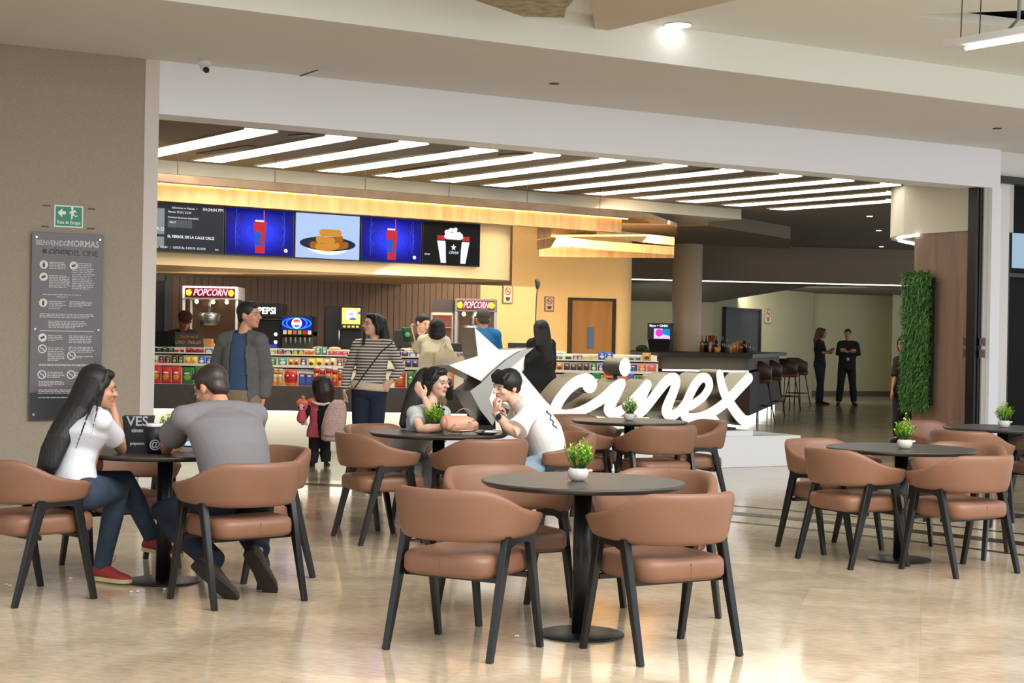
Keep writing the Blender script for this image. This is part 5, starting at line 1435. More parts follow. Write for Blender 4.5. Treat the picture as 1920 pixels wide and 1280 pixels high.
# ================================================================== BAR
bar = thing('bar_counter', 'dark bar counter with thick black top around the round column', 'bar', at(1330, 700, 28))
def PX(px, D):
    p = at(px, 650, D); return (p.x, D)
top = [PX(1236, 25.8), PX(1412, 25.8), PX(1476, 33), PX(1290, 34), PX(1153, 30)]
MB().prism(top, 1.135, 1.20).build('bar_top', mat('bar_top_black', (22, 17, 17), 0.45, spec=0.25), bar)
bf = [PX(1243, 26.3), PX(1404, 26.3), PX(1462, 32.5), PX(1290, 33.5), PX(1172, 30)]
MB().prism(bf, 0.93, 1.135).build('upper_front', mat('bar_grey', (100, 98, 88), 0.6, spec=0.2), bar)
b2 = [PX(1240, 26.1), PX(1408, 26.1), PX(1467, 32.6), PX(1290, 33.6), PX(1168, 30)]
MB().prism(b2, 0.20, 0.90).build('lower_front', mat('bar_brown', (44, 32, 28), 0.6, spec=0.2), bar)
m = MB(); a, b = PX(1243, 26.2), PX(1404, 26.2); m.box((a[0], 26.12, 0.905), (b[0], 26.2, 0.93)); m.build('light_line', glow('bar_led', (255, 238, 226), 3.0), bar)
b3 = [PX(1262, 27), PX(1400, 27), PX(1455, 32.8), PX(1290, 33.4), PX(1180, 30.5)]
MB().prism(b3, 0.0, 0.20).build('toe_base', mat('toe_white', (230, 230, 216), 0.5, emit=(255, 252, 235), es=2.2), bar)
m = MB(); a = PX(1163, 29.7); m.box((a[0], 29.7, 0), (a[0] + 0.05, 29.75, 1.135)); m.build('support_post', black_metal, bar)
# stools
stool_leather = mat('stool_leather', (112, 62, 38), 0.45); stool_dark = mat('stool_brown', (74, 48, 38), 0.5)


def make_stool(label):
    t = thing('bar_stool', label, 'stool', group='brown bucket bar stools', local=True)
    m = MB(); rings = []
    for i in range(25):
        a = math.radians(-120 + 10 * i); q = abs(-120 + 10 * i); zt = 1.06 - 0.10 * max(0, (q - 60) / 60)
        c = Vector((0.235 * math.sin(a), -0.22 * math.cos(a), 0)); n_ = Vector((math.sin(a), -math.cos(a), 0))
        rings.append([c + n_ * 0.02 + Vector((0, 0, 0.74)), c + n_ * 0.028 + Vector((0, 0, zt)), c - n_ * 0.0 + Vector((0, 0, zt + 0.01)), c - n_ * 0.02 + Vector((0, 0, 0.74))])
    m.loft(rings); m.build('backrest', stool_dark, t)
    MB().lathe([(0.19, 0.68), (0.235, 0.70), (0.24, 0.76), (0.20, 0.79)], 28).build('seat', stool_leather, t)
    for sx in (-1, 1):
        for sy in (-1, 1):
            MB().tube([(sx * 0.12, sy * 0.12, 0.70), (sx * 0.22, sy * 0.21, 0.0)], 0.011, 8).build('leg', black_metal, t)
    m = MB()
    p = [(-0.19, -0.18, 0.28), (0.19, -0.18, 0.28), (0.19, 0.18, 0.28), (-0.19, 0.18, 0.28)]
    for i in range(4):
        m.tube([p[i], p[(i + 1) % 4]], 0.009, 8)
    m.build('footrest', black_metal, t)
    return t


st0 = None
for px, D, rz, lab in [(1424, 28.2, -1.0, 'nearest brown bar stool, in front of the right end of the letters'), (1446, 30.6, -1.1, 'brown bar stool behind the nearest one at the bar side'), (1478, 33.6, -1.2, 'brown bar stool second from the far end of the bar'), (1498, 35.8, -1.2, 'farthest brown bar stool, rightmost of the bar')]:
    p = at(px, 700, D)
    if st0 is None:
        st0 = make_stool(lab); st0.location = (p.x, D, 0); st0.rotation_euler = (0, 0, rz)
    else:
        dup(st0, (p.x, D, 0), rz, lab)
# bottles on the bar
bt = {}
def bottle(px, h, D, col, label, shape='bottle'):
    key = (col, shape, h)
    m = MB(); r = 0.04
    if shape == 'bottle':
        m.lathe([(r, 0), (r, h * 0.58), (r * 0.4, h * 0.74), (r * 0.32, h * 0.95), (r * 0.42, h)], 16)
    elif shape == 'jug':
        m.lathe([(0.055, 0), (0.065, h)], 16)
    else:
        m.lathe([(0.022, 0), (0.034, h), (0.032, h), (0.02, 0.01)], 14)
    ob = m.build({'bottle': 'bottle', 'jug': 'jug', 'glass': 'drinking_glass'}[shape], mat('bar_glass_' + col, {'amber': (120, 64, 34), 'dark': (34, 26, 24), 'red': (140, 60, 44), 'clear': (170, 160, 140), 'gold': (206, 150, 84), 'grey': (110, 108, 110)}[col], 0.15, coat=0.5))
    p = at(px, 640, D); ob.location = (p.x, D, 1.2)
    tag(ob, label, {'bottle': 'bottle', 'jug': 'jug', 'glass': 'glass'}[shape])


bl = [(1317, .30, 'amber', 'bottle'), (1324, .30, 'dark', 'bottle'), (1326, .17, 'clear', 'glass'), (1332, .17, 'clear', 'glass'), (1334, .31, 'red', 'jug'), (1343, .30, 'dark', 'bottle'), (1346, .10, 'gold', 'jug'), (1355, .30, 'dark', 'bottle'), (1363, .26, 'grey', 'bottle'), (1371, .15, 'gold', 'glass'), (1377, .19, 'gold', 'glass'), (1383, .22, 'gold', 'glass'), (1389, .23, 'amber', 'bottle'), (1396, .30, 'dark', 'bottle'), (1404, .24, 'grey', 'bottle'), (1412, .14, 'grey', 'glass')]
on_ = ['first', 'second', 'third', 'fourth', 'fifth', 'sixth', 'seventh', 'eighth', 'ninth', 'tenth', 'eleventh', 'twelfth', 'thirteenth', 'fourteenth', 'fifteenth', 'last']
for i, (px, h, c, s_) in enumerate(bl):
    bottle(px, h, 29.5 + (i % 3) * 0.35, c, '%s %s on the bar top, %s item right of the round column' % (c, {'bottle': 'bottle', 'jug': 'jug', 'glass': 'drinking glass'}[s_], on_[i]), s_)
t = thing('bar_screen', 'black bar screen with white text and a pink and blue picture, left of the column', 'screen', at(1236, 640, 30.2))
a, b = at(1214, 645, 30.2), at(1262, 595, 30.2)
MB().box((a.x, 30.2, 1.2), (b.x, 30.26, b.z), bev=0.005).build('bezel', black_plastic, t)
m = MB(M := Matrix.Translation((0, 30.198, 0)))
m.cur = 0; x0, x1 = at(1226, 640, 30.2).x, at(1256, 640, 30.2).x; z0, z1 = at(1226, 629, 30.2).z, at(1226, 606, 30.2).z
poly2(m, [(x0, z0), (x1, z0), (x1, z1), (x0, z1)], 0); m.cur = 1; disc(m, x0 + 0.10, z1 - 0.08, 0.07, 0.07, -0.001); m.cur = 2; poly2(m, [(x0 + 0.14, z1 - 0.1), (x1, z1 - 0.14), (x1, z1), (x0 + 0.16, z1)], -0.002)
m.cur = 3; m.text('Bizon + CINEX', Matrix.Translation((x0 + 0.09, -0.001, z1 + 0.035)), 0.055, 0.0005, bold=0.001)
m.build('picture', [glow('bar_pic_lilac', (190, 170, 240), 1.6), glow('bar_pic_pink', (226, 40, 170), 1.6), glow('bar_pic_blue', (30, 130, 190), 1.2), glow('bar_pic_text', (210, 214, 255), 2)], t)
t = thing('cash_register', 'black cash register on the bar left of the column', 'register', at(1236, 640, 29.6))
a, b = at(1214, 640, 29.4), at(1258, 628, 29.4)
MB().add([(a.x + 0.04, 29.3, 1.2), (b.x - 0.06, 29.3, 1.2), (b.x, 29.4, b.z + 0.02), (a.x, 29.4, b.z + 0.02), (a.x + 0.04, 29.7, 1.2), (b.x - 0.06, 29.7, 1.2), (b.x, 29.7, b.z + 0.02), (a.x, 29.7, b.z + 0.02)], [(0, 1, 2, 3), (5, 4, 7, 6), (3, 2, 6, 7), (0, 3, 7, 4), (1, 5, 6, 2), (0, 4, 5, 1)]).build('body', black_plastic, t)
MB().box((a.x + 0.03, 29.395, b.z + 0.02), (b.x - 0.03, 29.6, b.z + 0.035)).build('keypad', dark, t)
p = at(1205, 634, 29.4)
tag(MB().ell((p.x, 29.5, 1.26), (0.10, 0.06, 0.05)).ell((p.x - 0.06, 29.5, 1.24), (0.06, 0.05, 0.04)).build('fruit_pile', mat('olive_fruit', (84, 92, 44), 0.6)), 'heap of green limes on the bar beside the cash register', 'limes')

#@@PART4
# ================================================================== PEOPLE
def remesh(mb, voxel, it=2, disp=0.0, dsize=0.05):
    me = bpy.data.meshes.new('tmp'); me.from_pydata([tuple(v) for v in mb.v], [], mb.f); me.update()
    o = bpy.data.objects.new('tmp', me); COL.objects.link(o)
    r = o.modifiers.new('r', 'REMESH'); r.mode = 'VOXEL'; r.voxel_size = voxel; r.use_smooth_shade = True
    if it:
        s_ = o.modifiers.new('s', 'SMOOTH'); s_.iterations = it; s_.factor = 0.5
    dg = bpy.context.evaluated_depsgraph_get(); dg.update()
    out = bpy.data.meshes.new_from_object(o.evaluated_get(dg))
    bpy.data.objects.remove(o); bpy.data.meshes.remove(me)
    for p in out.polygons:
        p.use_smooth = True
    return out


def put(name, me, mats, parent):
    o0 = Vector(parent['_o'])
    me.transform(Matrix.Translation(-o0))
    me.materials.clear()
    for m in (mats if isinstance(mats, (list, tuple)) else [mats]):
        me.materials.append(m)
    me.name = name
    ob = bpy.data.objects.new(name, me); COL.objects.link(ob); ob.parent = parent; ob['_o'] = tuple(o0)
    return ob


skin_l = mat('skin_light', (222, 176, 150), 0.5, noise_amt=0.04, nscale=30); skin_m = mat('skin_medium', (196, 142, 112), 0.5, noise_amt=0.04, nscale=30); skin_t = mat('skin_tan', (174, 120, 92), 0.5, noise_amt=0.04, nscale=30)
lip_m = mat('lips', (184, 110, 98), 0.45)
hair_black = mat('hair_black', (16, 13, 13), 0.55, bump=0.6, bscale=90, stretch=(1, 1, 0.12)); hair_brown = mat('hair_dark_brown', (44, 30, 24), 0.42, bump=0.6, bscale=90, stretch=(1, 1, 0.12))
eye_w = mat('eye_white', (176, 168, 160), 0.3); eye_d = mat('eye_dark', (28, 18, 14), 0.2)
V = Vector


def nz(v):
    return v.normalized()


class Fig:
    def __init__(f, label, root_xy, sc_=1.0, female=False, voxel=0.009, skin=None):
        f.t = thing('person', label, 'person', (root_xy[0], root_xy[1], 0))
        f.s = sc_; f.fem = female; f.vx = voxel; f.skin = skin or skin_m; f.j = {}

    def J(f, **k):
        for a, b in k.items():
            f.j[a] = at(*b) if len(b) == 3 and b[0] > 25 else V(b)
        return f

    def auto_legs(f, spread=0.0, fwd=V((0, 1, 0)), step=0.0):
        j = f.j; hc = (j['hipL'] + j['hipR']) / 2; side = nz(j['hipR'] - j['hipL'])
        for S, sg in (('L', -1), ('R', 1)):
            h = j['hip' + S]; a = h + side * sg * spread + fwd * (step * sg); a.z = 0.085 * f.s
            k = h.lerp(a, 0.5) + fwd * 0.025; k.z = h.z * 0.53
            j['kn' + S] = k; j['an' + S] = a; j['toe' + S] = a + fwd * 0.17 * f.s + side * sg * 0.03 - V((0, 0, 0.05 * f.s))
        return f

    def rings(f, prof, infl=0.0, bend=0.0, ks=1.0):
        j = f.j; hc = (j['hipL'] + j['hipR']) / 2; sc = (j['shL'] + j['shR']) / 2
        hs = nz(j['hipR'] - j['hipL']); ss = nz(j['shR'] - j['shL']); up = nz(sc - hc); out = []
        hw = (j['shR'] - j['shL']).length / 2 / (f.s * ks)
        for u, w, d in prof:
            if u > .7:
                w = hw * {.75: .96, .74: .94, .90: 1.0, 1.0: .74, 1.06: .42}.get(u, .9)
            side = nz(hs.lerp(ss, max(0, min(1, u)))); side = nz(side - up * side.dot(up)); fw = up.cross(side)
            b = bend * 4 * max(0, u) * max(0, 1 - u) if 0 < u < 1 else 0
            c = hc + (sc - hc) * u - fw * b
            ww, dd = w * f.s * ks + infl, d * f.s * ks + infl
            out.append([c + side * ww * math.copysign(abs(math.cos(a)) ** 0.85, math.cos(a)) + fw * dd * math.sin(a) for a in [2 * math.pi * k / 24 for k in range(24)]])
        return out

    PM = [(-0.10, .11, .09), (-0.02, .158, .112), (0.12, .160, .112), (0.35, .150, .108), (0.55, .155, .112), (0.75, .168, .115), (0.90, .165, .098), (1.0, .13, .07), (1.06, .075, .055)]
    PF = [(-0.10, .11, .09), (-0.02, .168, .115), (0.12, .165, .112), (0.38, .125, .092), (0.55, .130, .098), (0.74, .142, .125), (0.90, .140, .09), (1.0, .11, .062), (1.06, .062, .05)]

    def body(f, face, up=V((0, 0, 1)), head=None, bend=0.0, hands=None, hs=1.0, chin=1.0, girth=1.0):
        j, s = f.j, f.s; m = MB()
        m.loft(f.rings(f.PF if f.fem else f.PM, -0.008, bend, girth))
        arm = 0.86 if f.fem else 1.0
        f.trap(m, -0.004)
        for S in 'LR':
            sh, el, wr = j['sh' + S], j['el' + S], j['wr' + S]
            m.ell(sh, 0.052 * s * arm)
            m.tube([sh, sh.lerp(el, .35), el, el.lerp(wr, .3), wr], [.047 * s * arm, .046 * s * arm, .037 * s * arm, .040 * s * arm, .025 * s * arm], 12, round_ends=True)
            if 'kn' + S in j:
                h, k, a = j['hip' + S], j['kn' + S], j['an' + S]
                m.tube([h, h.lerp(k, .4), k, k.lerp(a, .3), a], [.082 * s, .076 * s, .052 * s, .052 * s, .034 * s], 14, round_ends=True)
                m.ell(a.lerp(j['toe' + S], 0.4), (0.03 * s,) * 3)
        c = j['head']; F = nz(V(face)); U = V(up); U = nz(U - F * U.dot(F)); R_ = F.cross(U)
        f.F, f.U, f.R, f.c = F, U, R_, c
        q = s * hs; f.q = q
        L = lambda r, fo, u: c + (R_ * r + F * fo + U * u) * q
        f.L = L; ax = (R_, F, U)
        sc = (j['shL'] + j['shR']) / 2
        m.tube([sc - (j['head'] - sc) * 0.05, L(0, -0.025, -0.075)], [.062 * s * (0.85 if f.fem else 1), .049 * s * (0.85 if f.fem else 1)], 14, round_ends=True)
        m.ell(L(0, -0.012, .030), (.072 * q, .094 * q, .086 * q), ax, 20, 13)
        m.ell(L(0, .022, -.030), (.057 * q, .066 * q, .078 * q), ax, 18, 12)
        m.ell(L(0, .044, -.070), (.040 * q, .040 * q, .036 * q * chin), ax)
        m.ell(L(0, .070, -.090), (.020 * q, .017 * q, .017 * q), ax)
        m.ell(L(0, .070, .030), (.050 * q, .020 * q, .030 * q), ax)
        for sx in (-1, 1):
            m.ell(L(sx * .034, .056, -.022), (.024 * q, .026 * q, .024 * q), ax)
            m.ell(L(sx * .074, -.010, -.008), (.009 * q, .019 * q, .030 * q), ax, 10, 8)
            m.ell(L(sx * .012, .098, -.022), (.009 * q, .009 * q, .008 * q), ax, 8, 6)
        m.tube([L(0, .084, .018), L(0, .102, -.005), L(0, .113, -.022)], [.009 * q, .010 * q, .012 * q], 8, round_ends=True)
        m.ell(L(0, .086, -.050), (.024 * q, .012 * q, .006 * q), ax, 10, 7)
        m.ell(L(0, .084, -.060), (.020 * q, .012 * q, .007 * q), ax, 10, 7)
        for S in 'LR':
            hd = (hands or {}).get(S)
            wr, el = j['wr' + S], j['el' + S]
            if hd is None:
                d = nz(wr - el); pn = None; curl = 28
            else:
                d = nz(V(hd[0])); pn = V(hd[1]) if hd[1] is not None else None; curl = hd[2]
            if pn is None:
                pn = (j['shL'] + j['shR']) / 2 - wr
            pn = nz(pn - d * pn.dot(d)); lat = d.cross(pn) * (1 if S == 'R' else -1)
            f.hand(m, wr, d, pn, lat, curl)
        me = remesh(m, f.vx, 2)
        ob = put('body', me, [f.skin, lip_m], f.t)
        lc = L(0, .098, -.055) - V(f.t['_o'])
        for p in me.polygons:
            dv = p.center - lc
            if abs(dv.dot(U)) < .0105 * q and abs(dv.dot(R_)) < .023 * q and abs(dv.dot(F)) < .02 * q:
                p.material_index = 1
        for sx in (-1, 1):
            e = MB(); e.cur = 0; e.ell(L(sx * .030, .083, .006), (.0135 * q, .009 * q, .0075 * q), ax, 12, 8)
            e.cur = 1; e.ell(L(sx * .030, .0885, .006), (.0055 * q, .005 * q, .0062 * q), ax, 10, 6)
            e.build('eye', [eye_w, eye_d], f.t)
            MB().tube([L(sx * .014, .096, .022), L(sx * .030, .096, .028), L(sx * .046, .084, .022)], [.003 * q, .0035 * q, .002 * q], 6, squash=0.6).build('eyebrow', eye_d, f.t)
        return f

    def trap(f, m, infl):
        j, s = f.j, f.s; sc = (j['shL'] + j['shR']) / 2; hc = (j['hipL'] + j['hipR']) / 2; up = nz(nz(sc - hc) + nz(j['head'] - sc) * .6)
        b = sc + up * (.030 if f.fem else .036) * s; a = .86 if f.fem else 1.0
        for S in 'LR':
            m.tube([b, b.lerp(j['sh' + S], .5) + up * .006, j['sh' + S] + up * .002], [(.050 * s) * a + infl * .6, .050 * s * a + infl, .050 * s * a + infl], 12, round_ends=True)

    def hand(f, m, wr, d, pn, lat, curl):
        s = f.s * (0.93 if f.fem else 1.0)
        rr = max(0.0082 * s, f.vx * 1.05)
        m.tube([wr - d * .01, wr + d * .03 * s], [.024 * s, .028 * s], 10, round_ends=True, up=pn, squash=0.7)
        m.ell(wr + d * .05 * s, (.038 * s, .045 * s, max(.014 * s, f.vx * 1.4)), (lat, d, pn), 14, 9)
        for i, (o, ln) in enumerate([(-.029, .060), (-.010, .074), (.010, .070), (.028, .054)]):
            # index finger lies on the thumb side (+lat)
            p = wr + d * (.085 - abs(o) * .25) * s - lat * o * s; a = math.radians(curl * 0.5); pts = [p - d * .02 * s, p]
            for k, fr in enumerate((.42, .32, .26)):
                dr = d * math.cos(a) + pn * math.sin(a) - lat * o * 1.2
                p = p + nz(dr) * ln * fr * s; pts.append(p); a += math.radians(curl * (1 + 0.12 * i))
            m.tube(pts, [rr * 1.1, rr * 1.08, rr, rr * .95, rr * .85], 8, round_ends=True)
        p = wr + d * .022 * s + lat * .026 * s
        m.tube([p, p + (d * .6 + lat * .65 + pn * .25) * .034 * s, p + (d * 1.35 + lat * .75 + pn * .6) * .034 * s, p + (d * 1.9 + lat * .6 + pn * .85) * .034 * s], [rr * 1.4, rr * 1.3, rr * 1.15, rr * .95], 8, round_ends=True)

    def hair(f, m_, style='short', locks=(), vx=None, back=1.0, front=0.0, vol=1.0):
        L, q, ax = f.L, f.q, (f.R, f.F, f.U); m = MB()
        v = vol
        m.ell(L(0, -.019 + front, .040), (.080 * q * v, .097 * q * v, .086 * q * v), ax, 20, 13)
        m.ell(L(0, .045, .088), (.056 * q, .042 * q, .030 * q), ax, 14, 9)
        if style in ('short', 'mop'):
            m.ell(L(0, -.058, -.012), (.064 * q, .044 * q, .058 * q), ax, 16, 10)
        if style == 'mop':
            m.ell(L(0, -.02, .030), (.090 * q, .098 * q, .080 * q), ax, 18, 11)
            for k in range(9):
                x = -.062 + .0155 * k
                m.tube([L(x * .9, .03, .105), L(x, .072, .078), L(x * 1.05, .088 - abs(x) * .25, .040)], [.018 * q, .017 * q, .009 * q], 8, round_ends=True)
        if style in ('long', 'bob'):
            m.ell(L(0, -.050, -.010), (.080 * q, .060 * q, .085 * q), ax, 16, 10)
            for sx in (-1, 1):
                m.tube([L(sx * .045, .030, .100), L(sx * .074, .022, .045), L(sx * .080, -.005, -.02), L(sx * .076, -.02, -.08)], [.016 * q, .018 * q, .020 * q, .020 * q], 8, round_ends=True)
        if style == 'bob':
            m.ell(L(0, -.045, -.07), (.085 * q, .060 * q, .060 * q), ax, 16, 10)
        if style == 'tied':
            m.ell(L(0, -.105, .0), (.035 * q, .035 * q, .035 * q), ax)
            m.ell(L(0, -.055, -.01), (.066 * q, .05 * q, .06 * q), ax)
        for path in locks:
            pts = [at(a, b, D) for a, b, D, r in path]; m.tube(pts, [r for *_, r in path], 14, round_ends=True, squash=0.62, up=V((0, 1, 0)))
        return put('hair', remesh(m, vx or max(.007, f.vx * .9), 2), m_, f.t)

    def top(f, m_, name='shirt', sleeve=0.55, infl=0.012, hem=-0.02, bend=0.0, loose=1.0, open_front=False, flare=1.25, girth=1.0, crop=1.07, vx=None):
        j, s = f.j, f.s; m = MB(); arm = 0.86 if f.fem else 1.0
        P_ = [(u, w * (loose if u < 0.7 else 1), d * (loose if u < 0.7 else 1)) for u, w, d in (f.PF if f.fem else f.PM) if u > hem + .03 and u <= crop]
        P0 = (f.PF if f.fem else f.PM)
        w0 = [x for x in P0 if x[0] <= hem + .031]; w0 = w0[-1] if w0 else P0[0]
        if hem < -0.03:
            w0 = (hem, P0[1][1], P0[1][2])
        P_ = [(hem, w0[1] * loose, w0[2] * loose)] + P_
        m.loft(f.rings(P_, infl, bend, girth)); f.trap(m, infl)
        for S in 'LR':
            sh, el, wr = j['sh' + S], j['el' + S], j['wr' + S]
            m.ell(sh, .056 * s * arm + infl)
            if sleeve <= 0:
                continue
            if sleeve <= 1:
                e = sh.lerp(el, sleeve); m.tube([sh, sh.lerp(e, .5), e], [.050 * s * arm + infl, .051 * s * arm + infl, .048 * s * arm * flare + infl * .8], 14)
            else:
                e = el.lerp(wr, sleeve - 1); m.tube([sh, sh.lerp(el, .4), el, el.lerp(wr, .3), e], [.050 * s * arm + infl, .050 * s * arm + infl, .044 * s * arm + infl, .042 * s * arm + infl, .032 * s * arm + infl], 14)
        me = remesh(m, vx or max(.009, f.vx), 8)
        if open_front:
            import bmesh
            hc = (j['hipL'] + j['hipR']) / 2; sc = (j['shL'] + j['shR']) / 2; up = nz(sc - hc); side = nz(j['shR'] - j['shL']); fw = nz(up.cross(side))
            bm = bmesh.new(); bm.from_mesh(me); kill = []
            for fc in bm.faces:
                c = fc.calc_center_median(); d = c - hc - up * (c - hc).dot(up); x = d.dot(side); y = d.dot(fw); z = (c - hc).dot(up) / (sc - hc).length
                if y > 0 and -.085 + .03 * z < x - open_front < .085 + 0.01 * (1 - z) and z < 1.2:
                    kill.append(fc)
                elif z < hem + .04 and abs(fc.normal.dot(up)) > .8:
                    kill.append(fc)
            bmesh.ops.delete(bm, geom=kill, context='FACES'); bm.to_mesh(me); bm.free()
        ob = put(name, me, m_, f.t)
        if open_front:
            md = ob.modifiers.new('thickness', 'SOLIDIFY'); md.thickness = 0.012; md.offset = 1
        return ob

    def bottom(f, m_, infl=0.010, wide=1.0, name='trousers', waist=0.16, bend=0.0, hemf=1.0):
        j, s = f.j, f.s; m = MB()
        P_ = [(u, w, d) for u, w, d in (f.PF if f.fem else f.PM) if u < waist]
        P_.append((waist, P_[-1][1] * .96, P_[-1][2] * .97))
        m.loft(f.rings(P_, infl * .8, bend))
        for S in 'LR':
            h, k, a = j['hip' + S], j['kn' + S], j['an' + S]
            e = k.lerp(a, 0.5 + 0.5 * hemf)
            m.tube([h, h.lerp(k, .4), k, k.lerp(a, .35), k.lerp(a, .8), e], [.086 * s + infl, .080 * s + infl, (.055 * s + infl) * (0.5 + .5 * wide), (.055 * s + infl) * wide, (.044 * s + infl) * wide, (.042 * s + infl) * wide], 16)
            m.ell(h, .084 * s + infl)
        return put(name, remesh(m, max(.009, f.vx), 3), m_, f.t)

    def shoe(f, S, m_, sole, up=V((0, 0, 1)), ln=0.27, name='shoe', lace=None, lift=.080):
        j, s = f.j, f.s; a, t = j['an' + S], j['toe' + S]; d = nz(t - a); U = V(up)
        d = nz(d - U * d.dot(U)); sd = d.cross(U); L0 = ln * s
        h = a - U * lift * s + d * (-.06 * s)
        m = MB(); rs = []
        for u, w, z0, z1 in [(0, .022, .018, .05), (.06, .032, .012, .085), (.22, .035, .01, .105), (.42, .036, .01, .085), (.62, .042, .01, .060), (.82, .042, .01, .048), (.95, .030, .012, .04), (1, .014, .016, .03)]:
            c = h + d * L0 * u
            rs.append([c + sd * w * s * math.copysign(abs(math.cos(p)) ** .8, math.cos(p)) + U * s * ((z0 + z1) / 2 + (z1 - z0) / 2 * math.sin(p)) for p in [2 * math.pi * k / 16 for k in range(16)]])
        m.loft(rs); sh = m.build(name, m_, f.t)
        m = MB(); o = []
        for u, w in [(0, .020), (.04, .032), (.25, .037), (.45, .036), (.65, .045), (.85, .043), (.97, .028), (1.01, .012)]:
            o.append((u, w))
        ring = [(h + d * L0 * u + sd * w * s) for u, w in o] + [(h + d * L0 * u - sd * w * s) for u, w in o[::-1]]
        m.loft([[p + U * .0 for p in ring], [p + U * .022 * s for p in ring]], False); m.build('sole', sole, sh)
        if lace:
            m = MB(); q = h + d * L0 * .42 + U * .09 * s
            m.tube([q, q + U * .05 + d * .02, q + U * .055 + d * .05, q + U * .03 + d * .04, q + d * .01 + U * .01], .0022, 6); m.build('lace', lace, sh)
        return sh

    def glasses(f, m_, lens=None, r=.023):
        L, q = f.L, f.q; m = MB()
        for sx in (-1, 1):
            m.tube([L(sx * .031 + r * math.cos(a), .104, .002 + r * .92 * math.sin(a)) for a in [2 * math.pi * k / 18 for k in range(19)]], .0018 * q, 6)
            m.tube([L(sx * (.031 + r), .102, .010), L(sx * .078, .04, .010), L(sx * .082, -.01, .005)], .002 * q, 6)
        m.tube([L(-.009, .105, .006), L(0, .108, .009), L(.009, .105, .006)], .0018 * q, 6)
        return m.build('glasses', m_, f.t)


tee_white = mat('white_tee', (214, 214, 220), 0.8, bump=0.3, bscale=30); tee_cream = mat('cream_white_tee', (226, 221, 216), 0.8, bump=0.3, bscale=30); tee_grey = mat('grey_tee', (114, 110, 111), 0.85, bump=0.3, bscale=30)
denim = mat('blue_denim', (46, 62, 80), 0.85, noise_amt=0.35, nscale=7); denim_dark = mat('dark_denim', (26, 36, 58), 0.85, noise_amt=0.15, nscale=9); navy = mat('navy_cloth', (24, 28, 40), 0.85)
black_cl = mat('black_cloth', (22, 22, 25), 0.85); khaki = mat('khaki_cloth', (128, 110, 84), 0.85); jacket_m = mat('grey_suede_jacket', (88, 86, 86), 0.9, noise_amt=0.12, nscale=14); polo = mat('blue_polo', (50, 74, 104), 0.85, bump=0.2, bscale=60)
stripe_m = striped('striped_knit', (214, 200, 184), (38, 40, 52), 0.031, 0.42); knit_cream = mat('knit_cream', (216, 198, 170), 0.85); red_shoe = mat('red_knit_shoe', (148, 44, 44), 0.7); sole_cream = mat('cream_sole', (196, 178, 130), 0.6); sole_dark = mat('dark_rubber', (36, 30, 26), 0.7); brown_shoe = mat('brown_suede_shoe', (66, 50, 38), 0.8)
gingham = mat('pink_gingham', (206, 96, 108), 0.85, noise_amt=0.4, nscale=160, detail=0); light_denim = mat('light_denim', (128, 144, 160), 0.85, noise_amt=0.15, nscale=9); grey_cargo = mat('pale_grey_trousers', (138, 138, 136), 0.85, noise_amt=0.1, nscale=8)
metal_f = mat('glasses_metal', (170, 165, 160), 0.3, metal=0.8); glasses_b = mat('glasses_black', (20, 20, 22), 0.3)

# --- woman in white tee with very long black hair, seated at the left table
f = Fig('woman with very long black hair in white tee and jeans, seated, hand on chin', (-2.35, 8.45), 0.98, True, .0072, skin_m)
f.J(head=(186, 757, 8.72), shR=(196, 815, 8.42), shL=(147, 812, 8.78), elR=(236, 868, 8.74), wrR=(217, 792, 8.78), elL=(168, 880, 8.95), wrL=(190, 872, 8.85),
    hipR=(166, 952, 8.42), hipL=(132, 950, 8.60), knR=(232, 945, 8.80), anR=(207, 1088, 8.92), toeR=(240, 1116, 8.86), knL=(247, 928, 8.98), anL=(300, 1032, 9.05), toeL=(336, 1058, 9.0))
f.body((0.86, 0.42, -0.12), (0.05, 0, 1), hands={'R': ((-0.1, 0.0, 1), (-0.8, 0, 0.1), 62), 'L': ((0.25, -0.15, -0.9), (-.6, 0.2, -.3), 22)})
f.hair(hair_black, 'long', [[(178, 735, 8.74, .085), (160, 790, 8.62, .095), (130, 840, 8.52, .090), (108, 880, 8.46, .075), (92, 925, 8.44, .05)], [(170, 745, 8.66, .07), (150, 800, 8.5, .08), (118, 850, 8.42, .07), (104, 900, 8.38, .05)], [(189, 770, 8.55, .012), (187, 800, 8.36, .007), (176, 850, 8.33, .004)], [(182, 775, 8.5, .012), (166, 820, 8.33, .007), (150, 870, 8.33, .004)]])
f.top(tee_white, 'tee', 0.62, .013, -0.06, bend=0.03, flare=1.35)
f.bottom(denim, .012, 0.92)
f.shoe('R', red_shoe, sole_cream, lace=mat('lace_red', (130, 50, 44), 0.7)); f.shoe('L', red_shoe, sole_cream, nz(V((0.05, -0.1, 1))))

# --- man in grey tee seen from behind
f = Fig('man in grey tee seen from behind, seated at the leftmost table with a phone', (-1.45, 8.5), 1.04, False, .0072, skin_m)
f.J(head=(400, 748, 8.70), shL=(350, 806, 8.46), shR=(484, 796, 8.70), elL=(312, 872, 8.84), wrL=(350, 850, 9.02), elR=(470, 884, 9.02), wrR=(400, 862, 9.08),
    hipL=(422, 962, 8.36), hipR=(484, 958, 8.52), knL=(318, 985, 8.85), anL=(412, 1068, 8.46), toeL=(438, 1140, 8.36), knR=(470, 990, 9.0), anR=(498, 1046, 8.66), toeR=(512, 1126, 8.56))
f.body((-0.72, 0.50, -0.42), (-0.25, 0.2, 1), bend=0.05, hands={'L': ((0.35, 0.1, 0.75), (.2, .8, 0), 35), 'R': ((-0.8, .1, 0.25), (0, 0, 1), 40)}, girth=1.10)
f.hair(hair_brown, 'short', vol=1.0)
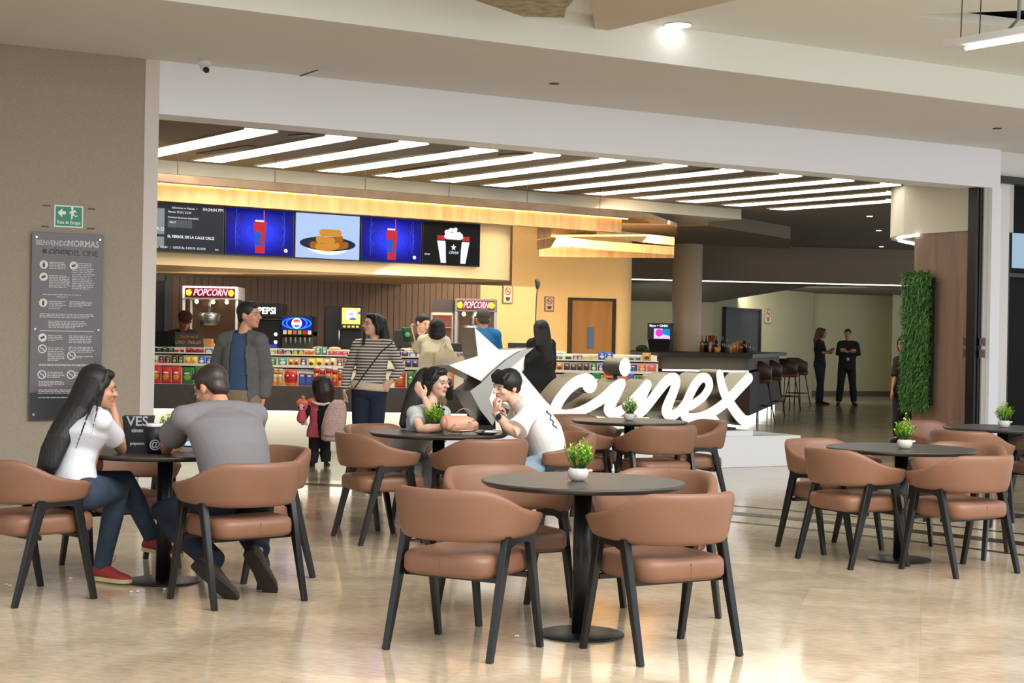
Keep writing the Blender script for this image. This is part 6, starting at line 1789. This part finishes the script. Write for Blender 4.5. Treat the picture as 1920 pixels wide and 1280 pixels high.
f.top(tee_grey, 'tee', 0.50, .014, -0.06, bend=0.06, loose=1.10, girth=1.08, flare=1.45)
f.bottom(denim_dark, .014, 1.15, hemf=1.12)
f.shoe('L', brown_shoe, sole_dark, nz(V((0.3, 0.75, 0.45))), ln=.29, lift=.105); f.shoe('R', brown_shoe, sole_dark, nz(V((0.1, 0.85, 0.42))), ln=.29, lift=.105, lace=mat('lace_dark', (40, 34, 30), 0.8))
f.glasses(glasses_b)

# --- man in grey jacket and blue polo, standing
D = 14.0
f = Fig('standing man in open grey jacket, blue polo and khaki trousers, looking right', (at(455, 700, D).x, D), 1.04, False, .009, skin_m)
f.J(head=(466, 609, D), shR=(424, 660, D + .02), shL=(486, 658, D - .06), elR=(407, 718, D + .12), wrR=(411, 768, D + .1), elL=(500, 716, D), wrL=(497, 766, D - .02), hipR=(440, 764, D + .03), hipL=(474, 764, D - .02))
f.auto_legs(0.02, V((0.25, -0.96, 0)))
f.body((0.93, -0.36, 0.02), girth=.88)
f.hair(hair_black, 'short')
f.top(polo, 'polo_shirt', 0.6, .008, -0.02, girth=.92)
f.top(jacket_m, 'jacket', 1.9, .018, -0.10, girth=.90, loose=1.0, open_front=-0.02)
f.bottom(khaki, .014, 1.3)
for S in 'LR':
    f.shoe(S, brown_shoe, sole_dark)

# --- woman in striped sweater
D = 16.75
f = Fig('laughing woman in black and cream striped sweater and dark jeans', (at(695, 700, D).x, D), 1.04, True, .009, skin_l)
f.J(head=(699, 619, D - .02), shR=(672, 657, D), shL=(730, 656, D), elR=(655, 702, D + .05), wrR=(649, 744, D - .05), elL=(753, 698, D + .06), wrL=(737, 722, D - .08), hipR=(682, 748, D), hipL=(710, 748, D))
f.auto_legs(0.01, V((-.12, -0.99, 0)))
f.body((-0.80, -0.55, 0.12), (0.05, 0, 1), girth=1.05, hands={'R': ((0, 0, -1), (0.6, 0.2, 0), 40), 'L': ((-.6, -.2, -.7), (-.3, 0.9, 0), 20)})
f.hair(hair_black, 'long', [[(712, 612, D + .03, .07), (722, 640, D + .03, .055), (716, 662, D, .03)], [(684, 630, D - .06, .02), (682, 655, D - .12, .018)]])
so = f.top(stripe_m, 'striped_sweater', 1.95, .016, 0.17, loose=1.06, girth=1.03)
f.bottom(denim_dark, .018, 1.1, waist=0.16)
MB().loft(f.rings([(0.08, .172, .118), (0.12, .182, .126), (0.24, .176, .124)], .016)).build('sweater_hem', knit_cream, f.t)
MB().tube([at(736, 650, D - .16), at(716, 668, D - .22), at(690, 705, D - .24), at(668, 738, D - .2)], .011, 8, squash=.5).build('bag_strap', black_cl, f.t)
f.glasses(mat('rosy_frame', (150, 80, 80), 0.4))
for S in 'LR':
    f.shoe(S, mat('beige_shoe', (206, 180, 156), 0.6), mat('shoe_sole_pale', (200, 190, 176), 0.6))

bp = thing('backpack', 'small pale pink patterned backpack hanging from the striped woman hand', 'backpack', at(634, 800, 16.7))
c = at(633, 800, 16.62)
m = MB(); rs = []
for u, w, d_ in [(-.20, .06, .04), (-.18, .105, .075), (-.05, .125, .085), (.08, .115, .075), (.16, .085, .055), (.20, .04, .03)]:
    rs.append([c + V((w * math.copysign(abs(math.cos(p)) ** .7, math.cos(p)) + u * .18, d_ * math.sin(p), u * 1.08)) for p in [2 * math.pi * k / 20 for k in range(20)]])
m.loft(rs); m.build('body', mat('pink_print_cloth', (204, 172, 164), 0.8, noise_amt=0.25, nscale=70), bp)
m = MB(); rs = []
for u, w in [(-.15, .05), (-.13, .085), (-.03, .085), (0, .05)]:
    rs.append([c + V((w * math.cos(p) - .01 + u * .18, -.075 + .03 * math.sin(p), u * 1.05)) for p in [2 * math.pi * k / 16 for k in range(16)]])
m.loft(rs); m.build('front_pocket', mat('pink_print_cloth2', (196, 160, 152), 0.8, noise_amt=0.2, nscale=70), bp)
MB().tube([c + V((.02, 0, .2)), at(646, 766, 16.62), at(651, 760, 16.66), at(650, 768, 16.7), c + V((.06, 0, .18))], .008, 8).build('strap', mat('pink_strap', (220, 170, 176), 0.7), bp)

# --- little child
D = 16.95
f = Fig('small child in pink checked vest and black sleeves beside the striped woman', (at(605, 800, D).x, D), 0.56, True, .007, skin_m)
f.J(head=(604, 742, D), shL=(588, 769, D), shR=(626, 769, D + .02), elL=(578, 792, D - .03), wrL=(574, 802, D - .10), elR=(638, 782, D), wrR=(644, 798, D - .02), hipL=(597, 826, D), hipR=(616, 826, D))
f.auto_legs(0.02, V((-.2, .98, 0)), step=0.05)
f.body((-0.55, 0.80, 0), hs=1.30)
f.hair(hair_brown, 'bob', [[(608, 734, D - .02, .115), (611, 748, D - .03, .12), (613, 758, D - .03, .10)]], vol=1.2)
f.top(black_cl, 'undershirt', 1.9, .018, 0.05)
vs = f.top([gingham, black_cl], 'checked_vest', 0.0, .026, -0.12, loose=1.25)
for p in vs.data.polygons:
    if p.center.x > 0.005 + 0.02 * math.sin(p.center.z * 9):
        p.material_index = 1
f.bottom(black_cl, .016, 1.35, waist=.1)
m = MB(); m.tube([at(590, 766, D - .10), at(600, 770, D - .13), at(612, 771, D - .13), at(622, 767, D - .10)], [.02, .03, .03, .02], 8, squash=.5); m.build('white_collar', mat('collar_white', (224, 216, 208), 0.8), f.t)
MB().ell(at(603, 719, D - .04), (.035, .02, .018)).build('red_bow', mat('red_bow', (170, 30, 50), 0.6), f.t)
for S in 'LR':
    f.shoe(S, black_cl, sole_dark)
dl_ = thing('plush_doll', 'pink and orange plush doll with dark eyes held by the small child', 'toy', at(572, 780, 16.8))
c = at(571, 775, 16.80); pkd = mat('plush_pink', (206, 92, 112), 0.9); por = mat('plush_orange', (222, 136, 84), 0.9)
MB().ell(c, (.062, .05, .058)).build('head', pkd, dl_)
m = MB(); m.ell(c + V((0, 0.012, .022)), (.066, .052, .055)).ell(c + V((.01, 0, .088)), (.02, .02, .022)); m.build('hair_bun', por, dl_)
MB().ell(c + V((0, -.044, -.01)), (.026, .014, .034)).build('muzzle', mat('plush_cream', (226, 190, 190), 0.9), dl_)
for sx in (-1, 1):
    MB().ell(c + V((sx * .025, -.05, -.012)), (.009, .006, .012)).build('eye', black_cl, dl_)
m = MB(); m.tube([c + V((0, 0, -.045)), c + V((0.0, 0, -.13))], [.035, .055], 12, round_ends=True); m.build('dress', pkd, dl_)
for sx in (-1, 1):
    MB().tube([c + V((sx * .02 + .02, 0, -.14)), c + V((sx * .022 + .03, 0, -.19))], [.012, .015], 8, round_ends=True).build('leg', mat('plush_white', (226, 220, 220), 0.9), dl_)

# --- girl with glasses at the couple table
f = Fig('girl with clear glasses and pale grey top touching her long black hair', (-0.82, 11.6), 0.95, True, .0065, skin_l)
f.J(head=(822, 722, 11.40), shR=(782, 782, 11.28), shL=(836, 780, 11.50), elR=(795, 810, 11.10), wrR=(838, 806, 11.02), elL=(822, 808, 11.28), wrL=(800, 752, 11.22),
    hipR=(742, 868, 11.58), hipL=(775, 868, 11.72), knR=(782, 884, 11.20), anR=(770, 990, 11.15), toeR=(785, 1008, 11.0), knL=(812, 880, 11.35), anL=(800, 985, 11.35), toeL=(820, 1000, 11.2))
f.body((0.80, -0.58, -0.06), (-0.08, 0, 1), bend=0.02, hands={'L': ((-0.55, -.1, .8), (0.3, .8, 0.3), 26), 'R': ((1, 0.05, 0.0), (0, 0, -1), 25)}, hs=0.98)
f.hair(hair_black, 'long', [[(800, 712, 11.45, .07), (786, 745, 11.42, .08), (772, 780, 11.38, .06), (764, 800, 11.36, .04)], [(842, 722, 11.46, .04), (847, 748, 11.5, .03)]])
f.top(mat('pale_grey_top', (186, 190, 186), 0.8), 'top', 0.55, .014, 0.0, flare=1.3)
f.bottom(grey_cargo, .016, 1.2)
f.glasses(metal_f, r=.026)
for S in 'LR':
    f.shoe(S, mat('pale_shoe', (200, 196, 190), 0.6), sole_cream)

# --- boy in white tee
f = Fig('boy with black fringe in white tee leaning on the table, fist at mouth', (0.25, 11.25), 1.0, False, .0065, skin_l)
f.J(head=(954, 724, 11.18), shL=(995, 776, 11.00), shR=(980, 762, 11.34), elL=(970, 812, 10.86), wrL=(936, 776, 10.98), elR=(962, 812, 11.35), wrR=(948, 792, 11.2),
    hipL=(1040, 872, 11.14), hipR=(1032, 868, 11.38), knL=(975, 880, 11.02), anL=(978, 985, 11.0), toeL=(955, 1003, 10.9), knR=(968, 876, 11.45), anR=(970, 975, 11.4), toeR=(948, 990, 11.3))
f.body((-0.80, -0.56, -0.20), (0.22, 0, 1), bend=0.05, hands={'L': ((-0.15, 0.0, 1), (.7, .3, 0), 75), 'R': ((-.5, 0.1, .8), (.2, -.9, 0), 70)})
f.hair(hair_black, 'mop')
tee_b = f.top([tee_cream, mat('navy_print', (40, 44, 66), 0.8)], 'tee', 0.82, .016, -0.08, bend=0.06, loose=1.08, flare=1.55, vx=.0075)
f.bottom(light_denim, .014, 1.15)
m = MB(); a, b = f.j['wrL'], f.j['elL']; d = nz(b - a)
m.tube([a + d * .03, a + d * .055], [.034, .035], 16); m.build('watch_strap', mat('steel_strap', (120, 120, 124), 0.3, metal=.8), f.t)
m = MB(); w_ = V((-0.2, -1, 0.1)).normalized(); x_ = d.cross(w_)
m.loft([[a + d * .042 + w_ * k + (x_ * math.cos(p) + d * math.sin(p)) * r for p in [2 * math.pi * i / 18 for i in range(18)]] for k, r in ((.030, .021), (.041, .020), (.043, .015))], False); m.build('watch_face', mat('watch_dark', (30, 32, 36), 0.3), f.t)
# printed mark running down the back of the tee
PL = [(1020, 746), (1026, 752), (1024, 758), (1032, 764), (1030, 770), (1038, 776), (1037, 783), (1043, 787), (1042, 793), (1050, 799)]
for p in tee_b.data.polygons:
    w_ = p.center + V(f.t.location); u_ = F_PX * w_.x / w_.y; v_ = F_PX * (EYE - w_.z) / w_.y; x_ = CX + u_ * _c + v_ * _s; y_ = CY - u_ * _s + v_ * _c
    if p.normal.y < .2:
        for (a1, b1), (a2, b2) in zip(PL[:-1], PL[1:]):
            t_ = max(0, min(1, ((x_ - a1) * (a2 - a1) + (y_ - b1) * (b2 - b1)) / ((a2 - a1) ** 2 + (b2 - b1) ** 2)))
            if math.hypot(x_ - a1 - t_ * (a2 - a1), y_ - b1 - t_ * (b2 - b1)) < 1.3:
                p.material_index = 1
for S in 'LR':
    f.shoe(S, mat('pale_shoe', (200, 196, 190), 0.6), sole_cream)

# --- counter staff and customers
uni = mat('dark_uniform', (34, 32, 36), 0.85)
D = 19.7
f = Fig('attendant in dark cap and uniform bending behind the left end of the counter', (at(345, 650, D).x, D + .05), 0.98, False, .01, skin_t)
f.J(head=(346, 624, D - .08), shR=(322, 651, D), shL=(366, 651, D), elR=(314, 678, D - .05), wrR=(332, 690, D - .2), elL=(374, 676, D - .05), wrL=(362, 684, D - .2), hipR=(334, 740, D + .1), hipL=(356, 740, D + .1))
f.auto_legs(0, V((0, -1, 0))); f.body((0.35, -0.80, -0.45), (0, 0, 1)); f.hair(hair_black, 'short')
f.top(uni, 'uniform_shirt', 0.7, .014, -0.02); f.bottom(black_cl)
m = MB(); L = f.L; m.ell(L(0, -.012, .062), (.088, .104, .066), (f.R, f.F, f.U), 18, 10); m.ell(L(0, .10, .045), (.058, .05, .012), (f.R, f.F, f.U)); m.build('cap', mat('maroon_cap', (74, 30, 34), 0.8), f.t)

D = 19.75
f = Fig('attendant with tied dark hair in dark uniform looking down behind the counter', (at(790, 650, D).x, D + .05), 0.98, True, .01, skin_l)
f.J(head=(792, 611, D - .06), shR=(776, 642, D), shL=(808, 642, D), elR=(768, 668, D - .1), wrR=(776, 662, D - .25), elL=(812, 668, D - .1), wrL=(800, 664, D - .25), hipR=(782, 728, D + .05), hipL=(802, 728, D + .05))
f.auto_legs(0, V((0, -1, 0))); f.body((0.62, -0.68, -0.35)); f.hair(hair_black, 'tied')
f.top(uni, 'uniform_shirt', 0.7, .012, -0.02); f.bottom(black_cl)

D = 17.9
f = Fig('customer with black bob in cream puff sleeve top, seen from behind', (at(815, 700, D).x, D), 0.99, True, .009, skin_l)
f.J(head=(819, 622, D), shL=(793, 645, D + .02), shR=(834, 645, D), elL=(780, 668, D + .1), wrL=(773, 634, D + .08), elR=(842, 672, D - .02), wrR=(836, 676, D + .16), hipL=(802, 726, D), hipR=(826, 726, D))
f.auto_legs(0, V((0.1, 1, 0))); f.body((0.05, 1, -0.1), girth=1.1); f.hair(hair_black, 'bob', vol=1.05)
f.top(mat('cream_knit_top', (224, 212, 180), 0.9, bump=.4, bscale=80), 'puff_top', 0.75, .022, 0.05, girth=1.15, flare=1.5); f.bottom(mat('beige_cloth', (166, 150, 122), 0.85), .014, 1.3)
tb = thing('tote_bag', 'cream tote bag on the shoulder of the cream top customer', 'bag', at(838, 700, 17.7))
c = at(838, 680, 17.72)
m = MB(); rs = []
for z, w in [(-.13, .10), (-.11, .13), (0, .125), (.10, .115)]:
    rs.append([c + V((w * math.copysign(abs(math.cos(p)) ** .6, math.cos(p)), .035 * math.sin(p), z)) for p in [2 * math.pi * k / 16 for k in range(16)]])
m.loft(rs); m.build('body', mat('tote_cloth', (206, 190, 156), 0.9), tb)
MB().tube([c + V((-.08, 0, .09)), at(832, 652, 17.76), at(836, 644, 17.86)], .012, 8, squash=.5).build('handle', mat('tote_cloth', (206, 190, 156), 0.9), tb)
MB().tube([c + V((.08, 0, .09)), at(839, 652, 17.78), at(837, 644, 17.86)], .012, 8, squash=.5).build('handle', mat('tote_cloth', (206, 190, 156), 0.9), tb)
gb = thing('snack_bag', 'green snack bag held up by the customer in cream top', 'snack', at(764, 634, 17.95))
c = at(764, 634, 17.92)
m = MB(); rs = []
for z, w, d_ in [(-.08, .055, .004), (-.07, .058, .012), (-.03, .06, .03), (.03, .058, .03), (.07, .055, .012), (.08, .055, .004)]:
    rs.append([c + V((w * math.cos(p) + z * -.25, d_ * math.sin(p), z)) for p in [2 * math.pi * k / 14 for k in range(14)]])
m.loft(rs); m.build('body', mat('green_foil', (36, 84, 52), 0.3), gb); MB().ell(c + V((0, -.026, 0)), (.03, .008, .03)).build('emblem', mat('green_foil_l', (140, 180, 120), 0.4), gb)

D = 18.1
f = Fig('grey haired man in bright blue shirt seen from behind at the counter', (at(908, 700, D).x, D), 1.03, False, .009, skin_m)
f.J(head=(904, 601, D + .06), shL=(886, 631, D), shR=(928, 630, D), elL=(878, 668, D + .15), wrL=(888, 666, D + .3), elR=(934, 672, D + .12), wrR=(920, 672, D + .3), hipL=(893, 722, D), hipR=(921, 722, D))
f.auto_legs(0, V((-.1, 1, 0))); f.body((-0.25, 0.95, -0.2), girth=1.12); f.hair(mat('grey_brown_hair', (72, 62, 54), 0.6, bump=.6, bscale=90), 'short')
f.top(mat('bright_blue_shirt', (24, 106, 160), 0.8), 'shirt', 0.8, .02, -0.05, girth=1.16); f.bottom(navy, .014, 1.2)

D = 18.2
f = Fig('woman with long dark hair in black top and burgundy trousers standing right of the star', (at(1012, 700, D).x, D), 0.98, True, .009, skin_m)
f.J(head=(1014, 617, D), shL=(998, 643, D), shR=(1032, 643, D), elL=(994, 680, D), wrL=(998, 706, D + .05), elR=(1036, 680, D), wrR=(1032, 708, D + .05), hipL=(1001, 722, D), hipR=(1024, 722, D))
f.auto_legs(0, V((-.2, .98, 0)), step=.06); f.body((-0.45, 0.88, 0)); f.hair(hair_black, 'long', [[(1016, 612, D - .04, .085), (1020, 645, D - .10, .10), (1026, 675, D - .10, .085), (1026, 692, D - .08, .05)]])
f.top(black_cl, 'top', 1.6, .022, -0.06, loose=1.15, girth=1.1); f.bottom(mat('burgundy_cloth', (88, 48, 58), 0.85), .016, 1.35)

# --- far pair in the lobby and the person behind the plants
D = 36.6
f = Fig('far woman with reddish brown hair and blue jeans talking in the lobby', (at(1540, 700, D).x, D), 1.0, True, .014, skin_m)
f.J(head=(1541, 604, D), shR=(1534, 622, D - .1), shL=(1541, 622, D + .15), elR=(1536, 640, D - .1), wrR=(1552, 640, D - .1), elL=(1542, 640, D + .15), wrL=(1556, 636, D + .1), hipR=(1536, 664, D - .08), hipL=(1541, 664, D + .1))
f.auto_legs(0.02, V((1, 0, 0)), step=.06); f.body((0.95, 0.1, 0)); f.hair(mat('auburn_hair', (84, 52, 36), 0.5), 'long', [[(1536, 600, D, .09), (1532, 618, D, .09), (1531, 634, D, .05)]])
f.top(black_cl, 'top', 1.3, .02, -0.1); f.bottom(denim_dark, .016, 1.2)
for S in 'LR':
    f.shoe(S, black_cl, sole_dark)
D = 36.3
f = Fig('far man in black uniform with folded arms standing in the lobby', (at(1590, 700, D).x, D), 1.04, False, .014, skin_m)
f.J(head=(1589, 604, D), shR=(1576, 623, D), shL=(1605, 623, D), elR=(1572, 641, D - .05), wrR=(1594, 637, D - .18), elL=(1610, 640, D - .05), wrL=(1586, 636, D - .2), hipR=(1581, 667, D), hipL=(1598, 667, D))
f.auto_legs(0.07, V((-.1, -1, 0))); f.body((-0.35, -0.9, 0)); f.hair(hair_black, 'short')
f.top(black_cl, 'shirt', 1.8, .022, -0.05, girth=1.1); f.bottom(black_cl, .014, 1.2)
MB().box((at(1589, 650, D).x - .04, D - .19, at(1589, 650, D).z - .03), (at(1589, 650, D).x + .01, D - .18, at(1589, 650, D).z + .03)).build('name_badge', mat('badge_white', (190, 190, 196), 0.5), f.t)
for S in 'LR':
    f.shoe(S, mat('far_brown_shoe', (60, 36, 30), 0.6), sole_dark)
D = 22.9
f = Fig('person in black clothes half hidden behind the plant panel', (at(1700, 700, D).x, D), 0.99, True, .011, skin_t)
f.J(head=(1694, 620, D), shR=(1684, 650, D), shL=(1712, 650, D), elR=(1681, 680, D - .05), wrR=(1676, 706, D - .1), elL=(1716, 682, D), wrL=(1712, 706, D - .1), hipR=(1689, 712, D), hipL=(1708, 712, D))
f.auto_legs(0.0, V((-.5, -.8, 0))); f.body((-0.6, -0.75, 0)); f.hair(hair_brown, 'long')
f.top(black_cl, 'shirt', 1.0, .022, -0.05, girth=1.1); f.bottom(black_cl, .014, 1.3)
for S in 'LR':
    f.shoe(S, black_cl, sole_dark)

for o in list(bpy.data.objects):
    if '_o' in o:
        del o['_o']
